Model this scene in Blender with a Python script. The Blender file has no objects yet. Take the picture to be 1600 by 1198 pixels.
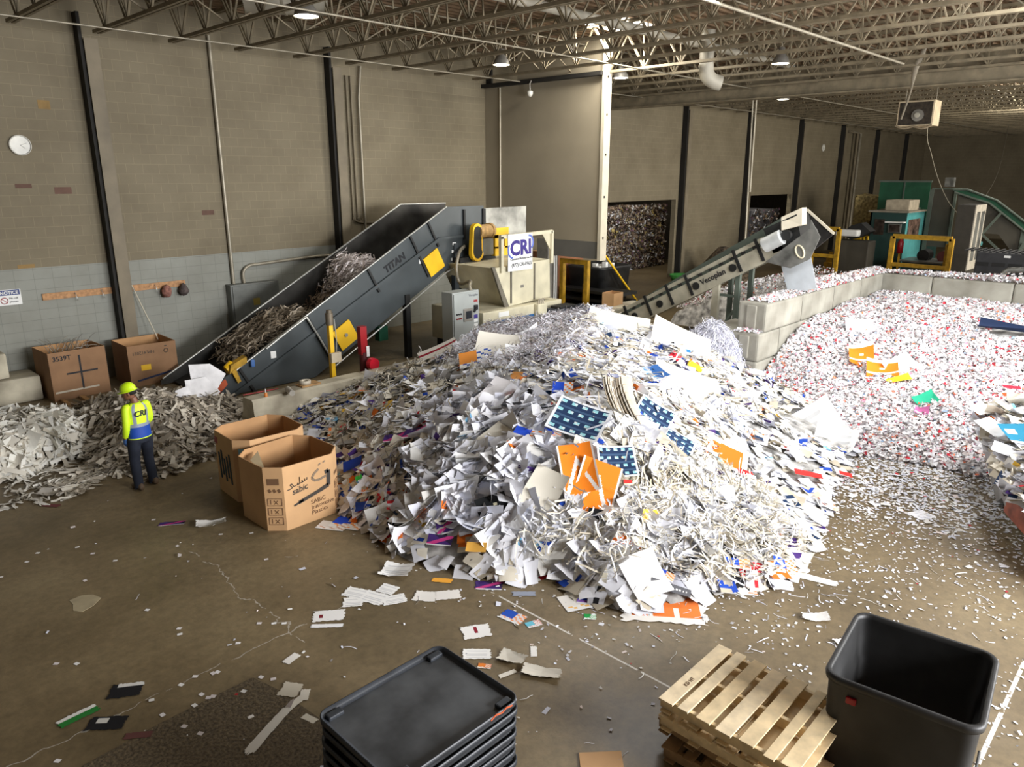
import bpy, bmesh, math, random
import numpy as np
from mathutils import Vector, Matrix

S = bpy.context.scene
COL = S.collection
R = random.Random(7)
NP = np.random.default_rng(11)

# ------------------------------------------------------------------ camera
F, PITCH, AX, CH = 1154.0, math.radians(15.72), math.radians(43.75), 5.0
HD = Vector((math.cos(AX), math.sin(AX), 0)); RT = Vector((math.sin(AX), -math.cos(AX), 0))
FW = HD * math.cos(PITCH) + Vector((0, 0, -math.sin(PITCH)))
UP = HD * math.sin(PITCH) + Vector((0, 0, math.cos(PITCH)))
cam = bpy.data.objects.new('camera', bpy.data.cameras.new('camera'))
COL.objects.link(cam)
cam.data.sensor_width = 36.0; cam.data.lens = F / 1600 * 36; cam.data.clip_end = 300
cam.matrix_world = Matrix(((RT.x, UP.x, -FW.x, 0), (RT.y, UP.y, -FW.y, 0), (RT.z, UP.z, -FW.z, CH), (0, 0, 0, 1)))
S.camera = cam

# ------------------------------------------------------------------ world, hall daylight and added fill lamps, exposure
W = bpy.data.worlds.new('world'); S.world = W; W.use_nodes = True
bg = W.node_tree.nodes['Background']
bg.inputs[0].default_value = (1.0, 0.95, 0.86, 1); bg.inputs[1].default_value = 0.15
S.view_settings.view_transform = 'Standard'; S.view_settings.look = 'None'
S.view_settings.exposure = 0.03; S.view_settings.gamma = 1.0; S.view_settings.use_curve_mapping = False


def area_light(name, loc, aim, sx, sy, power, color):
    d = bpy.data.lights.new(name, 'AREA'); d.shape = 'RECTANGLE'; d.size = sx; d.size_y = sy
    d.energy = power; d.color = color
    o = bpy.data.objects.new(name, d); COL.objects.link(o)
    o.location = loc
    o.rotation_euler = (Vector(aim) - Vector(loc)).to_track_quat('-Z', 'Y').to_euler()
    return o


# dock-door daylight from the -Y side, roof skylights, and added fill lamps
area_light('dock_daylight', (18.0, -9.5, 5.2), (15.0, 6.0, 0.6), 9.0, 4.5, 3000, (0.96, 0.98, 1.0))
area_light('near_fill_lamp', (8.5, -8.5, 5.0), (6.5, 5.0, 0.5), 5.0, 4.0, 3400, (0.98, 0.98, 1.0))  # added fill from the -Y side to brighten the foreground
area_light('far_fill_lamp', (36.0, -9.0, 4.5), (36.0, 14.0, 2.5), 10.0, 5.0, 4200, (1.0, 0.95, 0.86))  # added fill brightening the far end of the hall
area_light('pile_fill_lamp', (11.8, 7.2, 7.95), (12.0, 8.0, 0), 2.0, 2.0, 300, (0.94, 0.97, 1.0))  # added lamp below the joists, lights the pile but not the roof
area_light('bunker_fill_lamp', (16.4, 2.2, 7.95), (19.0, 4.0, 0), 2.0, 2.0, 700, (0.96, 0.98, 1.0))  # added lamp out of view, brightens the bunker heap
area_light('skylight_daylight_far', (18.75, 13.7, 9.08), (18.75, 13.8, 0), 1.4, 1.4, 520, (1.0, 0.96, 0.88))
area_light('skylight_daylight_baler', (44.0, 8.0, 9.05), (43.0, 8.5, 0), 3.0, 3.0, 420, (1.0, 0.96, 0.88))
area_light('store_fill_lamp', (33.0, 21.6, 5.6), (34.0, 24.2, 1.5), 4.0, 0.6, 110, (1.0, 0.93, 0.82))  # added lamp so the bales behind the first opening show
area_light('store_fill_lamp_far', (45.0, 21.2, 5.6), (46.0, 24.5, 1.0), 3.0, 0.6, 110, (1.0, 0.93, 0.82))  # added lamp to lift the dark room behind the second opening

# ------------------------------------------------------------------ pixel helpers (1600 x 1198 frame) used to measure positions
def ray(x, y):
    return FW + RT * ((x - 800) / F) - UP * ((y - 599) / F)
def onz(x, y, z=0.0):
    d = ray(x, y); t = (z - CH) / d.z; return Vector((d.x * t, d.y * t, z))
def ony(x, y, Y):
    d = ray(x, y); t = Y / d.y; return Vector((d.x * t, Y, CH + d.z * t))
def onx(x, y, X):
    d = ray(x, y); t = X / d.x; return Vector((X, d.y * t, CH + d.z * t))
def proj(p):
    v = Vector(p) - Vector((0, 0, CH)); w = v.dot(FW)
    return 800 + F * v.dot(RT) / w, 599 - F * v.dot(UP) / w

# ------------------------------------------------------------------ materials
def lin(c):
    return tuple(((v / 255) / 12.92 if v / 255 <= 0.04045 else ((v / 255 + 0.055) / 1.055) ** 2.4) for v in c)
MATS = {}
def mat(name, rgb, rough=0.7, metal=0.0, var=0.12, scale=4.0, bump=0.0, rgb2=None, emit=0.0, detail=4.0):
    if name in MATS:
        return MATS[name]
    m = bpy.data.materials.new(name); m.use_nodes = True
    nt = m.node_tree; b = nt.nodes['Principled BSDF']
    c = lin(rgb)
    b.inputs['Roughness'].default_value = rough; b.inputs['Metallic'].default_value = metal
    tc = nt.nodes.new('ShaderNodeTexCoord'); no = nt.nodes.new('ShaderNodeTexNoise')
    no.inputs['Scale'].default_value = scale; no.inputs['Detail'].default_value = detail
    nt.links.new(tc.outputs['Object'], no.inputs['Vector'])
    cr = nt.nodes.new('ShaderNodeValToRGB')
    c2 = lin(rgb2) if rgb2 else tuple(max(0, v * (1 - 2.2 * var)) for v in c)
    cr.color_ramp.elements[0].position = 0.3; cr.color_ramp.elements[1].position = 0.7
    cr.color_ramp.elements[0].color = (*c2, 1); cr.color_ramp.elements[1].color = (*(tuple(min(1, v * (1 + 0.6 * var)) for v in c)), 1)
    nt.links.new(no.outputs['Fac'], cr.inputs['Fac']); nt.links.new(cr.outputs['Color'], b.inputs['Base Color'])
    if bump:
        bp = nt.nodes.new('ShaderNodeBump'); bp.inputs['Strength'].default_value = bump; bp.inputs['Distance'].default_value = 0.02
        nt.links.new(no.outputs['Fac'], bp.inputs['Height']); nt.links.new(bp.outputs['Normal'], b.inputs['Normal'])
    if emit:
        b.inputs['Emission Color'].default_value = (*c, 1); b.inputs['Emission Strength'].default_value = emit
    MATS[name] = m
    return m

def N(nt, kind, **kw):
    n = nt.nodes.new(kind)
    for k, v in kw.items():
        setattr(n, k, v)
    return n
def math_node(nt, op, a, b=None, c=None, clamp=False):
    n = nt.nodes.new('ShaderNodeMath'); n.operation = op; n.use_clamp = clamp
    for i, v in enumerate((a, b, c)):
        if v is None: continue
        if isinstance(v, (int, float)): n.inputs[i].default_value = v
        else: nt.links.new(v, n.inputs[i])
    return n.outputs[0]
def mix_rgb(nt, fac, a, b):
    n = nt.nodes.new('ShaderNodeMix'); n.data_type = 'RGBA'
    for sock, v in ((n.inputs[0], fac), (n.inputs[6], a), (n.inputs[7], b)):
        if isinstance(v, (int, float)): sock.default_value = v
        elif isinstance(v, tuple): sock.default_value = (*v, 1)
        else: nt.links.new(v, sock)
    return n.outputs[2]
def noise(nt, vec, scale, detail=4, rough=0.55):
    n = nt.nodes.new('ShaderNodeTexNoise'); n.inputs['Scale'].default_value = scale
    n.inputs['Detail'].default_value = detail; n.inputs['Roughness'].default_value = rough
    nt.links.new(vec, n.inputs['Vector']); return n.outputs['Fac']
def ramp(nt, fac, stops):
    n = nt.nodes.new('ShaderNodeValToRGB'); e = n.color_ramp.elements
    while len(e) < len(stops): e.new(0.5)
    for el, (p, c) in zip(e, stops):
        el.position = p; el.color = (*c, 1)
    nt.links.new(fac, n.inputs['Fac']); return n.outputs['Color']

def floor_material():
    m = bpy.data.materials.new('sealed_concrete'); m.use_nodes = True; nt = m.node_tree; b = nt.nodes['Principled BSDF']
    g = N(nt, 'ShaderNodeNewGeometry').outputs['Position']
    sep = N(nt, 'ShaderNodeSeparateXYZ'); nt.links.new(g, sep.inputs[0]); X, Y = sep.outputs[0], sep.outputs[1]
    base = ramp(nt, noise(nt, g, 0.55, 6), [(0.3, lin((100, 86, 60))), (0.5, lin((120, 104, 76))), (0.72, lin((138, 122, 91)))])
    fine = ramp(nt, noise(nt, g, 9, 5, 0.7), [(0.3, (0.72, 0.72, 0.72)), (0.65, (1.08, 1.08, 1.08))])
    mul = N(nt, 'ShaderNodeMix', data_type='RGBA', blend_type='MULTIPLY'); mul.inputs[0].default_value = 1
    nt.links.new(base, mul.inputs[6]); nt.links.new(fine, mul.inputs[7]); col = mul.outputs[2]
    # saw-cut joints and a few cracks packed with paper dust
    wob = math_node(nt, 'MULTIPLY_ADD', noise(nt, g, 1.3, 5), 0.5, -0.25)
    def line(coord, at, w, wobble=0.0):
        v = coord if not wobble else math_node(nt, 'MULTIPLY_ADD', wob, wobble, coord)
        d = math_node(nt, 'ABSOLUTE', math_node(nt, 'SUBTRACT', v, at))
        return math_node(nt, 'LESS_THAN', d, w)
    mask = math_node(nt, 'MULTIPLY', line(X, 5.72, 0.012), math_node(nt, 'LESS_THAN', Y, 6.0))
    mask = math_node(nt, 'MAXIMUM', mask, math_node(nt, 'MULTIPLY', line(Y, 0.74, 0.02), math_node(nt, 'GREATER_THAN', X, 4)))
    cr = math_node(nt, 'MULTIPLY', line(Y, 6.9, 0.007, 1.2), math_node(nt, 'LESS_THAN', X, 4.5))
    cr2 = math_node(nt, 'MULTIPLY', line(X, 3.55, 0.006, 1.6), math_node(nt, 'LESS_THAN', Y, 9.6))
    cr2 = math_node(nt, 'MULTIPLY', cr2, math_node(nt, 'GREATER_THAN', Y, 6.6))
    mask = math_node(nt, 'MAXIMUM', mask, math_node(nt, 'MULTIPLY', math_node(nt, 'MAXIMUM', cr, cr2), 0.5))
    brk = math_node(nt, 'GREATER_THAN', noise(nt, g, 3.0, 5), 0.42)
    mask = math_node(nt, 'MULTIPLY', mask, brk)
    col = mix_rgb(nt, mask, col, lin((205, 200, 190)))
    nt.links.new(col, b.inputs['Base Color'])
    rr = N(nt, 'ShaderNodeMapRange'); nt.links.new(noise(nt, g, 0.8, 5), rr.inputs[0])
    rr.inputs[3].default_value = 0.3; rr.inputs[4].default_value = 0.62
    nt.links.new(rr.outputs[0], b.inputs['Roughness'])
    bp = N(nt, 'ShaderNodeBump'); bp.inputs['Strength'].default_value = 0.15; bp.inputs['Distance'].default_value = 0.01
    nt.links.new(noise(nt, g, 22, 4), bp.inputs['Height']); nt.links.new(bp.outputs['Normal'], b.inputs['Normal'])
    return m

def block_wall_material(name, along, dado=True):
    m = bpy.data.materials.new(name); m.use_nodes = True; nt = m.node_tree; b = nt.nodes['Principled BSDF']
    g = N(nt, 'ShaderNodeNewGeometry').outputs['Position']
    sep = N(nt, 'ShaderNodeSeparateXYZ'); nt.links.new(g, sep.inputs[0])
    cmb = N(nt, 'ShaderNodeCombineXYZ'); nt.links.new(sep.outputs[along], cmb.inputs[0]); nt.links.new(sep.outputs[2], cmb.inputs[1])
    br = N(nt, 'ShaderNodeTexBrick'); nt.links.new(cmb.outputs[0], br.inputs['Vector'])
    br.inputs['Scale'].default_value = 1.0; br.inputs['Brick Width'].default_value = 0.4; br.inputs['Row Height'].default_value = 0.24
    br.inputs['Mortar Size'].default_value = 0.006; br.inputs['Mortar Smooth'].default_value = 0.2; br.inputs['Bias'].default_value = -0.2
    up1, up2, upm = lin((122, 112, 90)), lin((118, 108, 87)), lin((137, 126, 101))
    br.inputs['Color1'].default_value = (*up1, 1); br.inputs['Color2'].default_value = (*up2, 1); br.inputs['Mortar'].default_value = (*upm, 1)
    col = br.outputs['Color']
    if dado:
        br2 = N(nt, 'ShaderNodeTexBrick'); nt.links.new(cmb.outputs[0], br2.inputs['Vector'])
        for k in ('Scale', 'Brick Width', 'Row Height', 'Mortar Size', 'Bias'):
            br2.inputs[k].default_value = br.inputs[k].default_value
        br2.offset = 0.0
        br2.inputs['Color1'].default_value = (*lin((143, 144, 135)), 1); br2.inputs['Color2'].default_value = (*lin((140, 141, 132)), 1)
        br2.inputs['Mortar'].default_value = (*lin((126, 127, 119)), 1)
        low = math_node(nt, 'MULTIPLY', math_node(nt, 'LESS_THAN', sep.outputs[2], 2.91), math_node(nt, 'LESS_THAN', sep.outputs[0], 19.4))
        col = mix_rgb(nt, low, col, br2.outputs['Color'])
    grime = ramp(nt, noise(nt, g, 0.7, 6, 0.6), [(0.28, (0.80, 0.78, 0.75)), (0.62, (1.03, 1.03, 1.03))])
    mul = N(nt, 'ShaderNodeMix', data_type='RGBA', blend_type='MULTIPLY'); mul.inputs[0].default_value = 1
    nt.links.new(col, mul.inputs[6]); nt.links.new(grime, mul.inputs[7])
    nt.links.new(mul.outputs[2], b.inputs['Base Color']); b.inputs['Roughness'].default_value = 0.75
    bp = N(nt, 'ShaderNodeBump'); bp.inputs['Strength'].default_value = 0.25; bp.inputs['Distance'].default_value = 0.01
    bp.invert = True
    nt.links.new(br.outputs['Fac'], bp.inputs['Height']); nt.links.new(bp.outputs['Normal'], b.inputs['Normal'])
    return m

def paper_material():
    m = bpy.data.materials.new('loose_paper'); m.use_nodes = True; nt = m.node_tree; b = nt.nodes['Principled BSDF']
    a = N(nt, 'ShaderNodeAttribute'); a.attribute_name = 'tint'
    nt.links.new(a.outputs['Color'], b.inputs['Base Color']); b.inputs['Roughness'].default_value = 0.75
    b.inputs['Specular IOR Level'].default_value = 0.25
    MATS['loose_paper'] = m
    return m
PAPER = paper_material()

# ------------------------------------------------------------------ object helpers
def tag(o, label=None, cat=None, group=None, kind=None):
    if label: o['label'] = label
    if cat: o['category'] = cat
    if group: o['group'] = group
    if kind: o['kind'] = kind
    return o
def thing(name, loc, label, cat, group=None, rz=0.0):
    o = bpy.data.objects.new(name, None); COL.objects.link(o); o.empty_display_size = 0.1
    o.location = loc; o.rotation_euler = (0, 0, rz)
    return tag(o, label, cat, group)

class MB:
    """collects boxes, prisms and tubes, then links them as one mesh object"""
    def __init__(s): s.v = []; s.f = []; s.mi = []; s.sm = []
    def add(s, vs, fs, mi=0, smooth=False):
        n = len(s.v); s.v += [tuple(p) for p in vs]
        for f in fs:
            s.f.append(tuple(i + n for i in f)); s.mi.append(mi); s.sm.append(smooth)
        return s
    def box(s, a, b, mi=0, M=None):
        x0, y0, z0 = a; x1, y1, z1 = b
        vs = [(x, y, z) for z in (z0, z1) for (x, y) in ((x0, y0), (x1, y0), (x1, y1), (x0, y1))]
        if M is not None: vs = [M @ Vector(p) for p in vs]
        return s.add(vs, [(3, 2, 1, 0), (4, 5, 6, 7), (0, 1, 5, 4), (1, 2, 6, 5), (2, 3, 7, 6), (3, 0, 4, 7)], mi)
    def bev(s, a, b, r, mi=0, M=None):
        """box with chamfered edges"""
        bm = bmesh.new(); bmesh.ops.create_cube(bm, size=1)
        sx, sy, sz = (b[i] - a[i] for i in range(3)); c = [(a[i] + b[i]) / 2 for i in range(3)]
        for v in bm.verts: v.co = Vector((v.co.x * sx + c[0], v.co.y * sy + c[1], v.co.z * sz + c[2]))
        bmesh.ops.bevel(bm, geom=bm.edges[:], offset=r, segments=2, profile=0.6, affect='EDGES')
        bm.verts.index_update()
        vs = [(M @ v.co if M is not None else v.co) for v in bm.verts]
        s.add(vs, [[v.index for v in f.verts] for f in bm.faces], mi); bm.free(); return s
    def bar(s, p, q, w, h=None, mi=0, up=(0, 0, 1)):
        """rectangular bar from p to q"""
        p, q = Vector(p), Vector(q); h = h or w; d = (q - p).normalized(); u = Vector(up)
        if abs(d.dot(u)) > 0.98: u = Vector((1, 0, 0))
        a = d.cross(u).normalized() * w / 2; b = a.cross(d).normalized() * h / 2
        vs = [e + i * a + j * b for e in (p, q) for (i, j) in ((-1, -1), (1, -1), (1, 1), (-1, 1))]
        return s.add(vs, [(0, 1, 2, 3), (7, 6, 5, 4), (0, 4, 5, 1), (1, 5, 6, 2), (2, 6, 7, 3), (3, 7, 4, 0)], mi)
    def tube(s, pts, r, n=8, mi=0, cap=True):
        pts = [Vector(p) for p in pts]; vs = []; fs = []
        rs = r if isinstance(r, (list, tuple)) else [r] * len(pts)
        prev = None
        for i, p in enumerate(pts):
            d = (pts[min(i + 1, len(pts) - 1)] - pts[max(i - 1, 0)]).normalized()
            if prev is None:
                u = Vector((0, 0, 1)) if abs(d.z) < 0.9 else Vector((1, 0, 0)); a = d.cross(u).normalized()
            else:
                a = (prev - d * prev.dot(d)).normalized()
            prev = a; b = d.cross(a)
            for k in range(n):
                t = 2 * math.pi * k / n; vs.append(p + (a * math.cos(t) + b * math.sin(t)) * rs[i])
        for i in range(len(pts) - 1):
            for k in range(n):
                fs.append((i * n + k, i * n + (k + 1) % n, (i + 1) * n + (k + 1) % n, (i + 1) * n + k))
        s.add(vs, fs, mi, True)
        if cap:
            s.add(vs[:n], [tuple(range(n))[::-1]], mi); s.add(vs[-n:], [tuple(range(n))], mi)
        return s
    def prism(s, poly, d, mi=0):
        """closed polygon (3-D points) extruded along vector d"""
        d = Vector(d); n = len(poly); vs = [Vector(p) for p in poly] + [Vector(p) + d for p in poly]
        return s.add(vs, [tuple(range(n))[::-1], tuple(range(n, 2 * n))] + [(i, (i + 1) % n, n + (i + 1) % n, n + i) for i in range(n)], mi)
    def lathe(s, prof, c=(0, 0, 0), n=20, mi=0, M=None):
        vs = []; fs = []
        for (r, z) in prof:
            for k in range(n):
                t = 2 * math.pi * k / n; vs.append(Vector((c[0] + r * math.cos(t), c[1] + r * math.sin(t), c[2] + z)))
        if M is not None: vs = [M @ v for v in vs]
        for i in range(len(prof) - 1):
            for k in range(n):
                fs.append((i * n + k, i * n + (k + 1) % n, (i + 1) * n + (k + 1) % n, (i + 1) * n + k))
        return s.add(vs, fs, mi, True)
    def loft(s, rings, mi=0, cap=True):
        n = len(rings[0]); vs = [p for r in rings for p in r]; fs = []
        for i in range(len(rings) - 1):
            for k in range(n):
                fs.append((i * n + k, i * n + (k + 1) % n, (i + 1) * n + (k + 1) % n, (i + 1) * n + k))
        if cap: fs += [tuple(range(n))[::-1], tuple(range((len(rings) - 1) * n, len(rings) * n))]
        return s.add(vs, fs, mi, True)
    def build(s, name, mats, parent=None, world=False, **tags):
        """vertices are in the parent's local space (or world space when world=True)"""
        me = bpy.data.meshes.new(name); me.from_pydata(s.v, [], s.f); me.update()
        mats = mats if isinstance(mats, (list, tuple)) else [mats]
        for m in mats: me.materials.append(m)
        me.polygons.foreach_set('material_index', s.mi); me.polygons.foreach_set('use_smooth', s.sm)
        o = bpy.data.objects.new(name, me); COL.objects.link(o)
        if parent is not None:
            o.parent = parent
            if world:
                o.matrix_parent_inverse = (Matrix.Translation(parent.location) @ parent.rotation_euler.to_matrix().to_4x4()).inverted()
        if tags: tag(o, tags.get('label'), tags.get('cat'), tags.get('group'), tags.get('kind'))
        return o

def struct(name, mb, m):
    return tag(mb.build(name, m), kind='structure')
def copy_tree(o, parent=None):
    c = o.copy(); COL.objects.link(c)
    if parent is not None: c.parent = parent; c.matrix_parent_inverse = o.matrix_parent_inverse.copy()
    for ch in o.children: copy_tree(ch, c)
    return c
def lettering(name, text, size, M, m, parent=None, align='LEFT', extrude=0.002, bold=0.0, shear=0.0, world=True):
    cu = bpy.data.curves.new(name, 'FONT'); cu.body = text; cu.size = size; cu.extrude = extrude; cu.align_x = align
    cu.offset = bold; cu.shear = shear; cu.resolution_u = 3
    t = bpy.data.objects.new(name + '_tmp', cu); COL.objects.link(t)
    dg = bpy.context.evaluated_depsgraph_get()
    me = bpy.data.meshes.new_from_object(t.evaluated_get(dg)); bpy.data.objects.remove(t); bpy.data.curves.remove(cu)
    me.transform(M); me.materials.clear(); me.materials.append(m)
    o = bpy.data.objects.new(name, me); COL.objects.link(o)
    if parent is not None:
        o.parent = parent
        if world: o.matrix_parent_inverse = (Matrix.Translation(parent.location) @ parent.rotation_euler.to_matrix().to_4x4()).inverted()
    return o
def frame(o, x, y):
    """matrix with origin o, text running along x, rising along y"""
    x = Vector(x).normalized(); y = Vector(y); y = (y - x * y.dot(x)).normalized(); z = x.cross(y)
    return Matrix(((x.x, y.x, z.x, o[0]), (x.y, y.y, z.y, o[1]), (x.z, y.z, z.z, o[2]), (0, 0, 0, 1)))

# ================================================================== THE SETTING
YW, XE, ZD = 20.2, 72.0, 9.15
M_WALL = block_wall_material('painted_block', 0); M_WALLE = block_wall_material('painted_block_end', 1, False)
M_FLOOR = floor_material()
M_STEEL = mat('roof_steel_paint', (138, 126, 102), 0.6, 0.0, 0.18, 3.0)
M_DECK = mat('roof_deck_paint', (134, 110, 84), 0.7, 0.0, 0.15, 2.0)
M_COLUMN = mat('column_paint', (124, 113, 92), 0.65, 0.0, 0.12, 2.0)
M_DARK = mat('dark_paint_and_shade', (30, 27, 22), 0.8, 0.0, 0.1)  # dark paint, also used as painted shade beside the columns
M_PIPE = mat('galvanised_pipe', (158, 150, 132), 0.45, 0.35, 0.1, 6.0)
M_PART = mat('partition_panel', (150, 140, 120), 0.55, 0.0, 0.08, 0.6)
M_PARTD = mat('partition_band', (104, 102, 96), 0.5, 0.0, 0.08, 1.0)
M_CREAM = mat('cream_trim', (205, 196, 174), 0.5, 0.0, 0.05)

struct('floor', MB().box((-8, -9, -0.2), (XE, 32, 0.0)), M_FLOOR)
w = MB()
OP = ((26.95, 32.85, 3.86), (40.5, 46.2, 3.9))
x = -8.0
for (a, b, h) in OP:
    w.box((x, YW, 0), (a, YW + 0.25, ZD)); w.box((a, YW, h), (b, YW + 0.25, ZD)); x = b
w.box((x, YW, 0), (XE, YW + 0.25, ZD))
struct('wall_back', w, M_WALL)
struct('wall_end', MB().box((XE, -9, 0), (XE + 0.25, YW + 0.25, ZD)), M_WALLE)
# the store rooms behind the two wall openings
struct('wall_store', MB().box((22, 31.7, 0), (60, 31.95, 6)).box((22, YW + 0.25, 5.8), (60, 31.7, 6)).box((22, YW + .25, 0), (22.2, 31.7, 6)).box((40.1, YW + .25, 0), (40.4, 31.7, 5.8)).box((59.8, YW + .25, 0), (60, 31.7, 5.8)), mat('store_block', (88, 80, 66), 0.8))
# corrugated roof deck
d = MB(); pr = []; y = -9.0
while y < 31:
    for (dy, z) in ((0, ZD), (0.05, ZD + 0.075), (0.17, ZD + 0.075), (0.22, ZD)): pr.append((y + dy, z))
    y += 0.30
d.add([(-8, a, b) for a, b in pr] + [(XE, a, b) for a, b in pr], [(i, i + 1, len(pr) + i + 1, len(pr) + i) for i in range(len(pr) - 1)])
SKY = ((18.3, 20.3, 12.9, 14.5),)
struct('ceiling', d, M_DECK)
struct('skylight_window', MB().box((18.05, 13.0, ZD - 0.03), (19.45, 14.4, ZD - 0.005)), mat('skylight_glow', (255, 250, 236), 0.5, 0, 0, 1, 0, None, 3.0))

# open-web roof joists, one object each
def joist_mb(y0, y1, zb=8.07, zt=9.1):
    j = MB(); pan = 1.25
    for s in (-0.05, 0.05):
        j.bar((s, y0, zb + 0.02), (s, y1, zb + 0.02), 0.065, 0.07)
        j.bar((s, y0, zt - 0.02), (s, y1 + 0.9, zt - 0.02), 0.065, 0.07)
    y = y1
    while y > y0 + 0.1:
        y2 = max(y - pan, y0); ym = (y + y2) / 2
        for s in (-0.035, 0.035): j.bar((s, ym, zb + .03), (s, y, zt - .03), 0.03, 0.035)
        j.bar((0, ym, zb + .03), (0, ym + .06, zt - .03), 0.03, 0.04)
        j.bar((0, ym, zb + .03), (0, y2, zt - .03), 0.045, 0.035)
        y = y2
    return j
first = None
xs = [6.6 + 1.66 * k for k in range(-7, 39)]
for k, xj in enumerate(xs):
    if first is None:
        first = struct('roof_joist', joist_mb(-8.6, 19.2), M_STEEL); first.location.x = xj
    else:
        o = first.copy(); COL.objects.link(o); o.location.x = xj
for yb in (16.2, 10.6, 5.0, -.6):
    b_ = MB()
    for xj in xs[3:30]:
        b_.bar((xj, yb, 8.1), (xj + 1.66, yb, 9.05), 0.03, 0.03); b_.bar((xj, yb + .05, 9.05), (xj + 1.66, yb + .05, 8.1), 0.03, 0.03)
    struct('trim_lattice', b_, M_STEEL)
# deep girder, bridging rods, columns
struct('roof_beam', MB().box((26.75, -8.9, 7.7), (26.87, YW, 8.6)).box((26.6, -8.9, 7.66), (27.02, YW, 7.7)).box((26.6, -8.9, 8.6), (27.02, YW, 8.64)), M_STEEL)
for yb, zb in ((18.3, 8.05), (13.6, 8.05), (15.7, 8.93), (9.4, 8.93), (4.6, 8.93)):
    struct('trim_1', MB().tube([(-8, yb, zb), (19.6 if yb == 18.3 else XE, yb, zb)], 0.022, 6), M_PIPE)
struct('trim_2', MB().tube([(20.2, 18.3, 8.05), (XE, 18.3, 8.05)], 0.022, 6), M_PIPE)
for k, xc in enumerate([6.53 + 6.65 * i for i in range(10)] + [-0.1]):
    if abs(xc - 26.48) < 0.3: continue
    c = MB()
    c.box((xc - 0.02, YW - 0.02, 0), (xc + 0.3, YW, 8.05)); c.box((xc + .1, YW - .3, 0), (xc + .13, YW - .02, 8.05))
    c.box((xc - 0.0, YW - 0.34, 0), (xc + 0.30, YW - 0.3, 8.05))
    struct('wall_column', c, M_COLUMN)
    struct('column_side_shade', MB().box((xc - 0.08, YW - 0.28, 0), (xc - 0.005, YW - 0.005, 8.6)), M_DARK)  # dark strip: shade on the column's -X side put in as colour
struct('beam_end', MB().box((19.5, 14.9, 7.98), (19.9, YW, 8.1)), M_DARK)

# hanging partition
struct('wall_partition', MB().box((19.7, 14.92, 2.9), (19.8, YW, 8.0)).box((19.7, 14.92, 8.1), (19.8, 18.6, ZD)), M_PART)
struct('trim_3', MB().box((19.69, 14.92, 2.34), (19.8, 17.5, 2.9)), M_PARTD)
e = MB().box((19.62, 14.80, 2.3), (19.95, 14.92, ZD))
struct('trim_4', e, M_CREAM)
e = MB()
for z in (3.0, 4.3, 5.6, 6.8, 7.9): e.box((19.72, 14.79, z), (19.78, 14.80, z + .07))
struct('trim_5', e, M_DARK)
struct('wall_pier', MB().box((19.55, 17.0, 0), (20.1, 17.5, 2.9)), mat('pier', (112, 108, 100), 0.8))

# red and buff replacement blocks in the wall
BR = mat('red_block', (104, 78, 66), 0.85); BF = mat('buff_block', (150, 122, 76), 0.85)
for (a, b, c, dd, m) in ((24, 287, 49, 294, BR), (86, 292, 111, 303, BR), (316, 328, 334, 336, BR), (60, 157, 77, 170, BF), (28, 412, 54, 420, BF)):
    p, q = ony(a, dd, YW), ony(c, b, YW)
    struct('wall_patch', MB().box((p.x, YW - 0.004, p.z), (q.x, YW, q.z)), m)
# worn aggregate patch in the slab and a spilt dusty stain
pp = [onz(*q) for q in ((395, 1058), (440, 1080), (510, 1130), (560, 1215), (250, 1260), (60, 1240), (130, 1196), (250, 1130), (330, 1090))]
ag = mat('exposed_aggregate', (106, 92, 68), 0.8, 0, 0.3, 30.0, 0.5, (62, 52, 38), 0, 8)
struct('floor_patch', MB().prism([(p.x, p.y, 0.0) for p in pp], (0, 0, 0.003)), ag)
pp = [onz(*q) for q in ((108, 938), (128, 930), (146, 929), (158, 934), (146, 946), (128, 956), (114, 954), (114, 944))]
struct('floor_stain', MB().prism([(p.x, p.y, 0.0) for p in pp], (0, 0, 0.003)), mat('dry_spill', (170, 156, 124), 0.9))

# ================================================================== SERVICES ON THE ROOF AND WALL
def tube_thing(name, pts, r, m, label, cat, group=None, n=8):
    return tag(MB().tube(pts, r, n).build(name, m), label, cat, group)
def smooth_path(pts, n=6):
    pts = [Vector(p) for p in pts]; out = []
    for i in range(len(pts) - 1):
        p0, p1, p2, p3 = pts[max(i - 1, 0)], pts[i], pts[i + 1], pts[min(i + 2, len(pts) - 1)]
        for k in range(n):
            t = k / n
            out.append(0.5 * ((2 * p1) + (p2 - p0) * t + (2 * p0 - 5 * p1 + 4 * p2 - p3) * t * t + (3 * p1 - p0 - 3 * p2 + p3) * t ** 3))
    out.append(pts[-1]); return out
M_DUCT = mat('white_duct', (178, 172, 156), 0.6, 0.1, 0.12, 2.0)
tube_thing('water_main', [(-6, 12.0, 8.62), (26.5, 12.0, 8.62)], 0.11, M_DUCT, 'thick pale pipe running the length of the roof through the joists', 'pipe', n=12)
tube_thing('conduit', [(5, 7.3, 7.92), (23.0, 7.3, 7.92)], 0.032, M_PIPE, 'thin straight cream pipe hung just below the joists over the pile', 'pipe')
a, b = onz(384, -4, 8.7), onz(508, -2, 8.7)
t = thing('air_duct', (a + b) / 2, 'thick white round duct at the top of the photo above the first lamp', 'duct')
MB().tube([a, a.lerp(b, .47)], 0.33, 18).build('duct_section', M_DUCT, t, True)
MB().tube([a.lerp(b, .47), a.lerp(b, .5)], 0.345, 18).build('collar', M_PIPE, t, True)
MB().tube([a.lerp(b, .5), b], 0.33, 18).build('duct_section', M_DUCT, t, True)
t = thing('air_duct', (20.3, 11.75, 7.6), 'white drop duct with a bent elbow hanging among the joists', 'duct')
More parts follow.
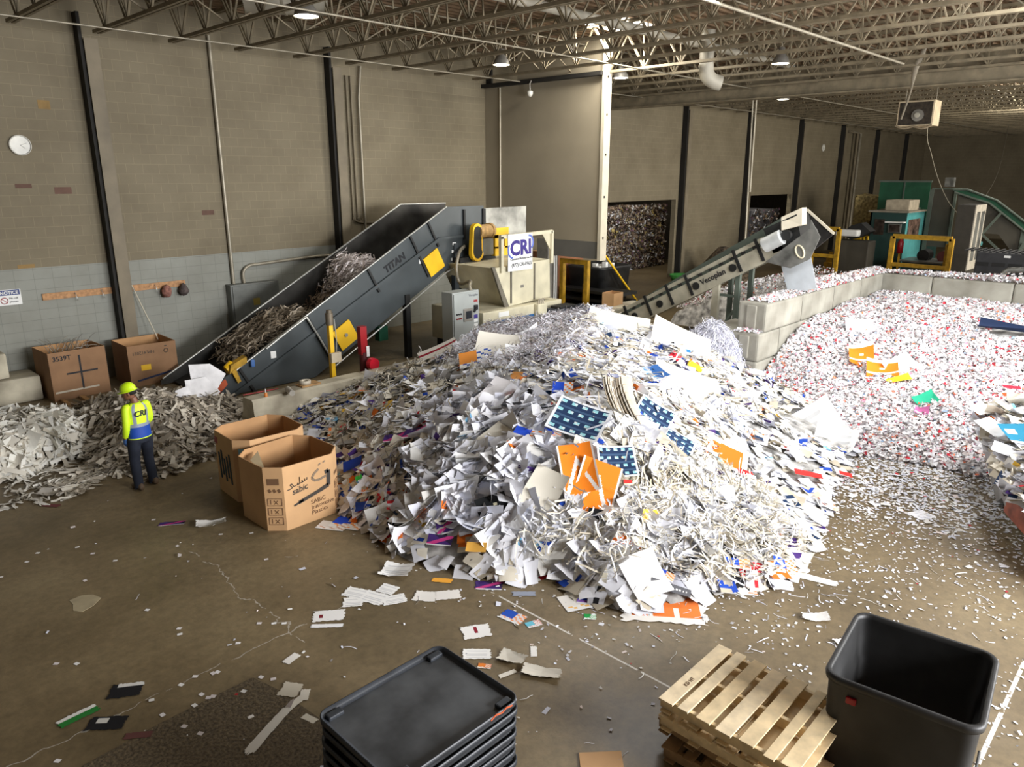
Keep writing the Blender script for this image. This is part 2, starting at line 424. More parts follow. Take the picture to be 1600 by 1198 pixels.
MB().tube([(20.3, 11.75, 8.95), (20.3, 11.75, 8.05)], 0.2, 16).build('duct_section', M_DUCT, t, True)
MB().tube(smooth_path([(20.3, 11.75, 8.05), (20.32, 11.72, 7.8), (20.45, 11.6, 7.62), (20.62, 11.42, 7.55)], 4), 0.21, 16).build('elbow', M_DUCT, t, True)

M_LENS = mat('lamp_lens', (255, 248, 225), 0.4, 0, 0, 1, 0, None, 14.0)
M_SHADE = mat('lamp_shade', (150, 146, 138), 0.4, 0.5)
for (lx, ly, px, label) in ((8.75, 14.0, 0, 'lit bell lamp nearest the camera, below the thick white duct'),
                            (16.16, 15.89, 0, 'lit bell lamp over the top of the grey conveyor'),
                            (20.91, 15.16, 0, 'lit bell lamp just past the free edge of the partition'),
                            (21.41, 10.05, 0, 'lit bell lamp with a greenish rim among the joists by the thick pipe'),
                            (31.18, 14.38, 0, 'small lit bell lamp beyond the deep roof girder'),
                            (47.0, 14.4, 0, 'farthest lit bell lamp, behind the unit heater')):
    t = thing('bell_lamp', (lx, ly, 8.02), label, 'lamp', 'bell lamps under the roof')
    MB().lathe([(0.25, 0.0), (0.22, 0.1), (0.13, 0.24), (0.09, 0.27), (0.09, 0.42), (0.02, 0.44)]).build('shade', M_SHADE, t)
    MB().lathe([(0.0, 0.0), (0.2, 0.0), (0.235, 0.015)]).build('lens', M_LENS, t)
    MB().tube([(0, 0, 0.44), (0, 0, 1.13)], 0.012, 5).build('hanger', M_PIPE, t)
    if lx < 25:
        l = bpy.data.lights.new('bell_lamp_light', 'SPOT'); l.energy = 90; l.spot_size = 2.4; l.color = (1, .93, .8); l.shadow_soft_size = 0.2
        lo = bpy.data.objects.new('bell_lamp_light', l); COL.objects.link(lo); lo.parent = t; lo.location = (0, 0, -0.06)

# cctv-like camera globe on the partition
p = onx(836, 142, 19.7)
t = thing('security_camera', p, 'small white dome camera on a bracket high on the partition', 'camera')
MB().lathe([(0.0, -0.16), (0.07, -0.13), (0.1, -0.06), (0.1, 0.02), (0.03, 0.04)], (-0.25, 0, -0.05)).build('dome', mat('white_plastic', (225, 222, 212), 0.35), t)
MB().tube([(0, 0, 0.3), (-0.18, 0, 0.32), (-0.27, 0, 0.2), (-0.25, 0, 0.0)], 0.025, 6).build('bracket', M_SHADE, t)

# unit heater
t = thing('unit_heater', (30, 8.8, 6.7), 'dusty cream unit heater hung below the joists with a dark fan face', 'heater')
MB().bev((30, 8.3, 6.7), (30.75, 9.5, 7.55), 0.02).build('casing', mat('heater_casing', (214, 194, 160), 0.6), t, True)
MB().box((29.98, 8.36, 6.74), (30.0, 9.44, 7.5)).build('back_plate', mat('dusty_dark', (64, 55, 44), 0.9, 0, .3, 9), t, True)
f = MB().tube([(29.97, 8.8, 7.05), (29.9, 8.8, 7.05)], 0.2, 18); f.build('fan_guard', M_SHADE, t, True)
MB().tube([(29.89, 8.8, 7.05), (29.84, 8.8, 7.05)], 0.09, 12).build('motor', M_DUCT, t, True)
for yy in (8.4, 9.4): MB().tube([(30.4, yy, 7.55), (30.4, yy, 8.9)], 0.012, 5).build('hanger', M_PIPE, t, True)
tube_thing('dust_fringe', smooth_path([(29.95, 9.5, 6.72), (29.93, 9.2, 6.62), (29.95, 8.9, 6.68), (29.93, 8.6, 6.6), (29.95, 8.3, 6.7)], 4), 0.035, mat('dust', (150, 134, 108), 0.95), 'ragged fringe of dust clinging under the unit heater', 'dust')
fl = MB(); q0, q1 = onx(1448, 70, 24.6), onx(1408, 186, 25.8)
pts = smooth_path([q0, q0.lerp(q1, .25) + Vector((0, .1, -.05)), q0.lerp(q1, .6), q1], 5)
fl.tube(pts, [0.03 + 0.07 * math.sin(math.pi * min(1, i / 9)) for i in range(len(pts))], 6)
mf = mat('thin_film', (190, 180, 160), 0.3); mf.node_tree.nodes['Principled BSDF'].inputs['Transmission Weight'].default_value = 0.6
tag(fl.build('plastic_film', mf), 'thin strip of clear plastic film hanging above the unit heater', 'film')

# wall conduits, boxes and the like
tube_thing('conduit', [(9.64, YW - .06, 8.5), (9.64, YW - .06, 2.052)], 0.05, M_PIPE, 'thick vertical conduit running down the wall into the grey panel box', 'conduit')
t = thing('panel_box', (9.5, YW, 0.55), 'tall grey electrical panel box on the wall behind the conveyor', 'electrical box')
MB().bev((9.42, YW - .3, .55), (10.9, YW - .002, 2.05), .015).build('case', mat('panel_grey', (110, 112, 106), 0.5), t, True)
MB().bev((9.47, YW - .33, .6), (10.85, YW - .3, 2.0), .01).build('door', mat('panel_grey', (110, 112, 106), 0.5), t, True)
MB().box((10.05, YW - .335, 1.42), (10.25, YW - .33, 1.62)).build('warning_sticker', mat('sticker_yellow', (150, 130, 50), 0.6), t, True)
tube_thing('conduit', smooth_path([(9.95, YW - .08, 2.052), (9.95, YW - .08, 2.35), (10.15, YW - .08, 2.52), (10.6, YW - .08, 2.55), (12.2, YW - .08, 2.62), (12.95, YW - .08, 2.62)], 5), 0.045, M_PIPE, 'bent horizontal conduit leaving the top of the grey panel box', 'conduit')
for (dx, top) in ((0.62, 7.9), (0.78, 7.9)):
    tube_thing('conduit', smooth_path([(13.18 + dx, YW - .06, top), (13.18 + dx, YW - .06, 4.0), (13.18 + dx + .02, YW - .06, 3.75), (13.18 + dx + .35, YW - .06, 3.55), (16.2, YW - .06, 3.55)], 4), 0.03, M_COLUMN, 'thin twin conduit bending towards the conveyor head beside the second column' if dx < .7 else 'outer of two thin twin conduits bending towards the conveyor head', 'conduit')
tube_thing('conduit', [(14.32, YW - .1, 8.2), (14.2, YW - .1, 7.3), (14.2, YW - .1, 2.3)], 0.04, M_PIPE, 'vertical conduit with clamps on the wall just past the second column', 'conduit')
tube_thing('conduit', [(19.66, 19.4, 7.95), (19.66, 19.4, 3.4)], 0.025, M_CREAM, 'thin conduit down the inner corner of the hanging partition', 'conduit')
for (a, b, lab) in (((1181, 90), (1164, 385), 'outer'), ((1187, 90), (1172, 300), 'inner')):
    p, q = onx(*a, 30), onx(*b, 30)
    tube_thing('cable', [(30, p.y, 8.9), (30, q.y, q.z)], 0.03, M_CREAM, f'{lab} of two pale drop cables hanging from the roof before the small opening', 'cable')
for (dx, lab) in ((0, 'first'), (.55, 'second')):
    tube_thing('conduit', [(55.0 + dx, YW - .4, 0.4), (55.0 + dx, YW - .4, 7.8), (55 + dx - 1.5, YW - .4, 7.85)], 0.09, M_COLUMN if dx == 0 else M_PIPE, f'{lab} of two tall round pipes on the far wall beside the green machinery', 'pipe')
p, q = onx(1578, 185, 60), onx(1532, 318, 50)
tube_thing('cable', smooth_path([(60, p.y, 8.8), p, p.lerp(q, .6) + Vector((0, -.3, -.3)), q], 5), 0.018, M_PIPE, 'pale cable dropping from the roof to the tall pale-sided cabinet', 'cable')
pts = [onx(*k, 44) for k in ((1449, 205), (1455, 240), (1466, 280), (1482, 315), (1502, 340))]
tube_thing('cable', smooth_path([pts[0] + Vector((0, 0, 3))] + pts, 5), 0.018, M_PIPE, 'pale sagging cable below the unit heater ending at the dark machine', 'cable')
for (x1, z1, lab) in ((4.98, 5.66, 'round white wall clock on the block wall above the red blocks'), (50.3, 6.73, 'small far wall clock between two columns of the far wall')):
    t = thing('wall_clock', (x1, YW, z1), lab, 'clock')
    Mx = Matrix.Translation((x1, YW - .0, z1)) @ Matrix.Rotation(math.pi / 2, 4, 'X')
    MB().lathe([(0.0, 0.03), (0.2, 0.03)], n=28, M=Mx).build('face', mat('clock_face', (226, 224, 214), 0.4), t, True)
    MB().lathe([(0.2, 0.0), (0.225, 0.0), (0.225, 0.05), (0.2, 0.05), (0.2, 0.03)], n=28, M=Mx).build('rim', mat('clock_rim', (196, 192, 180), 0.4), t, True)
    MB().bar((x1, YW - .034, z1), (x1 + .09, YW - .034, z1 - .07), 0.012, 0.004).build('hour_hand', M_DARK, t, True)
    MB().bar((x1, YW - .036, z1), (x1 + .13, YW - .036, z1 + .05), 0.008, 0.004).build('minute_hand', M_DARK, t, True)

# ================================================================== MACHINES
M_TITAN = mat('conveyor_grey_paint', (68, 74, 76), 0.42, 0.1, 0.12, 1.2)
M_TITANI = mat('conveyor_inside_steel', (70, 68, 64), 0.45, 0.5, 0.35, 1.5)
M_BLACK = mat('black_rubber', (26, 26, 25), 0.6, 0, .2, 3)
M_BRIGHT = mat('bright_steel', (196, 196, 190), 0.3, 0.6, 0.1, 3)
M_PLATE = mat('plate_steel', (150, 150, 144), 0.38, 0.5, 0.3, 2.0)
M_YEL = mat('safety_yellow', (236, 186, 18), 0.5, 0, 0.06, 3)
M_YELD = mat('worn_yellow', (190, 146, 30), 0.6, 0, 0.2, 5)
M_RED = mat('machine_red', (150, 14, 24), 0.4, 0, .1)
M_CRM = mat('machine_cream', (206, 198, 170), 0.5, 0, .1, 2.0)
M_BLUE = mat('machine_blue', (48, 78, 112), 0.5, 0, .15, 3)
M_MBLUE = mat('motor_blue', (40, 48, 62), 0.55, 0, .25, 4)
M_INK = mat('black_ink', (24, 24, 28), 0.7, 0, 0, 1)
M_WHITE = mat('white_label', (232, 232, 228), 0.5, 0, .03)
M_BELT = mat('belt_rubber', (40, 38, 35), 0.8, 0, .3, 6)

# ---- the long grey infeed conveyor with flared sides
Y1, Y2, TK = 16.3, 18.42, 0.05
zt = lambda x: 0.532 * (x - 6.55)
zbm = lambda x: 0.515 * (x - 9.68)
t = thing('infeed_conveyor', (10.5, 17.3, 0), 'long dark grey inclined infeed conveyor rising from the floor to the cream shredder', 'conveyor')
XB, XT, XH = 14.33, 15.8, 17.65
def side(y, top_end):
    poly = [(6.7, y, 0.02), (6.7, y, zt(6.7) + .04), (XB, y, zt(XB)), (top_end, y, zt(XB)), (top_end, y, 2.65), (14.4, y, 2.42), (9.72, y, 0.02)]
    return poly
MB().prism(side(Y1, XT), (0, TK, 0)).build('side_panel', M_TITAN, t, True)
MB().prism(side(Y2, 16.15), (0, TK, 0)).build('side_panel', [M_TITANI], t, True)
MB().prism([(XT, Y1 - .02, 4.06), (XH, Y1 - .02, 4.07), (XH, Y1 - .02, 3.0), (XT, Y1 - .02, 3.05)], (0, .05, 0)).build('discharge_plate', M_PLATE, t, True)
MB().prism([(7.0, Y1 + TK, 0.05), (14.6, Y1 + TK, 2.75), (16.1, Y1 + TK, 2.9), (16.1, Y1 + TK, 2.7), (14.6, Y1 + TK, 2.5), (7.3, Y1 + TK, 0.02)], (0, Y2 - Y1 - TK, 0)).build('belt', M_BELT, t, True)
# stiffening ribs square to the slope and the long middle ridge
ux = Vector((1, 0, .532)).normalized(); vx = Vector((.532, 0, -1)).normalized()
for xr in (7.72, 9.6, 11.5, 12.95, 13.6):
    p = Vector((xr, Y1 - .03, zt(xr) - .01)); L = 0.78 if xr > 13 else (1.32 if xr in (9.6, 12.95) else 0.72)
    MB().bar(p, p + vx * L, 0.06, 0.05, up=(0, 1, 0)).build('rib', M_BLACK, t, True)
MB().bar((14.98, Y1 - .03, 4.05), (14.98, Y1 - .03, 3.2), 0.07, 0.05, up=(0, 1, 0)).build('rib', M_BLACK, t, True)
MB().bar((15.78, Y1 - .03, 4.05), (15.78, Y1 - .03, 3.1), 0.1, 0.06, up=(0, 1, 0)).build('rib', M_BLACK, t, True)
MB().bar((7.2, Y1 - .04, -.33 + .2), (14.0, Y1 - .04, 3.27), 0.09, 0.07, up=(0, 1, 0)).bar((14.0, Y1 - .04, 3.27), (14.9, Y1 - .04, 3.3), .07, .07, up=(0, 1, 0)).build('ridge', M_TITAN, t, True)
MB().tube([(7.6, Y1 - .02, zt(7.6) + .02), (XB, Y1 - .0, zt(XB) + .01)], 0.022, 6).build('edge_trim', M_BRIGHT, t, True)
MB().tube([(6.75, Y2, zt(6.75) + .06), (XB, Y2, zt(XB) + .02), (16.15, Y2, 4.15)], 0.025, 6).build('edge_trim', M_BRIGHT, t, True)
# emergency-stop pull cable with its posts along the lower edge
p0 = Vector((9.55, Y1 - .1, zt(9.55) + .02))
MB().tube(smooth_path([p0 - ux * 1.3, p0 - ux * .15, p0 + vx * .15, p0 + vx * 1.55], 3), 0.028, 6).build('guard_rail', M_BRIGHT, t, True)
MB().tube([(10.1, Y1 - .12, 0.15), (12.4, Y1 - .12, 1.36), (14.15, Y1 - .12, 2.3), (14.5, Y1 - .12, 2.42)], 0.022, 6).build('pull_cable', M_BRIGHT, t, True)
for xq, zq in ((10.68, 0.985), (13.77, 2.615)):
    c = Vector((xq, Y1 - .055, zq)); a = ux * .3; b = vx * .3
    k = .06
    MB().prism([c - a - b * .95, c + a * .9 - b, c + a - b * .9, c + a + b * .9, c + a * .9 + b, c - a + b], (0, .03, 0)).build('guard_cover', M_YEL, t, True)
c = Vector((10.68, Y1 - .06, .985)); MB().tube([c, c + Vector((0, -.03, 0))], .05, 12).build('cover_knob', M_BRIGHT, t, True)
for (xq, zq, ww, hh) in ((8.55, .72, .14, .17), (13.25, 2.62, .13, .12)):
    MB().box((xq, Y1 - .012, zq), (xq + ww, Y1 - .004, zq + hh)).build('label_plate', M_WHITE, t, True)
lettering('lettering', 'TITAN', 0.27, frame((12.1, Y1 - .012, zt(12.1) - .50), ux, (-.532, 0, 1)), M_INK, t, bold=0.008, shear=0.1)
MB().box((12.0, Y1 + .3, .55), (12.3, Y1 + .5, .95)).build('junction_box', mat('green_box', (30, 90, 66), .5), t, True)
for xl in (12.7, 14.55):
    MB().box((xl, Y1 - .05, 0), (xl + .16, Y1 + .11, zbm(xl) + .25 if xl < 13 else 3.1)).build('leg', M_BLACK if xl < 13 else mat('dark_post', (60, 66, 70), .5), t, True)
MB().box((14.5, Y1 - .35, 2.35), (15.95, Y1 - .02, 2.7)).build('motor_shelf', M_BLACK, t, True)
MB().prism([(14.7, Y1 - .1, 2.4), (15.7, Y1 - .1, 2.6), (14.8, Y1 - .1, 1.3)], (0, .1, 0)).build('gusset', M_TITAN, t, True)
# belt drive at the head: yellow belt guard, beige motor, grey gearbox, yellow frame guard
g = MB(); pr = []
for k in range(28):
    a = 2 * math.pi * k / 28; r = 0.2 if math.sin(a) > 0 else 0.28
    pr.append((15.02 + .24 * math.cos(a) * (1.0 if math.sin(a) < 0 else .8), Y1 - .55, 3.05 + (.42 if math.sin(a) > 0 else -.18) + r * math.sin(a)))
g.prism(pr, (0, .14, 0), 0)
cx, cz = sum(p[0] for p in pr) / 28, sum(p[2] for p in pr) / 28
g.prism([(cx + (p[0] - cx) * .78, Y1 - .555, cz + (p[2] - cz) * .86) for p in pr], (0, .02, 0), 1)
g.build('belt_guard', [M_YEL, M_BLACK], t, True)
MB().tube([(15.1, Y1 - .42, 3.42), (15.72, Y1 - .3, 3.42)], .2, 18).tube([(15.68, Y1 - .31, 3.42), (15.78, Y1 - .29, 3.42)], .23, 18).build('motor', mat('motor_beige', (176, 140, 88), .6, 0, .2, 8), t, True)
MB().bev((15.2, Y1 - .5, 2.72), (15.72, Y1 - .12, 3.22), .04).build('gearbox', mat('gearbox_grey', (120, 118, 110), .5, .3), t, True)
f = MB()
for a_, b_ in (((15.78, Y1 - .5, 2.68), (16.36, Y1 - .46, 2.95)), ((15.78, Y1 - .5, 3.2), (16.36, Y1 - .46, 3.5)), ((15.78, Y1 - .5, 2.9), (15.92, Y1 - .46, 3.3)), ((16.2, Y1 - .5, 2.9), (16.36, Y1 - .46, 3.3))): f.box(a_, b_)
f.box((15.78, Y1 - .46, 2.68), (15.82, Y1 - .05, 3.5))
f.build('coupling_guard', M_YEL, t, True)
MB().tube(smooth_path([(14.9, Y1 - .1, 3.0), (14.5, Y1 - .3, 2.85), (14.3, Y1 - .4, 2.4), (14.35, Y1 - .5, 2.0), (13.9, 14.9, 2.2), (13.45, 14.45, 2.14), (13.4, 14.3, 1.95)], 5), 0.05, 8).build('flexible_conduit', M_PIPE, t, True)
for k in range(5):
    MB().box((14.52 + (k % 2) * .12 - k * .02, Y1 - .012, 3.05 - k * .11), (14.66 + (k % 2) * .1 - k * .02, Y1 - .005, 3.13 - k * .11)).build('safety_sticker', M_WHITE, t, True)

# ---- cream shredder under the conveyor head
SX0, SX1, SY0, SY1 = 13.85, 16.75, 14.45, 17.4
t = thing('shredder', (15.3, 15.9, 0), 'cream shredder with blue stripe and company sign under the conveyor head', 'shredder')
MB().prism([(14.35, SY0, 2.55), (16.7, SY0, 2.62), (16.75, SY0, 1.5), (14.95, SY0, 1.42)], (0, 2.2, 0)).build('hopper', M_CRM, t, True)
MB().prism([(14.28, SY0 - .02, 2.58), (14.4, SY0 - .02, 2.58), (14.98, SY0 - .02, 1.38), (14.8, SY0 - .02, 1.38)], (0, .06, 0)).build('hopper_rail', mat('dark_cream', (110, 104, 90), .6), t, True)
for xr in (15.02, 16.0): MB().box((xr, SY0 - .03, 1.5), (xr + .05, SY0, 2.56)).build('hopper_rib', mat('dark_cream', (110, 104, 90), .6), t, True)
MB().box((15.45, SY0 - .01, 1.9), (15.58, SY0, 1.98)).build('name_plate', M_SHADE, t, True)
b = MB().bev((13.7, SY0 - .25, .45), (17.0, SY0 + 1.9, 1.42), .03); b.build('body', M_CRM, t, True)
MB().box((13.7, SY0 - .262, .98), (15.75, SY0 - .25, 1.14)).build('blue_stripe', mat('stripe_blue', (36, 92, 146), .5), t, True)
MB().box((14.3, SY0 - .258, 1.23), (14.7, SY0 - .25, 1.36)).build('sticker', M_WHITE, t, True)
MB().box((13.8, SY0 - .1, 0), (16.9, SY0 + 1.8, .45)).build('base', M_BLACK, t, True)
f = MB()
f.bar((14.6, SY0 - .02, 3.38), (16.75, SY0 - .02, 3.42), .1, .1); f.bar((16.75, SY0 - .02, 3.45), (16.75, SY0 - .02, 2.5), .1, .1)
f.bar((14.65, SY0 - .02, 3.38), (14.65, SY0 - .02, 2.4), .1, .1)
f.prism([(16.7, SY0 - .02, 3.38), (16.35, SY0 - .02, 3.38), (16.7, SY0 - .02, 2.9)], (0, .03, 0))
f.build('sign_frame', M_CRM, t, True)
p = MB().bev((15.75, SY0 - .42, 1.0), (16.15, SY0 - .26, 1.42), .03); p.build('valve_block', M_CRM, t, True)
for k in range(4): MB().tube([(15.85 + k * .07, SY0 - .34, 1.3), (15.85 + k * .07, SY0 - .34, 1.52), (15.95 + k * .07, SY0 - .3, 1.56)], .022, 6).build('hydraulic_fitting', M_PIPE, t, True)
MB().bev((16.2, SY0 - .9, .75), (17.35, SY0 - .3, 1.25), .06).build('drive_motor', M_MBLUE, t, True)
MB().bev((16.3, SY0 - .8, 1.25), (17.0, SY0 - .4, 1.33), .02).build('terminal_box', M_BLACK, t, True)
MB().tube([(17.35, SY0 - .62, 1.0), (17.5, SY0 - .62, 1.0)], .27, 16).build('fan_cowl', M_MBLUE, t, True)
MB().prism([(15.3, SY0 - 1.0, 0.35), (16.15, SY0 - 1.0, 1.12), (16.55, SY0 - 1.0, 1.05), (16.5, SY0 - 1.0, .7), (15.75, SY0 - 1.0, .1)], (0, .22, 0)).build('belt_guard', M_BLUE, t, True)
coil = MB()
for k in range(4):
    coil.tube([(14.55 + (.36 - k * .04) * math.cos(a), SY0 - .36 - k * .05, .5 + (.33 - k * .03) * math.sin(a)) for a in np.linspace(0, 6.0, 22)], .035, 6)
coil.build('hose_coil', mat('hose', (80, 76, 68), .6), t, True)
MB().tube([(15.1, SY0 - .45, .3), (15.35, SY0 - .45, .3)], .16, 14).build('hydraulic_motor', M_BLACK, t, True)
# company sign fixed on the frame
sg = thing('company_sign', (14.85, SY0 - .1, 2.55), 'white company sign with purple lettering fixed above the shredder hopper', 'sign')
MB().bev((14.82, SY0 - .12, 2.42), (15.82, SY0 - .09, 3.44), .012).build('board', M_WHITE, sg, True)
M_PUR = mat('logo_purple', (58, 44, 128), .5, 0, .05); M_LBL = mat('logo_blue', (96, 116, 196), .5, 0, .05)
ys = SY0 - .125
lettering('logo_lettering', 'CRI', .56, frame((14.9, ys, 2.86), (1, 0, .03), (0, 0, 1)), M_PUR, sg, bold=.022)
for (cx, cz, a0, a1) in ((14.98, 3.0, 2.3, 4.9), (15.66, 3.18, -.9, 1.7)):
    arc = MB(); pts = [(cx + .17 * math.cos(a), cz + .2 * math.sin(a)) for a in np.linspace(a0, a1, 12)]
    for (q, r) in zip(pts[:-1], pts[1:]): arc.bar((q[0], ys - .004, q[1]), (r[0], ys - .004, r[1]), .006, .05, up=(0, 0, 1))
    arc.build('logo_swoosh', M_LBL, sg, True)
lettering('lettering', 'Combined Resources, Inc.', .088, frame((14.9, ys, 2.72), (1, 0, .03), (0, 0, 1)), M_INK, sg, bold=.001)
lettering('lettering', '(877) CRI-PALS', .13, frame((14.95, ys, 2.54), (1, 0, .03), (0, 0, 1)), M_INK, sg, bold=.002)

# ---- grey control cabinet
t = thing('control_cabinet', (13.2, 14.35, 0), 'light grey control cabinet with small screen standing before the shredder', 'control cabinet')
CX0, CX1, CY = 12.65, 13.6, 14.25
M_CAB = mat('cabinet_grey', (158, 162, 158), .45, 0, .05, 2)
MB().bev((CX0, CY, 0.12), (CX1, CY + .42, 2.07), .015).build('case', M_CAB, t, True)
MB().bev((CX0 + .03, CY - .03, .2), (CX1 - .03, CY, 2.03), .008).build('door', M_CAB, t, True)
MB().box((CX0, CY + .02, 0), (CX1, CY + .4, .12)).build('plinth', M_BLACK, t, True)
MB().bev((CX0 + .35, CY - .06, 1.28), (CX0 + .67, CY - .03, 1.62), .01).build('screen_bezel', M_SHADE, t, True)
MB().box((CX0 + .42, CY - .065, 1.35), (CX0 + .62, CY - .06, 1.55)).build('screen', mat('screen_dark', (40, 44, 52), .2), t, True)
for r in range(2):
    for c in range(3): MB().tube([(CX0 + .12 + c * .07, CY - .03, 1.5 - r * .12), (CX0 + .12 + c * .07, CY - .06, 1.5 - r * .12)], .022, 8).build('push_button', M_RED if r else M_INK, t, True)
MB().bev((CX1 - .22, CY - .08, 1.55), (CX1 - .1, CY - .03, 1.68), .01).bar((CX1 - .17, CY - .09, 1.62), (CX1 - .26, CY - .09, 1.5), .04, .04).build('isolator_switch', M_INK, t, True)
for (z, h, m) in ((1.76, .06, M_RED), (1.32, .1, M_PUR), (1.22, .08, M_WHITE), (1.1, .08, M_WHITE), (.98, .08, M_WHITE), (.86, .06, M_RED)):
    MB().box((CX1 - .22, CY - .034, z), (CX1 - .08, CY - .03, z + h)).build('sticker', m, t, True)
lettering('lettering', 'Vecoplan', .09, frame((CX1 - .4, CY - .034, 1.93), (1, 0, 0), (0, 0, 1)), mat('grey_ink', (90, 92, 100), .6), t)

# ---- smaller inclined belt conveyor lettered on its side
VX0, VX1 = 19.0, 19.8
t = thing('outfeed_conveyor', (19.4, 11.0, 0), 'narrow inclined belt conveyor with cream side panels lifting shreds over the concrete bunker', 'conveyor')
A0 = Vector((VX0, 13.3, .60)); un = Vector((0, -.874, .486)); wn = Vector((0, .486, .874)); L = 5.75
P = lambda s, h, x=VX0: A0 + un * s + wn * h + Vector((x - VX0, 0, 0))
def slab(s0, s1, h0, h1, x, dx):
    return [P(s0, h0, x), P(s1, h0, x), P(s1, h1, x), P(s0, h1, x)], (dx, 0, 0)
M_VC = mat('conveyor_cream', (184, 178, 158), .5, 0, .14, 2.5); M_VG = mat('conveyor_green_grey', (92, 102, 92), .55, 0, .12, 2)
MB().prism(*slab(-.5, L - .2, -.2, .17, VX0, .05)).build('side_panel', M_VC, t, True)
MB().prism(*slab(-.5, L - .6, .27, .38, VX0 + .05, .05)).build('upper_side_strip', M_VC, t, True)
MB().prism(*slab(-.5, L - .2, -.2, .17, VX1, .05)).build('side_panel', M_VC, t, True)
MB().prism(*slab(-.5, L - .2, -.05, .05, VX0 + .05, VX1 - VX0 - .05)).build('belt', M_BELT, t, True)
MB().prism([P(-.8, .17, VX1), P(L - .1, .34, VX1), P(L + .0, .74, VX1), P(-.8, .46, VX1)], (.05, 0, 0)).build('hood_side', M_VG, t, True)
MB().prism(*slab(-.5, L, -.27, -.2, VX0, .08)).build('lower_flange', M_VC, t, True)
for s_ in (.17, 1.0, 1.83, 2.55, 4.2, 4.9): MB().prism(*slab(s_, s_ + .08, -.22, .42, VX0 - .04, .04)).build('rib', M_BLACK, t, True)
for s_ in (.45, 1.45, 2.8, 4.05):
    c = P(s_, -.02, VX0 - .012); MB().tube([c, c + Vector((-.03, 0, 0))], .11, 16).build('inspection_cap', M_BLACK, t, True)
for k in range(14):
    q = P(.1 + k * .36, .19, VX0 - .01); MB().prism([q, q + un * .12, q + un * .12 + wn * .07, q + wn * .07], (.03, 0, 0)).build('belt_clip', M_BLACK, t, True)
lettering('lettering', 'Vecoplan', .225, frame(P(2.97, -.07, VX0 - .012), un, wn), M_INK, t, bold=.004)
MB().prism([P(L - .5, -.15), P(L - .5, .55), P(L + .45, .5), P(L + .3, -.2)], (.75, 0, 0)).build('head_box', M_BLACK, t, True)
MB().prism([P(L + .02, .27, VX0 - .2), P(L + .02, .27 + .36, VX0 + .1), P(L + .6, .60, VX0 + .1), P(L + .55, .16, VX0 - .2)], (.3, 0, 0)).build('end_cap', M_CREAM, t, True)
MB().prism([P(L - .75, -.27, VX0 - .08), P(L + .65, -.0, VX0 - .08), P(L + .75, .2, VX0 - .08), P(L + .8, -.3, VX0 - .08), P(L + .35, -.7, VX0 - .08), P(L - .2, -.7, VX0 - .08)], (.04, 0, 0)).build('cheek_plate', M_PLATE, t, True)
MB().prism([P(L - .25, .55, VX1 + .5), P(L + .22, .68, VX1 + .5), P(L + .62, -.22, VX1 + .5), P(L - .1, -.4, VX1 + .5)], (.05, 0, 0)).build('cheek_plate', mat('dirty_plate', (56, 54, 52), .4, .4, .3, 3), t, True)
MB().bar(P(L + .24, .69, VX1 + .5), P(L + .64, -.22, VX1 + .5), .05, .06).build('cheek_edge', M_CREAM, t, True)
c = P(L + .1, .05, VX1 + .42); MB().tube([c, c + Vector((-.06, 0, 0))], .22, 18).build('pulley', M_PLATE, t, True)
a = P(L - .55, .12, VX0 - .18); MB().tube([a, a + un * .5], .2, 16).tube([a - un * .03, a], .16, 16).build('motor', mat('motor_white', (190, 192, 190), .5, 0, .1), t, True)
c = P(L + .08, .1, VX0 - .1); MB().tube([c, c + Vector((-.12, 0, 0))], .13, 14).build('gearbox', M_BLACK, t, True)
c = P(L + .2, -.42, VX0 - .1); MB().tube([c + wn * .17 * math.cos(a_) + un * .1 * math.sin(a_) for a_ in np.linspace(0, 6.28, 16)], .025, 6).build('grease_hose', M_CRM, t, True)
for (xl, yl, m_, w_) in ((VX0 + .02, 10.15, M_VC, .2), (VX0 + .1, 9.58, M_VG, .13), (VX1 - .1, 10.1, M_VG, .12), (VX1 - .1, 9.5, M_VG, .12)):
    s_ = (13.3 - yl) / .874; MB().box((xl, yl, 0), (xl + .12, yl + w_, P(s_, -.25).z)).build('leg', m_, t, True)
MB().bar((19.15, 10.2, .6), (19.15, 9.6, 1.5), .06).bar((19.15, 10.25, 1.75), (19.15, 9.6, 1.75), .07).build('leg_brace', M_VG, t, True)
qa = [Vector((19.15, *onx(*q, 19.15)[1:])) for q in ((1219, 409), (1266, 397), (1276, 450), (1232, 460))]
tag(MB().prism(qa, (.02, 0, 0)).build('plastic_flap', mat('white_plastic_sheet', (196, 202, 206), .35, 0, .05)), 'pale plastic sheet hanging below the head of the narrow belt conveyor', 'plastic sheet')

# ================================================================== CONCRETE BLOCKS
def concrete(name, a, b, sc, dark):
    m = mat(name, a, .85, 0, .2, sc, .35, b, 0, 8)
    return m
M_CON = concrete('bunker_concrete', (160, 157, 145), (120, 116, 104), 1.3, .2)
M_CON2 = concrete('old_concrete', (192, 184, 162), (128, 119, 102), 1.4, .4)
def block_mb(lx, ly, lz, groove=True):
    """precast block with chamfered arrises and a moulded keyway down each end; origin at its base corner"""
    b = MB().bev((0, 0, 0), (lx, ly, lz), .055)
    if groove:
        for x in (-.03, lx - .0):
            b.bev((x - .02, ly * .33, .06), (x + .05, ly * .67, lz - .06), .02)
    return b
BL, BH, BD = 2.1, .685, .72
proto = None
def bunker_block(x, y, z, label, rz=0.0, l=BL):
    o = block_mb(l - .02, BD, BH - .008).build('concrete_block', M_CON)
    o.location = (x, y, z); o.rotation_euler = (0, 0, rz)
    return tag(o, label, 'concrete block', 'precast blocks of the bunker wall')
names = ['first', 'second', 'third', 'fourth']
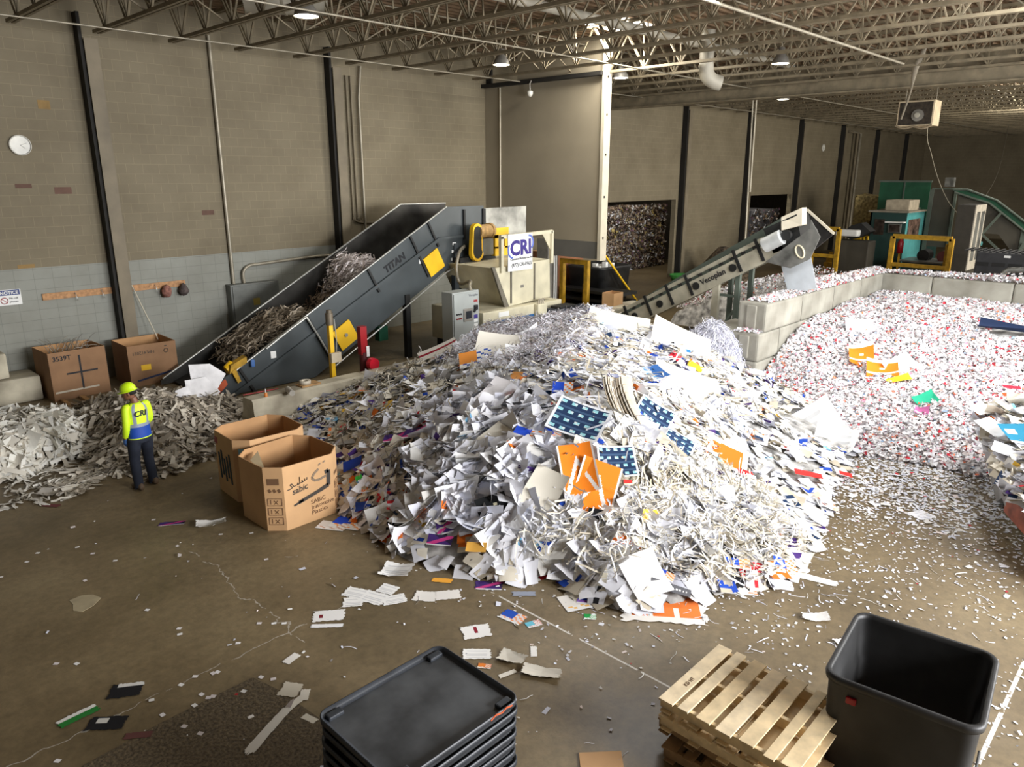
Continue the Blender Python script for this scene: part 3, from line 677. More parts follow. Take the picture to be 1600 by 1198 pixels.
for c in range(3):
    off = (0.28, 0.0, -.06)[2 - c] if c else 0.0
    for k in range(4):
        x = 16.45 + (0.0 if c == 0 else (.03 if c == 1 else .3)) + k * BL - (0.0 if k == 0 or c != 1 else .95)
        l = BL if not (c == 1 and k == 0) else BL - .95
        if x + l > 24.9: l = 24.9 - x
        bunker_block(x, 7.65, c * BH, f'bunker side wall block, {names[k]} from the open end, {("bottom", "middle", "top")[c]} course', 0, l)
    for k in range(4):
        y = 8.37 - (k + 1) * BL - (.0 if c != 1 else -.6)
        o = block_mb(BL - .012, BD, BH - .008).build('concrete_block', M_CON); o.location = (24.92 + BD, y, c * BH); o.rotation_euler = (0, 0, math.pi / 2)
        tag(o, f'bunker back wall block, {names[k]} from the corner, {("bottom", "middle", "top")[c]} course', 'concrete block', 'precast blocks of the bunker back wall')
for c in range(2):
    bunker_block(16.45 + .04 * c, 8.40, c * BH, f'second row bunker block behind the open end, {("bottom", "upper")[c]} course, under the shreds', 0, 1.6)
o = block_mb(2.6, .7, .66).build('concrete_block', M_CON2); o.location = (17.3, 9.25, .0); o.rotation_euler.z = math.pi / 2; o.scale.z = 1.5
tag(o, 'weathered concrete block below the narrow belt conveyor, behind the paper pile', 'concrete block')
def low_block(x, y, l, rz, label, h=.66):
    b = MB(); pr = [(0, 0, 0), (0, .62, 0), (0, .62, .2), (0, .52, .38), (0, .5, h - .04), (0, .46, h), (0, .12, h), (0, .08, h - .04), (0, .06, .38), (0, 0, .2)]
    b.prism(pr, (l, 0, 0))
    o = b.build('concrete_barrier', M_CON2); o.location = (x, y, 0); o.rotation_euler = (0, 0, rz)
    return tag(o, label, 'concrete barrier')
low_block(6.62, 13.45, 2.75, 0, 'stained low concrete barrier with tape roll and tube on its top')
low_block(9.4, 13.4, 2.5, .03, 'low concrete barrier half buried by the paper pile, red bucket end beside it')
o = block_mb(1.75, .9, .58, False).build('concrete_block', M_CON2); o.location = (2.6, 19.2, 0); tag(o, 'grey concrete block on the floor at the foot of the wall beside the first carton', 'concrete block')
o = block_mb(1.2, .75, .58, False).build('concrete_block', M_CON2); o.location = (2.6, 19.35, .582); tag(o, 'grey concrete block stacked on another at the foot of the wall', 'concrete block')
o = block_mb(1.9, .8, .75, False).build('concrete_block', M_CON2); o.location = (19.9, 14.3, 0); tag(o, 'concrete block with a small carton on it beyond the shredder', 'concrete block')

# ================================================================== PAPER HEAPS
def rbf(pts):
    P_ = np.array([(p[0], p[1]) for p in pts]); h = np.array([p[2] for p in pts]); n = len(pts)
    D = np.sqrt(((P_[:, None] - P_[None]) ** 2).sum(-1)); A = np.zeros((n + 1, n + 1)); A[:n, :n] = -D - .03 * np.eye(n); A[:n, n] = A[n, :n] = 1
    w = np.linalg.solve(A, np.append(h, 0))
    def f(x, y):
        x = np.asarray(x, float); y = np.asarray(y, float)
        d = np.sqrt((x[..., None] - P_[:, 0]) ** 2 + (y[..., None] - P_[:, 1]) ** 2)
        return -(d * w[:n]).sum(-1) + w[n]
    return f
def lump(x, y, s=1.0):
    return (np.sin(x * 2.1 * s + 1.3 * np.sin(y * 1.7 * s)) * np.cos(y * 2.5 * s + .8 * np.sin(x * 1.1 * s)) * .6 + np.sin(x * 5.3 * s + y * 3.1 * s) * .25 + np.cos(x * 3.2 * s - y * 6.1 * s) * .25)
def ctl(px):
    return [tuple(onz(a, b, z))[:2] + (z,) for (a, b, z) in px]
main_px = [(520, 790, 0), (545, 815, -.02), (590, 845, 0), (640, 880, 0), (700, 895, 0), (745, 905, 0), (800, 915, 0), (860, 905, -.05), (900, 935, 0), (980, 960, 0), (1080, 945, 0), (1160, 925, 0), (1230, 915, 0), (1290, 860, 0), (1300, 800, 0), (1330, 720, 0.02), (1345, 690, .05),
           (530, 700, .45), (470, 655, .25), (500, 640, .35), (560, 620, .5), (600, 600, .7), (660, 565, .85), (700, 545, 1.0), (760, 522, 1.25), (850, 503, 1.65), (905, 492, 1.9), (960, 500, 1.9), (1000, 521, 1.75), (1050, 538, 1.6), (1100, 572, 1.3), (1150, 612, .85), (1185, 627, .5), (1240, 640, .32), (1300, 660, .22),
           (650, 690, .85), (620, 760, .5), (700, 640, 1.1), (760, 600, 1.35), (820, 580, 1.55), (720, 720, .9), (800, 700, 1.15), (900, 600, 1.75), (980, 600, 1.7), (900, 700, 1.25), (1000, 700, 1.15), (1100, 690, .75), (960, 790, .65), (1080, 800, .4), (1180, 780, .22), (1180, 700, .4), (860, 800, .62), (780, 800, .55), (700, 810, .4), (640, 830, .22), (740, 865, .2), (860, 865, .24), (960, 890, .25), (1080, 880, .22), (1200, 860, .15)]
hid = [(12.2, 14.2, 0), (13.5, 13.6, .2), (15.0, 12.9, .3), (16.6, 11.6, .2), (16.6, 10.0, .3), (10.8, 13.3, .65), (16.6, 8.4, .5), (18, 12, -.2), (9.2, 13.2, .55), (7.9, 13.25, .35), (7.0, 13.2, .1), (5.9, 12.6, -.05), (6.1, 10.6, .1), (5.95, 9.4, .2), (15.5, 11.2, 1.0), (3, 4, -1.5), (3.5, 14, -1.5), (18, 3, -.9), (8, 1, -1.4), (20, 9, -.6), (4.2, 7, -.8)]
H_MAIN = rbf(ctl(main_px) + hid)
def h_main(x, y):
    b = H_MAIN(x, y); return b + lump(x, y) * .10 * np.clip(b * 1.5, 0, 1)
bunk = [(13.3, 5.4, 0.03), (13.6, 4.2, 0.0), (14, 2.6, 0), (13.9, 1.5, 0), (14.0, 6.6, .08), (15.3, 7.2, .12), (16.4, 7.6, .15), (17.6, 7.6, .75), (18.5, 7.6, 1.15), (19.6, 7.6, 1.35), (21, 7.6, 1.4), (23, 7.6, 1.45), (24.8, 7.5, 1.5), (24.8, 5, 1.45), (24.8, 3, 1.35), (24.8, 0, 1.2), (22.5, 5.5, 1.65), (22, 3.5, 1.6), (20, 5.5, 1.2), (20, 3, 1.1), (18, 5.2, .75), (17.5, 3.2, .7), (16, 5, .35), (15.8, 3, .3), (20, 0, 1.0), (17, .5, .5), (15, 0, 0), (12.4, 4, -.3), (12.5, 6.5, -.1), (12.5, 1.5, -.4)]
H_BUNK = rbf(bunk)
def h_bunk(x, y):
    b = H_BUNK(x, y); return b + lump(x, y, .8) * .07 * np.clip(b * 2, 0, 1)
lw = ctl([(0, 755, 0), (60, 732, 0), (125, 705, 0), (152, 680, 0), (135, 655, .12), (0, 655, .35), (50, 650, .4), (105, 650, .3), (40, 690, .5), (0, 700, .5), (90, 680, .4), (-60, 700, .5), (-60, 770, 0), (-120, 690, .4)]) + [(0, 19, -.3), (2, 18.4, 0), (4.2, 18, -.05), (5, 16.5, -.1), (3.5, 13.5, -.3), (1, 13, -.3)]
H_LW = rbf(lw)
lb = ctl([(140, 690, 0), (150, 650, .15), (165, 628, .5), (185, 622, .6), (230, 625, .6), (275, 640, .55), (305, 660, .3), (200, 670, .4), (250, 670, .4), (170, 690, .12), (230, 705, .1), (290, 700, .12), (310, 720, 0), (240, 740, 0), (170, 735, 0)]) + [(7, 16.2, .1), (6.6, 14.5, 0.05), (4.5, 18.4, -.1), (6.2, 17.8, 0), (7.8, 15, -.1), (3.3, 14.5, -.1), (4, 11.5, -.3), (6, 12, -.1)]
H_LB = rbf(lb)
h_lw = lambda x, y: H_LW(x, y) + lump(x, y, 1.2) * .06
h_lb = lambda x, y: H_LB(x, y) + lump(x, y, 1.2) * .05

def mound(name, h, x0, x1, y0, y1, step, m, label, cat, ok=None, lift=0.0):
    xs_ = np.arange(x0, x1, step); ys_ = np.arange(y0, y1, step); X, Y = np.meshgrid(xs_, ys_, indexing='ij')
    Z = h(X, Y); keep = Z > -0.02
    if ok is not None: keep &= ok(X, Y)
    nx, ny = X.shape; idx = np.arange(nx * ny).reshape(nx, ny)
    q = keep[:-1, :-1] & keep[1:, :-1] & keep[1:, 1:] & keep[:-1, 1:]
    fs = np.stack([idx[:-1, :-1][q], idx[1:, :-1][q], idx[1:, 1:][q], idx[:-1, 1:][q]], 1)
    used = np.unique(fs); mp = -np.ones(nx * ny, int); mp[used] = np.arange(len(used))
    V = np.stack([X.ravel(), Y.ravel(), np.maximum(Z.ravel(), .001) + lift], 1)[used]
    me = bpy.data.meshes.new(name); me.from_pydata(V.tolist(), [], mp[fs].tolist()); me.materials.append(m)
    o = bpy.data.objects.new(name, me); COL.objects.link(o)
    return tag(o, label, cat, kind='stuff')
def grad(h, x, y, e=.06):
    gx = (h(x + e, y) - h(x - e, y)) / (2 * e); gy = (h(x, y + e) - h(x, y - e)) / (2 * e)
    n = np.stack([-gx, -gy, np.ones_like(gx)], -1); return n / np.linalg.norm(n, axis=-1, keepdims=True)

class Bulk:
    """gathers thousands of curled sheets or ribbons as one mesh, one colour per face"""
    def __init__(s): s.V = []; s.Fc = []; s.C = []; s.n = 0
    def put(s, V, Fc, C):
        s.V.append(V.reshape(-1, 3)); s.Fc.append(Fc + s.n); s.C.append(C); s.n += V.reshape(-1, 3).shape[0]
    def sheets(s, pos, nor, w, l, cols, tilt=.5, curl=.25, crumple=.1, nu=4, nv=4, patt=None, flat=False):
        n = len(pos)
        t = NP.normal(0, 1, (n, 3)) * tilt; nn = nor + t; nn /= np.linalg.norm(nn, axis=1, keepdims=True)
        r = NP.normal(0, 1, (n, 3)); a = r - nn * (r * nn).sum(1, keepdims=True); a /= np.linalg.norm(a, axis=1, keepdims=True); b = np.cross(nn, a)
        u = np.linspace(-.5, .5, nu); U, Vv = np.meshgrid(u, np.linspace(-.5, .5, nv), indexing='ij'); U = U.ravel(); Vv = Vv.ravel(); K = len(U)
        c1 = NP.normal(0, curl, (n, 1)); c2 = NP.normal(0, curl, (n, 1)); th = NP.uniform(0, 3.14, (n, 1))
        q = U * np.cos(th) + Vv * np.sin(th)
        z = (c1 * 2 * q ** 2 + c2 * .8 * q ** 3 * 2) * l[:, None] + NP.normal(0, crumple, (n, K)) * np.minimum(w, l)[:, None] * .5
        jit = 1 + NP.normal(0, .025, (n, K))
        P_ = pos[:, None, :] + (U * jit * w[:, None])[..., None] * a[:, None] + (Vv * jit * l[:, None])[..., None] * b[:, None] + z[..., None] * nn[:, None]
        P_[..., 2] = np.maximum(P_[..., 2], .004)
        f = np.array([(i * nv + j, (i + 1) * nv + j, (i + 1) * nv + j + 1, i * nv + j + 1) for i in range(nu - 1) for j in range(nv - 1)])
        Fc = (f[None] + (np.arange(n) * K)[:, None, None]).reshape(-1, 4)
        nf = len(f)
        C = np.repeat(cols[:, None, :], nf, 1)
        if patt is not None:
            pm, pc = patt; C = np.where(pm[..., None], pc[:, None, :] if pc.ndim == 2 else pc, C)
        s.put(P_, Fc, C.reshape(-1, 3))
    def ribbons(s, pos, nor, length, width, cols, seg=4, wig=.5, tilt=.25, dirs=None, arch=.15):
        n = len(pos); nn = nor + NP.normal(0, tilt, (n, 3)); nn /= np.linalg.norm(nn, axis=1, keepdims=True)
        r = NP.normal(0, 1, (n, 3)) if dirs is None else dirs + NP.normal(0, .35, (n, 3))
        a = r - nn * (r * nn).sum(1, keepdims=True); a /= np.linalg.norm(a, axis=1, keepdims=True); b = np.cross(nn, a)
        ang = np.cumsum(NP.normal(0, wig, (n, seg + 1)), 1); ang -= ang[:, seg // 2][:, None]; st = (length / seg)[:, None]
        du = np.cos(ang) * st; dvv = np.sin(ang) * st; x = np.cumsum(du, 1) - du.sum(1, keepdims=True) / 2; y = np.cumsum(dvv, 1)
        zz = arch * length[:, None] * np.sin(np.linspace(0, math.pi, seg + 1))[None] * NP.uniform(-.3, 1, (n, 1)) + NP.normal(0, .02, (n, seg + 1)) * length[:, None]
        cen = pos[:, None] + x[..., None] * a[:, None] + y[..., None] * b[:, None] + zz[..., None] * nn[:, None]
        tw = NP.normal(0, .5, (n, seg + 1)).cumsum(1) * .5
        sd = (-np.sin(ang))[..., None] * a[:, None] + np.cos(ang)[..., None] * b[:, None]
        sd = sd * np.cos(tw)[..., None] + nn[:, None] * np.sin(tw)[..., None]
        hw = (width / 2)[:, None, None]
        P_ = np.stack([cen - sd * hw, cen + sd * hw], 2); P_[..., 2] = np.maximum(P_[..., 2], .003)
        K = (seg + 1) * 2; f = np.array([(2 * i, 2 * i + 1, 2 * i + 3, 2 * i + 2) for i in range(seg)])
        s.put(P_, (f[None] + (np.arange(n) * K)[:, None, None]).reshape(-1, 4), np.repeat(cols, seg, 0))
    def build(s, name, label, cat, smooth=False):
        V = np.concatenate(s.V); Fc = np.concatenate(s.Fc); C = np.concatenate(s.C)
        me = bpy.data.meshes.new(name); me.vertices.add(len(V)); me.vertices.foreach_set('co', V.astype(np.float32).ravel())
        me.loops.add(len(Fc) * 4); me.loops.foreach_set('vertex_index', Fc.astype(np.int32).ravel())
        me.polygons.add(len(Fc)); me.polygons.foreach_set('loop_start', np.arange(len(Fc), dtype=np.int32) * 4)
        if smooth: me.polygons.foreach_set('use_smooth', np.ones(len(Fc), bool))
        me.update(calc_edges=True)
        at = me.attributes.new('tint', 'FLOAT_COLOR', 'FACE'); at.data.foreach_set('color', np.concatenate([C, np.ones((len(C), 1))], 1).astype(np.float32).ravel())
        me.materials.append(PAPER)
        o = bpy.data.objects.new(name, me); COL.objects.link(o)
        return tag(o, label, cat, kind='stuff')
def LC(*rgbs): return np.array([lin(c) for c in rgbs])
def pick(n, pal, wts, jit=.05):
    wts = np.array(wts, float); k = NP.choice(len(pal), n, p=wts / wts.sum()); c = pal[k] * (1 + NP.normal(0, jit, (n, 1))); return np.clip(c, 0.005, .9)
def inside(poly, x, y):
    r = np.zeros(x.shape, bool); j = len(poly) - 1
    for i in range(len(poly)):
        xi, yi = poly[i]; xj, yj = poly[j]
        r ^= ((yi > y) != (yj > y)) & (x < (xj - xi) * (y - yi) / (yj - yi + 1e-9) + xi); j = i
    return r
def scatter(h, x0, x1, y0, y1, n, hmin=.02):
    x = NP.uniform(x0, x1, n); y = NP.uniform(y0, y1, n); z = h(x, y); k = z > hmin
    return x[k], y[k], z[k]
# zones of the heap, as areas measured on the photograph and carried onto the heap's surface
cw = np.array(CH); FWn, RTn, UPn = np.array(FW), np.array(RT), np.array(UP)
def toxy(p):
    v = p - np.array([0, 0, CH]); w_ = v @ FWn; return 800 + F * (v @ RTn) / w_, 599 - F * (v @ UPn) / w_
def zone(poly, p):
    a, b = toxy(p); return inside(poly, a, b)

WH = LC((228, 228, 232), (221, 222, 228), (211, 213, 224), (225, 223, 217)); CRE = LC((228, 222, 206), (214, 206, 188), (200, 190, 170), (186, 176, 156))
GRY = LC((176, 172, 164), (150, 146, 138), (120, 116, 110)); VIV = LC((34, 74, 176), (70, 44, 112), (238, 122, 38), (206, 44, 52), (30, 52, 84), (34, 34, 38), (120, 180, 216), (236, 190, 70))
heap_base = mat('heap_core', (196, 193, 188), .9, 0, .35, 5.0, .4)
strip_base = mat('strip_core', (150, 142, 126), .9, 0, .45, 6.0, .4)

# ---- individual printed sheets: first placed, so the loose mass can leave room for them
KEEP = []
def heap_point(px, py, h):
    d = np.array(ray(px, py)); lo = 4.0; prev = lo
    for t in np.arange(4, 60, .05):
        p = np.array([0, 0, CH]) + d * t
        if p[2] <= max(float(h(p[0:1], p[1:2])[0]), 0): return p
    return p
def sheet_mesh(name, w, l, nu, nv, patt, curl=.1, crumple=.0, seed=0, torn=0.0):
    rs = np.random.default_rng(seed); u = np.linspace(-.5, .5, nu + 1); v = np.linspace(-.5, .5, nv + 1); U, V = np.meshgrid(u, v, indexing='ij')
    th = rs.uniform(0, 3.1); q = U * math.cos(th) + V * math.sin(th)
    Z = (curl * 2 * q ** 2 + curl * rs.uniform(-1, 1) * q ** 3) * l
    if crumple:
        for _ in range(7):
            a = rs.uniform(0, 6.3); o_ = rs.uniform(-.4, .4); Z = Z + crumple * l * rs.uniform(.4, 1) * np.abs(U * math.cos(a) + V * math.sin(a) - o_)
        Z -= Z.mean()
    X = U * w; Y = V * l
    if torn:
        ed = (np.abs(U) > .49) | (np.abs(V) > .49); X = X * np.where(ed, 1 + rs.normal(0, torn, U.shape), 1); Y = Y * np.where(ed, 1 + rs.normal(0, torn, U.shape), 1)
    vs = np.stack([X, Y, Z], -1).reshape(-1, 3)
    fs = []; cs = []
    for i in range(nu):
        for j in range(nv):
            k = i * (nv + 1) + j; fs.append((k, k + nv + 1, k + nv + 2, k + 1)); cs.append(lin(patt((i + .5) / nu, (j + .5) / nv)))
    me = bpy.data.meshes.new(name); me.from_pydata(vs.tolist(), [], fs); me.materials.append(PAPER)
    at = me.attributes.new('tint', 'FLOAT_COLOR', 'FACE'); at.data.foreach_set('color', np.array([(*c, 1) for c in cs], np.float32).ravel())
    return me
def lay(o, p, n, ang, lift=.0):
    """lie object o at p with normal n, its x axis turned ang degrees from the camera's right"""
    n = Vector(n).normalized(); a = RT - n * RT.dot(n); a.normalize(); b = n.cross(a); t = math.radians(ang)
    x = a * math.cos(t) + b * math.sin(t); y = n.cross(x)
    p = Vector(p) + n * lift
    o.matrix_world = Matrix(((x.x, y.x, n.x, p.x), (x.y, y.y, n.y, p.y), (x.z, y.z, n.z, p.z), (0, 0, 0, 1)))
PLAIN = lambda c: (lambda u, v: c)
def bordered(c, border=(236, 234, 228), b=.12): return lambda u, v: c if b < u < 1 - b and b < v < 1 - b else border
def navy_poster(u, v):
    if not (.04 < u < .96 and .05 < v < .95): return (228, 230, 232)
    iu = int(u * 20) % 4; iv = int(v * 24) % 6
    if iv in (2, 3) and iu in (1, 2): return (150, 206, 214) if (int(u * 20) * 7 + int(v * 24)) % 3 else (206, 220, 222)
    return (28, 50, 84) if iv != 5 else (58, 84, 116)
def card(a, b, c): return lambda u, v: (232, 232, 230) if v < .12 else (a if u < .55 and v > .3 else (b if (int(u * 9) + int(v * 9)) % 3 == 0 else c))
def letter(u, v): return (206, 206, 206) if .15 < u < .85 and .15 < v < .85 and int(v * 20) % 3 == 0 else (238, 237, 233)
def galaxy(u, v): return (224, 224, 226) if v < .1 else ((196, 60, 130) if abs(u - v) < .18 else (66, 40, 108) if u + v < 1.2 else (44, 30, 66))
def arrow(u, v):
    d = abs(u - .5) + v * .62
    return (234, 230, 224) if u < .06 or u > .94 or .36 < d < .47 else (240, 132, 30)
SEED = [100]
def put_sheet(px, py, w, l, ang, patt, name, label, cat, h=None, tilt=(0, 0, 0), nu=12, nv=12, curl=.1, crumple=0.0, lift=.1, torn=0.0, keep=1.0, group=None, face=0.0):
    SEED[0] += 1
    if h is not None:
        hp_ = heap_point(px, py, h); sc_ = np.linalg.norm(hp_ - np.array([0, 0, CH])) / 14.5; w *= sc_; l *= sc_
    me = sheet_mesh(name, w, l, nu, nv, patt, curl, crumple, SEED[0], torn)
    o = bpy.data.objects.new(name, me); COL.objects.link(o); tag(o, label, cat, group)
    if h is None:
        p = np.array(onz(px, py, 0)); n = np.array([0, 0, 1.0]); zmin = min(v.co.z for v in me.vertices); lay(o, p, n, ang, .006 - zmin)
    else:
        p = heap_point(px, py, h); n = grad(h, p[0:1], p[1:2], .25)[0] + np.array(tilt)
        n = n + face * (np.array([0, 0, CH]) - p) / np.linalg.norm(p); n /= np.linalg.norm(n); lay(o, p, n, ang, lift)
        KEEP.append((p + n * lift * .5, max(w, l) * .5 * keep))
    return o
hm = h_main
PS = [
 (905, 662, 1.1, .8, -28, navy_poster, 'printed_poster', 'large navy printed poster sheet lying near the top centre of the paper pile', 'poster', .25),
 (1016, 656, .75, .75, -30, navy_poster, 'printed_poster', 'navy printed poster beside the curled stack of brown-edged pages', 'poster', .3),
 (1050, 694, .8, .45, -25, navy_poster, 'printed_poster', 'navy printed poster half sheet below two others on the pile', 'poster', .4),
 (962, 725, .75, .65, 5, navy_poster, 'printed_poster', 'navy printed poster standing against the orange arrow boards', 'poster', .5),
 (1018, 590, .55, .4, 30, lambda u, v: (84, 140, 184) if u < .5 else (40, 84, 140), 'printed_poster', 'blue photo print near the crest of the paper pile', 'poster', .3),
 (903, 735, .7, 1.0, 8, arrow, 'arrow_board', 'orange and white arrow board, the one at the back of the pair', 'board', .6),
 (930, 765, .8, 1.05, -18, arrow, 'arrow_board', 'orange and white arrow board, the one in front of the pair', 'board', .6),
 (1130, 716, .85, .62, -20, bordered((226, 112, 24), (216, 212, 202), .13), 'orange_board', 'orange board with pale border standing on the slope of the pile', 'board', .7),
 (772, 797, .6, .5, 15, lambda u, v: (206, 200, 170) if (int(u * 9) % 4 == 1 and int(v * 9) % 4 == 1) else (32, 34, 36), 'black_card', 'black printed card sheet on the front of the paper pile', 'card', .4),
 (880, 615, .4, .38, -8, card((30, 72, 190), (240, 130, 40), (226, 226, 228)), 'printed_packet', 'white packet with blue panel and orange edge near the left of the navy posters', 'packet', .6),
 (930, 806, .3, .2, -12, PLAIN((24, 24, 26)), 'black_bundle', 'small black bundle lying at the foot of the orange arrow boards', 'bundle', .5),
 (652, 683, .5, .3, -15, galaxy, 'purple_leaflet', 'purple leaflet on the shaded beige slope of the pile', 'leaflet', .2),
 (622, 690, .5, .25, 0, galaxy, 'purple_leaflet', 'purple leaflet lying at the beige edge of a folded card', 'leaflet', .2),
 (697, 828, .32, .28, 10, galaxy, 'purple_leaflet', 'purple and pink leaflet upright at the front of the pile', 'leaflet', .6),
 (690, 850, .5, .22, -12, galaxy, 'purple_leaflet', 'dark purple leaflet flat at the front foot of the pile', 'leaflet', .2),
 (826, 686, .6, .3, -25, card((30, 72, 190), (240, 130, 40), (228, 226, 222)), 'printed_packet', 'blue and orange printed packet on the middle of the slope', 'packet', .2),
 (865, 682, .35, .2, -10, card((30, 72, 190), (240, 130, 40), (228, 226, 222)), 'printed_packet', 'blue printed packet just left of the large navy poster', 'packet', .2),
 (545, 818, .5, .34, -20, card((30, 72, 200), (240, 150, 60), (228, 226, 222)), 'printed_packet', 'blue packet on the floor edge of the pile by the printed carton', 'packet', 0),
 (520, 822, .45, .25, -15, card((220, 214, 206), (200, 150, 120), (232, 228, 222)), 'printed_packet', 'pale patterned packet under the corner of the printed carton', 'packet', 0),
 (556, 730, .4, .25, 10, PLAIN((26, 58, 150)), 'blue_card', 'blue card among small scraps behind the printed carton', 'card', .2),
 (565, 752, .14, .12, 30, PLAIN((60, 180, 70)), 'green_card', 'small bright green card at the side of the pile', 'card', .2),
 (690, 556, .8, .55, 22, lambda u, v: (150, 30, 48) if .3 < v < .42 or .7 < v < .8 else (220, 214, 204), 'striped_box', 'flattened cream carton with two dark red stripes at the back of the pile', 'carton', .5),
 (745, 565, .65, .4, 5, card((220, 140, 60), (60, 90, 170), (226, 222, 214)), 'printed_packet', 'packet in orange and blue beside the striped flattened carton', 'packet', .6),
 (780, 545, .9, .65, -10, PLAIN((224, 218, 204)), 'card_sheet', 'large plain cream card sheet at the back of the pile', 'card', .4),
 (1060, 540, 1.2, .8, -15, PLAIN((216, 208, 192)), 'card_sheet', 'large cream card sheet curled against the weathered block', 'card', .6),
 (1070, 600, 1.3, .7, -8, PLAIN((222, 214, 196)), 'card_sheet', 'wide plain cream card sheet on the upper slope above the navy half poster', 'card', .3),
 (965, 508, 1.2, .7, -12, PLAIN((230, 226, 214)), 'card_sheet', 'large pale card sheet draped over the crest of the pile', 'card', .3),
 (915, 545, .3, .2, 20, PLAIN((220, 190, 160)), 'card_scrap', 'tan card scrap on the crest of the pile', 'card', .2),
 (775, 620, .5, .75, -35, PLAIN((240, 236, 236)), 'white_board', 'tall white board sheet standing on the slope before the fine shreds', 'board', .7),
 (815, 520 + 76, .45, .3, -20, card((220, 150, 80), (90, 120, 190), (226, 222, 214)), 'printed_packet', 'pale packet with orange figures below the crest', 'packet', .4),
 (780, 690, .6, .6, 40, PLAIN((226, 220, 204)), 'card_sheet', 'squarish cream card in the middle of the white crumpled sheets', 'card', .3),
 (850, 770, .7, .9, -30, PLAIN((228, 222, 206)), 'card_sheet', 'curled cream card below the white crumpled sheets', 'card', .4),
 (1083, 577, .3, .16, -30, PLAIN((240, 206, 40)), 'yellow_wrapper', 'bright yellow crumpled wrapper near the concrete wall end', 'wrapper', .3),
 (1110, 572, .22, .16, 10, PLAIN((250, 140, 40)), 'orange_wrapper', 'small orange wrapper above the yellow one', 'wrapper', .3),
 (1077, 558, .25, .22, 20, card((40, 110, 200), (60, 130, 210), (230, 230, 232)), 'blue_wrapper', 'blue wrapper near the crest by the concrete wall', 'wrapper', .4),
 (1052, 562, .2, .2, 50, PLAIN((196, 40, 52)), 'red_wrapper', 'red wrapper ribbon beside the blue wrapper', 'wrapper', .3),
 (1160, 745, .3, .12, 5, PLAIN((222, 44, 44)), 'red_scrap', 'red scrap lower on the right slope of the pile', 'scrap', .1),
 (1260, 748, .5, .16, -8, PLAIN((228, 48, 44)), 'red_scrap', 'largest red scrap on the thin scatter between both heaps', 'scrap', .1),
 (1318, 748, .22, .12, -15, PLAIN((228, 48, 44)), 'red_scrap', 'red scrap at the edge of the bare floor between both heaps', 'scrap', .1),
 (978, 758, .16, .1, 0, PLAIN((220, 50, 46)), 'red_scrap', 'small red scrap under the navy poster by the arrow boards', 'scrap', .3),
 (870, 640, .2, .12, -10, PLAIN((222, 60, 40)), 'red_scrap', 'small red scrap on top of the large navy poster', 'scrap', .3),
 (747, 860, .4, .2, -8, PLAIN((232, 176, 80)), 'tan_wrapper', 'amber wrapper at the front foot of the pile', 'wrapper', .1),
 (1005, 905, .75, .9, 20, PLAIN((240, 238, 236)), 'white_board', 'large white board sheet leaning on the front foot of the pile', 'board', .2),
 (1045, 925, .75, .18, -18, lambda u, v: (240, 238, 232) if .42 < v < .6 and .25 < u < .9 and int(u * 24) % 2 else (92, 92, 96), 'grey_banner', 'grey printed banner strip across the orange floor poster', 'banner', .1),
 (1035, 905, .38, .2, -28, card((36, 70, 180), (240, 140, 50), (220, 200, 180)), 'printed_packet', 'blue and orange packet on the white board sheet at the front', 'packet', .1),
 (1222, 892, .4, .34, -5, card((30, 76, 196), (244, 130, 40), (238, 234, 228)), 'printed_packet', 'blue and orange packet at the front corner by the long white strip', 'packet', .1),
 (1150, 922, .5, .2, -10, card((30, 76, 196), (244, 130, 40), (238, 234, 228)), 'printed_packet', 'flat blue packet with orange edge, front centre of the scatter', 'packet', 0),
 (1110, 912, .3, .2, 15, card((30, 76, 196), (238, 234, 228), (244, 150, 60)), 'printed_packet', 'blue packet between the orange floor poster and a flat blue one', 'packet', 0),
 (1150, 888, .45, .24, -5, card((40, 86, 196), (244, 150, 70), (226, 200, 180)), 'printed_packet', 'blue striped packet behind the flat blue one at the front', 'packet', .1),
 (928, 936, .4, .28, -12, card((36, 76, 190), (120, 60, 150), (150, 110, 190)), 'printed_packet', 'blue and violet packet on the floor at the front of the pile', 'packet', 0),
 (905, 940, .45, .35, 20, card((226, 222, 214), (238, 190, 110), (232, 230, 224)), 'printed_packet', 'pale packet with yellow edge beside the blue and violet one', 'packet', 0),
]
for (px, py, w_, l_, a_, pt, nm, lab, ct, fc) in PS:
    hh = hm if fc > 0 or py < 815 else None
    put_sheet(px, py, w_, l_, a_, pt, nm, lab, ct, hh, nu=40, nv=36, curl=.12 if hh else .03, face=fc, lift=.10, keep=.85)
# curled stack of brown-edged pages
p = heap_point(962, 630, hm); st = MB()
t = thing('page_bundle', p, 'curled bundle of brown-edged pages on top of the pile between navy posters', 'page bundle')
for k in range(9):
    off = RT * (k * .034 - .14); pts = []
    for s in np.linspace(0, 1, 8): pts.append(Vector(p) + off + Vector((0, 0, .42 - .75 * s + .04 * math.sin(k))) + RT * (.32 * s * s) - HD * (.12 + .38 * s))
    pg = MB()
    for (q, r) in zip(pts[:-1], pts[1:]): pg.bar(q, r, .26, .012, up=RT.cross(Vector((0, 0, 1))) * .3 + Vector((.4, 0, .8)))
    pg.build('page', [mat('page_edge', (196, 182, 160), .8), mat('page_pale', (222, 214, 200), .8)][k % 2], t, True)
KEEP.append((np.array(p) + np.array([0, 0, .1]), .4))
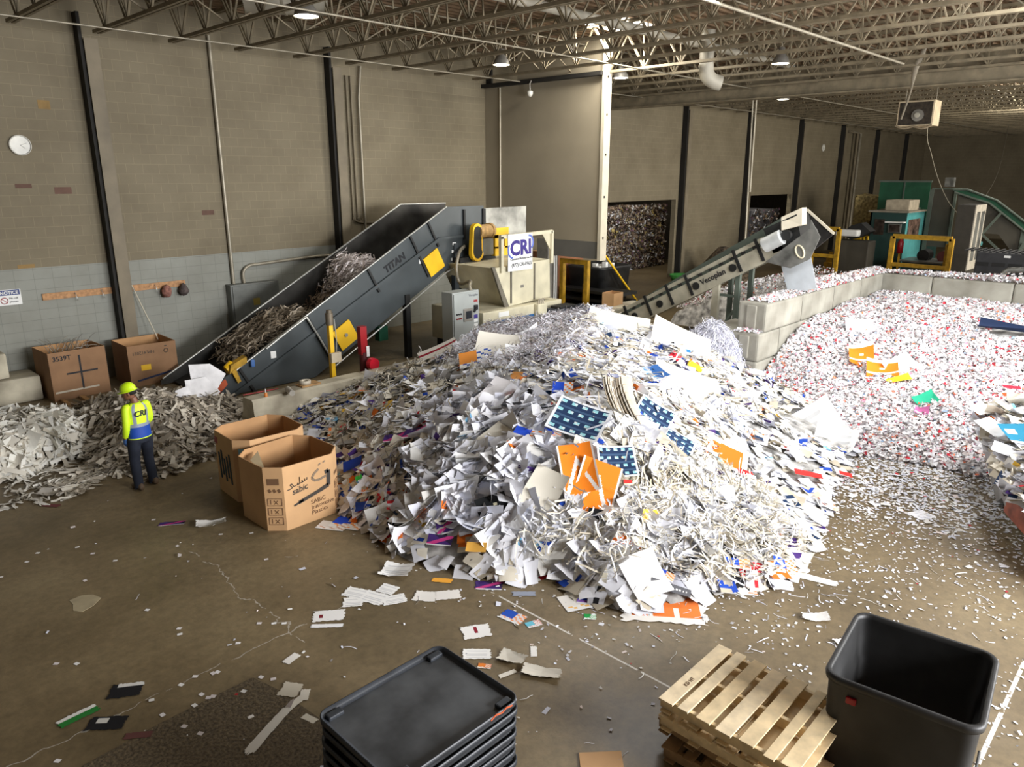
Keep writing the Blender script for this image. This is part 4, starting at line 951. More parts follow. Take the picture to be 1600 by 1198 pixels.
# things lying on the confetti heap
hb = h_bunk
for (px, py, w_, l_, a_, pt, nm, lab, ct, fc) in [
 (1346, 560, .4, .55, -15, lambda u, v: (240, 236, 230) if v > .86 or (.25 < v < .33) or (.4 < u < .6 and .5 < v < .6) else (244, 132, 30), 'orange_leaflet', 'orange leaflet standing in the confetti heap, the farther of two', 'leaflet', .5),
 (1378, 582, .5, .45, -18, lambda u, v: (240, 236, 230) if v > .86 or (.25 < v < .31) or (.4 < u < .6 and .5 < v < .6) else (244, 132, 30), 'orange_leaflet', 'orange leaflet standing in the confetti heap, the nearer of two', 'leaflet', .5),
 (1412, 580, .5, .5, 20, PLAIN((236, 236, 238)), 'crumpled_sheet', 'white crumpled sheet behind the nearer orange leaflet', 'paper', .4),
 (1404, 598, .4, .15, 5, PLAIN((240, 220, 40)), 'yellow_scrap', 'yellow scrap by the orange leaflets in the confetti heap', 'scrap', .2),
 (1447, 630, .36, .26, 10, PLAIN((40, 170, 130)), 'green_wrapper', 'green crumpled wrapper in the confetti heap', 'wrapper', .4),
 (1440, 648, .22, .2, -30, PLAIN((200, 110, 160)), 'pink_wrapper', 'pink wrapper just below the green one', 'wrapper', .3),
 (1258, 676, 1.25, .95, 10, letter, 'crumpled_sheet', 'large white folded sheet at the near foot of the confetti heap, the left one', 'paper', .5),
 (1303, 697, .7, .85, -30, letter, 'crumpled_sheet', 'white folded sheet at the near foot of the confetti heap, the right one', 'paper', .4),
 (1342, 517, .45, .35, -10, PLAIN((236, 236, 240)), 'crumpled_sheet', 'small white sheet high in the confetti heap by the side wall', 'paper', .4),
 (1555, 470, .5, .12, -5, PLAIN((230, 190, 60)), 'yellow_scrap', 'yellow strip at the back of the confetti heap', 'scrap', .2),
 (1572, 520, .16, .8, 48, PLAIN((40, 54, 84)), 'dark_card', 'dark blue card edge sticking from the far slope of the confetti heap', 'card', .4)]:
    put_sheet(px, py, w_, l_, a_, pt, nm, lab, ct, hb, curl=.25, face=fc, lift=.1, crumple=.16 if 'crump' in nm or 'wrapper' in nm else 0, keep=.8)

# ---- the big mixed heap
mound('paper_heap', h_main, 5.2, 17.2, 3.0, 13.9, .14, heap_base, 'inner mass of the large mixed paper pile in the middle of the floor', 'paper pile', lift=-.03)
KP = np.array([k[0] for k in KEEP]); KR = np.array([k[1] for k in KEEP])
def clear_of(p, extra=0.0):
    d = np.sqrt(((p[:, None] - KP[None]) ** 2).sum(-1)); return ~((d < KR[None] + extra).any(1))
ZA = [(450, 660), (560, 590), (700, 540), (780, 570), (720, 630), (650, 720), (560, 700)]
ZB = [(500, 680), (650, 720), (660, 800), (760, 900), (600, 860), (515, 810)]
ZC = [(640, 650), (770, 590), (880, 640), (885, 760), (800, 840), (660, 800)]
ZD_ = [(680, 565), (760, 505), (900, 470), (960, 480), (890, 560), (780, 570)]
ZE = [(840, 540), (930, 480), (1020, 480), (1170, 600), (1160, 650), (1060, 720), (860, 690)]
ZF = [(800, 860), (880, 760), (960, 715), (1080, 700), (1200, 760), (1270, 850), (1180, 905), (960, 905)]
ZH = [(1110, 600), (1200, 600), (1360, 670), (1340, 770), (1170, 750)]
x, y, z = scatter(h_main, 5.2, 17, 2.9, 13.9, 11500, .015); p = np.stack([x, y, z + NP.uniform(0, .07, len(x))], 1); k = clear_of(p); p = p[k]; nr = grad(h_main, p[:, 0], p[:, 1])
bk = Bulk()
za, zb, zc, zd, ze, zf, zh = (zone(q, p) for q in (ZA, ZB, ZC, ZD_, ZE, ZF, ZH))
def pattern(n, nf, prob, pal):
    return NP.random((n, nf)) < prob[:, None], pal
def add(m, wr, lr, pal, wts, tilt, curl, crumple, vivid=0.0, nu=4):
    q = p[m]; n = len(q)
    if n == 0: return
    pm = (NP.random((n, 1)) < vivid) & (NP.random((n, (nu - 1) ** 2)) < .5)
    pc = VIV[NP.choice(len(VIV), n, p=[.26, .22, .18, .06, .1, .08, .05, .05])]
    curl *= .5; tilt = (tilt * .55 * np.clip(q[:, 2:3] / .55, .22, 1)); crumple *= .45
    bk.sheets(q, nr[m], NP.uniform(*wr, n), NP.uniform(*lr, n), pick(n, pal, wts), tilt, curl, crumple, nu, nu, (pm, pc))
WC8 = np.concatenate([WH, CRE]); ALL = np.concatenate([WH, CRE, GRY])
rest = ~(za | zb | zc | zd | ze | zf | zh)
add(za & (NP.random(len(p)) < .9), (.12, .3), (.15, .35), ALL, [1, 1, 1, 1, 4, 4, 4, 4, 3, 3, 2], .45, .2, .06, .16)
add(zb, (.1, .22), (.14, .3), ALL, [3, 3, 2, 2, 2, 2, 1, 1, 2, 1, 1], .55, .25, .08, .4)
add(zc, (.26, .4), (.34, .52), WH, [4, 3, 3, 1], .6, .4, .10, .02, 5)
add(zd & (NP.random(len(p)) < .15), (.12, .24), (.15, .3), WC8, [1] * 8, .5, .3, .1, .1)
add(ze, (.14, .3), (.2, .42), WC8, [4, 4, 4, 2, 2, 2, 1, 1], .5, .25, .07, .2)
add(zf & (NP.random(len(p)) < .35), (.15, .3), (.2, .4), WC8, [3, 3, 1, 2, 2, 2, 1, 1], .5, .3, .12, .1)
add(zh & (NP.random(len(p)) < .5), (.1, .24), (.14, .3), WC8, [3, 3, 3, 2, 2, 1, 1, 1], .6, .3, .12, .12)
add(rest, (.14, .28), (.18, .36), WC8, [4, 4, 3, 3, 2, 1, 1, 1], .5, .28, .1, .16)
bk.build('loose_paper', 'loose torn sheets covering the large mixed paper pile', 'loose paper')
# ribbons and shreds on the heap
rb = Bulk()
def strips(zn, n, Lr, Wr, pal, wts, tilt=.4, wig=.35, dirs=None, arch=.12, lift=(0, .12)):
    x, y, z = scatter(h_main, 5.2, 17, 2.9, 13.9, n, .02); q = np.stack([x, y, z + NP.uniform(*lift, len(x))], 1)
    m = zone(zn, q) & clear_of(q, .06); q = q[m]; k = len(q)
    rb.ribbons(q, grad(h_main, q[:, 0], q[:, 1]), NP.uniform(*Lr, k), NP.uniform(*Wr, k), pick(k, pal, wts), 4, wig, tilt, dirs, arch)
SHR = LC((214, 210, 214), (190, 184, 190), (170, 158, 150), (228, 228, 232), (150, 138, 140))
strips(ZD_, 90000, (.12, .3), (.008, .016), SHR, [3, 3, 2, 3, 1], .6, .7, None, .3, (0, .16))
strips(ZF, 48000, (.2, .5), (.01, .028), WC8, [3, 3, 1, 3, 4, 3, 2, 1], .45, .35)
strips(ZE, 16000, (.25, .6), (.012, .05), WC8, [3, 3, 2, 2, 2, 2, 2, 2], .4, .2, np.array([[.3, -.9, -.2]]))
strips([(860, 640), (1000, 660), (960, 740), (850, 850), (780, 840), (880, 740)], 22000, (.3, .6), (.012, .03), WH, [3, 3, 3, 2], .4, .3, np.array([[-.2, -.9, -.3]]))
strips([(960, 700), (1120, 690), (1130, 740), (980, 780)], 12000, (.25, .5), (.01, .025), LC((206, 192, 160), (186, 170, 138), (220, 210, 184)), [1, 1, 1], .4, .3)
strips(ZA, 9000, (.15, .4), (.01, .03), ALL, [1, 1, 1, 1, 2, 2, 2, 2, 3, 3, 3], .5, .5)
strips([(720, 560), (830, 560), (840, 620), (740, 620)], 14000, (.2, .4), (.012, .03), GRY, [3, 3, 2], .5, .5)
strips([(600, 640), (700, 700), (650, 780), (590, 730)], 6000, (.3, .5), (.015, .04), GRY, [2, 3, 3], .4, .25)
rb.build('paper_shreds', 'long shredded strips tangled over the large mixed paper pile', 'paper shreds')
# the clump of fine shreds draped over the end of the bunker wall
cb = Bulk(); n = 9000; u = NP.uniform(0, 6.28, n); v = NP.random(n) ** .5
cx, cy, cz = 16.35, 8.75, .95
q = np.stack([cx + .62 * v * np.cos(u) - .1, cy + .75 * v * np.sin(u), cz + .55 * np.sqrt(np.clip(1 - v * v, 0, 1)) - .35 * v + NP.normal(0, .06, n)], 1)
cb.ribbons(q, np.stack([np.cos(u) * v, np.sin(u) * v, 1.1 - v], 1) + 1e-3, NP.uniform(.15, .35, n), NP.uniform(.008, .015, n), pick(n, LC((222, 222, 232), (204, 204, 218), (236, 236, 240), (186, 180, 190)), [3, 3, 3, 1]), 4, .6, .4, np.array([[0, 0, -1.0]]), .2)
cb.build('shred_clump', 'round clump of fine white shreds draped over the open end of the bunker wall', 'paper shreds')
mound('shred_core', lambda X, Y: 1.25 - ((X - cx + .1) / .62) ** 2 * .9 - ((Y - cy) / .75) ** 2 * .9, 15.2, 17.4, 7.6, 9.8, .06, heap_base, 'core of the clump of fine shreds on the wall end', 'paper shreds', lambda X, Y: ((X - cx + .1) / .62) ** 2 + ((Y - cy) / .75) ** 2 < 1)

# ---- confetti heap in the bunker
mound('confetti_heap', h_bunk, 12.6, 24.9, -1.5, 7.62, .12, heap_base, 'inner mass of the confetti heap held by the concrete bunker', 'confetti pile', lift=-.02)
CON = LC((244, 243, 244), (238, 236, 238), (226, 223, 226), (236, 222, 216), (204, 194, 190), (214, 40, 56), (186, 60, 72), (232, 130, 90), (140, 132, 132), (160, 182, 210), (206, 160, 180))
CWT = [9, 9, 6, 3, 2.5, .7, .7, .6, 1.2, .4, .6]
cf = Bulk(); x, y, z = scatter(h_bunk, 12.6, 24.88, -1.5, 7.6, 105000, .01)
q = np.stack([x, y, z + NP.uniform(0, .05, len(x))], 1); k = clear_of(q, -.1); q = q[k]; n = len(q)
cf.sheets(q, grad(h_bunk, q[:, 0], q[:, 1]), NP.uniform(.035, .075, n), NP.uniform(.04, .1, n), pick(n, CON, CWT, .08), .55, .3, .2, 2, 2)
cf.build('confetti', 'shredded white and red paper confetti covering the bunker heap', 'confetti')
# confetti spilt on top of the bunker walls and behind them
cf = Bulk()
def patch(n, x0, x1, y0, y1, z, hump=.0, wr=(.03, .06)):
    x = NP.uniform(x0, x1, n); y = NP.uniform(y0, y1, n); zz = z + hump * (1 - ((y - (y0 + y1) / 2) / ((y1 - y0) / 2)) ** 2) * NP.random(n)
    cf.sheets(np.stack([x, y, zz], 1), np.tile([[0, 0, 1.0]], (n, 1)), NP.uniform(*wr, n), NP.uniform(*wr, n) * 1.2, pick(n, CON, CWT, .1), .7, .3, .2, 2, 2)
patch(900, 17.0, 19.2, 7.7, 8.3, 2.07, .04); patch(2600, 19.2, 22.0, 7.68, 8.33, 2.07, .22); patch(2500, 22, 25.6, 7.68, 8.4, 2.07, .12); patch(4200, 24.95, 25.62, -.5, 8.3, 2.07, .14)
patch(300, 16.45, 17.2, 7.7, 8.3, 1.39, .05)
patch(9000, 21.5, 29, 9.2, 13.0, .75, .9); patch(5000, 25.7, 29, -1, 8.0, 1.3, .75)
cf.build('confetti', 'paper confetti spilt along the top of the bunker walls and behind them', 'confetti')
mound('confetti_heap', lambda X, Y: .75 + .8 * (1 - ((Y - 11.1) / 1.95) ** 2) * np.clip((X - 21.2) * 2, 0, 1) - np.clip(21.5 - X, 0, 1), 21.2, 29, 9.2, 13.0, .2, heap_base, 'low confetti mound behind the bunker side wall', 'confetti pile', lift=-.2)
mound('confetti_heap', lambda X, Y: 1.25 + .7 * (1 - ((Y - 3.5) / 4.6) ** 2) + 0 * X, 25.66, 29, -1, 8.0, .2, heap_base, 'low confetti mound behind the bunker back wall', 'confetti pile', lift=-.1)

# ---- cardboard strip heaps at the wall side
mound('strip_heap', h_lw, .2, 5.2, 13.5, 18.4, .1, strip_base, 'inner mass of the white strip heap at the edge of the photo', 'paper pile', lift=-.02)
mound('strip_heap', h_lb, 3.6, 8.0, 12, 18, .1, strip_base, 'inner mass of the grey-beige strip heap at the foot of the conveyor', 'paper pile', lambda X, Y: (X < 6.62) | (Y > 14.2), lift=-.02)
ls = Bulk()
def heap_strips(h, box, n, Lr, Wr, pal, wts, tilt, dirs=None, wig=.12, hm_=.01, ok=None):
    x, y, z = scatter(h, *box, n, hm_); q = np.stack([x, y, z + NP.uniform(0, .08, len(x))], 1)
    if ok is not None: q = q[ok(q)]
    n = len(q); ls.ribbons(q, grad(h, q[:, 0], q[:, 1]), NP.uniform(*Lr, n), NP.uniform(*Wr, n), pick(n, pal, wts), 4, wig, tilt, dirs, .08)
okb = lambda q: ((q[:, 0] < 6.55) | (q[:, 1] > 14.3)) & ~((q[:, 1] > 15.9) & (q[:, 0] > 6.5))
heap_strips(h_lw, (.2, 5.2, 13.5, 18.4), 9000, (.25, .6), (.03, .09), LC((230, 228, 220), (220, 216, 204), (206, 200, 186), (186, 178, 162)), [4, 3, 2, 1], .2)
heap_strips(h_lb, (3.6, 8, 12, 18), 9000, (.25, .6), (.03, .09), LC((206, 198, 182), (186, 176, 160), (160, 150, 134), (130, 122, 110)), [3, 3, 2, 1], .24, ok=okb)
x, y, z = scatter(h_lw, .2, 5.2, 13.5, 18.4, 900, .1); q = np.stack([x, y, z + .06], 1); n = len(q)
ls.sheets(q, grad(h_lw, x, y), NP.uniform(.15, .3, n), NP.uniform(.2, .5, n), pick(n, LC((232, 230, 220), (220, 214, 200)), [1, 1]), .35, .3, .08, 4, 4)
ls.build('card_strips', 'long flat card strips covering both heaps beside the worker', 'card strips')
# thin scatter of flat strips on the bare floor around the worker
ls = Bulk()
for (poly, n, Lr, Wr, pal) in (([(180, 700), (300, 690), (312, 715), (250, 745), (165, 735), (120, 770), (95, 765), (150, 715)], 1500, (.2, .55), (.025, .08), LC((206, 198, 182), (222, 216, 202), (186, 176, 160))),
                               ([(0, 745), (130, 700), (180, 700), (110, 780), (0, 800)], 260, (.08, .3), (.015, .05), LC((226, 222, 212), (206, 200, 186)))):
    b_ = [onz(*q) for q in poly]; x = NP.uniform(min(v.x for v in b_), max(v.x for v in b_), n * 3); y = NP.uniform(min(v.y for v in b_), max(v.y for v in b_), n * 3)
    q = np.stack([x, y, np.full(len(x), .012)], 1); q = q[zone(poly, q)][:n]; n = len(q)
    ls.ribbons(q, np.tile([[0, 0, 1.0]], (n, 1)), NP.uniform(*Lr, n), NP.uniform(*Wr, n), pick(n, pal, [1] * len(pal)), 4, .15, .08, None, .05)
ls.build('card_strips', 'flat card strips strewn on the floor in front of the worker', 'card strips')

# ---- fine litter over the floor
lf = Bulk(); n = 150000
x = NP.uniform(1.5, 20, n); y = NP.uniform(-1.0, 12.5, n)
d1 = np.sqrt((x - 14.6) ** 2 + (y - 3.4) ** 2); clump = np.clip(lump(x, y, 1.1) + .55, .08, 1.4)
dens = np.exp(-(np.clip(d1 - 2.2, 0, None) / 1.25)) * .95 + .09 * np.exp(-(np.clip(np.sqrt((x - 9.2) ** 2 + (y - 4.6) ** 2) - 2.6, 0, None) / 1.0)) * clump + .0012
dens += .03 * (x > 5.6) * (y < 4.5) * clump + .12 * (np.abs(y - .75) < .1) * (x > 5) + .05 * (np.abs(x - 5.72) < .05) * (y < 6)
k = (NP.random(n) < dens); x, y = x[k], y[k]
k = (h_main(x, y) < .04) & ~((x > 4.5) & (x < 6.2) & (y > 8.9) & (y < 11.7)); x, y = x[k], y[k]; n = len(x)
sz = NP.uniform(.008, .03, n) * np.where(x > 11, 1.3, 1.0) * np.where(NP.random(n) < .06, 2.0, 1.0)
lf.sheets(np.stack([x, y, np.full(n, .008)], 1), np.tile([[0, 0, 1.0]], (n, 1)), sz, sz * NP.uniform(.7, 2.2, n), pick(n, np.concatenate([WH, CON[3:7]]), [5, 5, 4, 5, 1, .5, .1, .06]), .12, .2, .1, 2, 2)
n = 9000; x = NP.uniform(2.5, 14, n); y = NP.uniform(0, 9, n); d_ = np.exp(-(np.clip(np.sqrt((x - 8.6) ** 2 + (y - 4.0) ** 2) - 1.4, 0, None) / 1.0)) * .3 * np.clip(lump(x, y, 1.3) + .5, .05, 1.2) + .006
k = NP.random(n) < d_; x, y = x[k], y[k]; n = len(x)
lf.ribbons(np.stack([x, y, np.full(n, .006)], 1), np.tile([[0, 0, 1.0]], (n, 1)), NP.uniform(.04, .2, n), NP.uniform(.005, .014, n), pick(n, WH, [1] * 4), 4, .25, .05, None, .02)
lf.build('paper_litter', 'fine paper litter and dust strewn over the concrete floor', 'litter')

# ================================================================== CARTONS
M_KRAFT = mat('kraft_board', (204, 162, 116), .85, 0, .06, 2.0); M_KRAFTI = mat('kraft_inside', (190, 146, 100), .85, 0, .08, 2.0)
M_KRAFTO = mat('kraft_old', (148, 112, 80), .85, 0, .1, 2.0); M_TAPE = mat('pale_tape', (206, 196, 176), .5)
def octagon(w, d, c):
    return [(c, 0), (w - c, 0), (w, c), (w, d - c), (w - c, d), (c, d), (0, d - c), (0, c)]
def carton(name, x, y, w, d, h, c, rz, label, m, tilt=None):
    t = thing(name, (x, y, 0), label, 'carton', rz=rz)
    if c > 0: out = octagon(w, d, c); inn = [(px * (w - .024) / w + .012, py * (d - .024) / d + .012) for px, py in out]
    else: out = [(0, 0), (w, 0), (w, d), (0, d)]; inn = [(.012, .012), (w - .012, .012), (w - .012, d - .012), (.012, d - .012)]
    n = len(out); rs = random.Random(int(x * 100)); hs = [h + rs.uniform(-.012, .012) for _ in out]
    b = MB(); b.add([(p[0], p[1], .0) for p in out] + [(p[0], p[1], hh) for p, hh in zip(out, hs)], [(i, (i + 1) % n, n + (i + 1) % n, n + i) for i in range(n)] + [tuple(range(n))[::-1]], 0)
    b.add([(p[0], p[1], .012) for p in inn] + [(p[0], p[1], hh) for p, hh in zip(inn, hs)], [((i + 1) % n, i, n + i, n + (i + 1) % n) for i in range(n)] + [tuple(range(n))], 1)
    b.add([(p[0], p[1], hh) for p, hh in zip(out, hs)] + [(p[0], p[1], hh) for p, hh in zip(inn, hs)], [(i, (i + 1) % n, n + (i + 1) % n, n + i) for i in range(n)], 1)
    b.build('walls', [m, M_KRAFTI], t)
    return t
# the printed carton in front
t = carton('bulk_carton', 4.62, 9.16, 1.22, 1.12, .985, .2, 0, 'open octagonal cardboard carton with a printed black emblem, in front of another carton', M_KRAFT)
FZ = lambda x, z: (x, -.004, z)
M_PRINT = mat('carton_print', (62, 56, 50), .8, 0, .0, 1); M_PRINTB = mat('carton_print_brown', (110, 80, 54), .8, 0, 0, 1)
b = MB()   # the emblem: a broad hooked stroke below a paler curl
for (p, q, w_) in (((.42, .375), (.78, .46), .055), ((.34, .35), (.5, .395), .03), ((.78, .46), (.93, .505), .065), ((.93, .50), (.945, .74), .065), ((.945, .73), (.88, .72), .06)):
    b.bar(FZ(*p), FZ(*q), .004, w_)
b.build('emblem', M_PRINT, t)
b = MB(); pts = [(.9, .66), (.78, .63), (.7, .64), (.66, .69), (.7, .75), (.78, .8)]
for p, q in zip(pts[:-1], pts[1:]): b.bar(FZ(*p), FZ(*q), .004, .035)
for p, q in (((.78, .86), (.82, .88)), ((.86, .88), (.9, .9))): b.bar(FZ(*p), FZ(*q), .004, .02)
b.build('emblem', mat('carton_print_grey', (130, 112, 92), .8, 0, 0, 1), t)
b = MB()   # script line above the Latin lettering
pts = [(.25, .62), (.3, .625), (.34, .64), (.3, .69), (.33, .7), (.36, .65), (.42, .66), (.43, .69), (.43, .66), (.46, .665), (.46, .77), (.46, .67), (.5, .675), (.5, .71), (.5, .675), (.54, .685), (.54, .72), (.54, .69), (.58, .7), (.58, .73)]
for p, q in zip(pts[:-1], pts[1:]): b.bar(FZ(*p), FZ(*q), .004, .012)
b.bar(FZ(.42, .63), FZ(.43, .633), .004, .012)
b.build('script_lettering', M_PRINT, t)
MX = Matrix.Translation((0, 0, 0))
lettering('lettering', 'sabic', .13, frame((.33, -.004, .525), (1, 0, .12), (0, 0, 1)), M_PRINT, t, world=False, bold=.002, shear=.2)
for k, s_ in enumerate(('SABIC', 'Innovative', 'Plastics')): lettering('lettering', s_, .095, frame((.62, -.004, .28 - k * .085), (1, 0, .06), (0, 0, 1)), M_PRINTB, t, world=False)
for (ox, oy, dx, dy) in ((.02, .18, .16, -.16), (1.04, .02, .16, .16)):     # care marks on the two cut corners
    b = MB(); nrm = Vector((dy, -dx, 0)).normalized() * .004; O = Vector((ox, oy, 0)) + nrm; D = Vector((dx, dy, 0))
    for k in range(3):
        z0 = .1 + k * .15
        for (a_, c_) in (((.05, z0), (.95, z0)), ((.95, z0), (.95, z0 + .11)), ((.95, z0 + .11), (.05, z0 + .11)), ((.05, z0 + .11), (.05, z0)), ((.25, z0 + .02), (.25, z0 + .09)), ((.45, z0 + .02), (.7, z0 + .08)), ((.7, z0 + .02), (.45, z0 + .08))):
            b.bar(O + D * a_[0] + Vector((0, 0, a_[1])), O + D * c_[0] + Vector((0, 0, c_[1])), .003, .008)
    for k in range(3): b.bar(O + D * (.15 + k * .3) + Vector((0, 0, .62)), O + D * (.3 + k * .3) + Vector((0, 0, .64)), .003, .05)
    if ox < .5: b.prism([O + D * .1 + Vector((0, 0, .72)), O + D * .85 + Vector((0, 0, .72)), O + D * .85 + Vector((0, 0, .82)), O + D * .1 + Vector((0, 0, .82))], nrm * .2)
    b.build('care_marking', M_PRINTB, t)
g = MB(); g.prism([(.1, .35, .8), (.1, .75, .93), (.35, 1.0, .93), (.3, .6, .55)], (.008, 0, 0)); g.build('grey_liner', mat('liner_grey', (150, 132, 100), .8), t)
# the carton behind it
t = carton('bulk_carton', 4.78, 10.42, 1.2, 1.1, 1.03, .2, -.06, 'open octagonal cardboard carton with a pale blue label, behind the printed one', M_KRAFT)
MB().prism([(.06, .13, .8), (.14, .05, .8), (.14, .05, .9), (.06, .13, .9)], (-.003, -.003, 0)).build('blue_label', mat('label_blue', (140, 190, 210), .5), t)
b = MB()
for k in range(5): b.bar((-.004, .35 + k * .1, .25 + (k % 2) * .08), (-.004, .38 + k * .1, .75 - (k % 3) * .06), .06, .004)
b.build('faded_marking', mat('faded_ink', (52, 66, 74), .8), t)
MB().box((-.004, .8, .82), (-.001, .92, .93)).build('red_label', M_RED, t)
# two cartons at the wall
t = carton('wire_carton', 4.45, 18.75, 1.22, 1.0, 1.13, 0.0, .05, 'brown carton by the wall full of wire, marked with a black cross', M_KRAFTO)
b = MB(); b.box((.62, -.005, .2), (.66, -.001, 1.0)); b.box((.33, -.006, .58), (1.0, -.002, .62)); b.build('black_cross', M_INK, t)
MB().box((.04, -.005, .18), (.98, -.001, .22)).build('tape', M_TAPE, t)
lettering('lettering', '3539T', .15, frame((.08, -.004, .93), (1, 0, 0), (0, 0, 1)), M_INK, t, world=False, bold=.003)
wr = thing('scrap_wire', (5.0, 19.2, 1.0), 'tangle of dark scrap wire sticking out of the brown carton with the cross', 'wire')
for k in range(34):
    p0 = Vector((4.6 + R.random() * .9, 18.95 + R.random() * .6, .9)); a = R.uniform(0, 6.3); q = p0 + Vector((math.cos(a) * .35, math.sin(a) * .2, R.uniform(.15, .55)))
    MB().tube(smooth_path([p0, p0.lerp(q, .5) + Vector((0, 0, .12)), q], 3), .006, 4).build('wire', M_SHADE if k % 3 else M_PIPE, wr, True)
t = carton('bulk_carton', 6.12, 18.72, 1.15, 1.1, 1.02, .0, -.02, 'brown carton by the wall with upside-down printing and a yellow label', M_KRAFTO)
MB().box((.27, -.005, .38), (.5, -.001, .52)).build('yellow_label', M_YEL, t)
MB().bar((.15, -.006, .14), (1.0, -.006, .26), .004, .045).build('blue_tape', mat('tape_blue', (30, 44, 84), .5), t)
lettering('lettering', 'HPL412021', .11, frame((.62, -.004, .86), (-1, 0, 0), (0, 0, -1)), M_PRINT, t, world=False)
b = MB(); b.tube([(.9 + .05 * math.cos(a), -.003, .8 + .05 * math.sin(a)) for a in np.linspace(0, 6.28, 14)], .008, 4); b.bar((.87, -.003, .92), (.93, -.003, .92), .004, .02); b.build('care_marking', M_PRINT, t)
t = thing('wood_offcut', (4.75, 18.5, 0), 'pair of wooden offcuts on the floor before the carton with the cross', 'wood')
WD = mat('raw_wood', (190, 150, 100), .7, 0, .2, 6)
MB().box((4.55, 18.3, .001), (4.63, 18.72, .05)).build('offcut', WD, t, True); MB().box((4.95, 18.35, .001), (5.05, 18.75, .05)).build('offcut', WD, t, True)

# things on the wall
RAIL = mat('osb_rail', (190, 142, 96), .7, 0, .2, 12)
for (x0, x1, lab, hooks) in ((4.9, 6.45, 'plank coat rail on the wall above the wire carton', (5.6, 6.2)), (6.88, 8.3, 'plank coat rail on the wall beyond the first column with gloves hanging', (6.95, 7.5))):
    t = thing('coat_rail', (x0, YW, 2.15), lab, 'coat rail')
    MB().bev((x0, YW - .035, 2.13), (x1, YW - .001, 2.29), .006).build('plank', RAIL, t, True)
    for hx in hooks: MB().tube(smooth_path([(hx, YW - .035, 2.25), (hx, YW - .1, 2.2), (hx + .02, YW - .12, 2.08), (hx + .05, YW - .08, 2.05)], 3), .008, 5).build('hook', M_BRIGHT, t, True)
for (x0, c, lab) in ((7.75, (160, 110, 96), 'pink rag bundle hanging from the second coat rail'), (8.2, (96, 84, 80), 'dark patterned glove hanging at the end of the second coat rail')):
    g = MB().lathe([(.01, .1), (.06, .07), (.11, -.02), (.13, -.12), (.09, -.2), (.02, -.22)], (x0, YW - .14, 2.12), 9)
    g.v = [(p[0] + R.uniform(-.02, .02), p[1], p[2] + R.uniform(-.02, .02)) for p in g.v]
    tag(g.build('rag' if x0 < 8 else 'glove', mat('rag_%d' % c[0], c, .9, 0, .3, 14)), lab, 'rag' if x0 < 8 else 'glove')
tube_thing('broom_handle', [(6.92, YW - .05, 2.3), (7.2, YW - .5, 1.02), (7.22, YW - .53, .9)], .014, M_CREAM, 'thin pale stick leaning on the wall between both coat rails', 'stick', n=6)
t = thing('notice_sign', (4.2, YW, 2.1), 'NOTICE sign with blue header and red prohibition ring on the wall', 'sign')
MB().bev((4.0, YW - .012, 2.1), (4.48, YW - .001, 2.46), .004).build('board', M_WHITE, t, True)
MB().box((4.02, YW - .014, 2.33), (4.46, YW - .012, 2.45)).build('header', mat('notice_blue', (40, 60, 120), .5), t, True)
lettering('lettering', 'NOTICE', .1, frame((4.06, YW - .016, 2.355), (1, 0, 0), (0, 0, 1)), M_WHITE, t, bold=.002)
MB().tube([(4.13 + .07 * math.cos(a), YW - .016, 2.21 + .07 * math.sin(a)) for a in np.linspace(0, 6.28, 18)], .009, 4).bar((4.08, YW - .016, 2.26), (4.18, YW - .016, 2.16), .004, .014).build('prohibition_ring', M_RED, t, True)
for k, s_ in enumerate(('No cell', 'phones')): lettering('lettering', s_, .06, frame((4.23, YW - .016, 2.24 - k * .08), (1, 0, 0), (0, 0, 1)), M_INK, t)

# things on and behind the low barrier
o = tag(MB().tube([(7.45, 13.6, .72), (7.35, 13.2 + .05, .72)], .06, 14).lathe([(.0, 0), (.001, .001)], (7.35, 13.25, .72), 4).build('cardboard_tube', mat('tube_grey', (176, 170, 158), .7)), 'short grey pipe piece lying on the low concrete barrier', 'tube')
t = thing('tape_roll', (7.95, 13.75, .66), 'roll of pale tape on a wood scrap on the low barrier', 'tape')
MB().lathe([(.07, .04), (.12, .04), (.12, .12), (.07, .12), (.07, .04)], (7.95, 13.75, .66), 20).build('roll', M_TAPE, t, True)
MB().box((7.8, 13.62, .662), (8.25, 13.9, .698)).build('wood_scrap', WD, t, True)
t = thing('small_bottle', (6.95, 13.6, .66), 'tiny orange bottle with white nozzle on the end of the low barrier', 'bottle')
MB().lathe([(.035, 0), (.035, .07), (.012, .09)], (6.95, 13.6, .662), 10).build('body', mat('bottle_orange', (214, 130, 60), .4), t, True)
MB().lathe([(.011, .09), (.007, .17)], (6.95, 13.6, .662), 8).build('nozzle', M_WHITE, t, True)
tube_thing('red_rod', [(6.66, 14.0, .675), (7.4, 13.92, .675)], .012, M_RED, 'thin red rod lying on the low concrete barrier', 'rod', n=6)
t = thing('sensor_post', (8.93, 14.2, 0), 'yellow sensor post with a capped head standing behind the low barrier', 'post')
MB().box((8.88, 14.15, 0), (8.98, 14.25, 1.78)).build('post', M_YEL, t, True)
MB().tube([(8.93, 14.2, 1.78), (8.93, 14.2, 2.05)], .085, 14).tube([(8.93, 14.2, 2.05), (8.93, 14.2, 2.12)], .06, 12).build('head', mat('brass_grey', (110, 100, 84), .5, .3), t, True)
MB().bev((8.8, 14.0, .95), (9.06, 14.1, 1.17), .01).build('tag_box', mat('tag_beige', (190, 176, 150), .6), t, True)
MB().tube([(9.04, 14.18, 1.9), (9.07, 14.18, 1.4), (9.02, 14.18, .9)], .012, 5).build('cable', M_BRIGHT, t, True)
t = thing('red_jack_post', (9.8, 14.25, 0), 'red steel post with a red cap at its foot behind the low barrier', 'post')
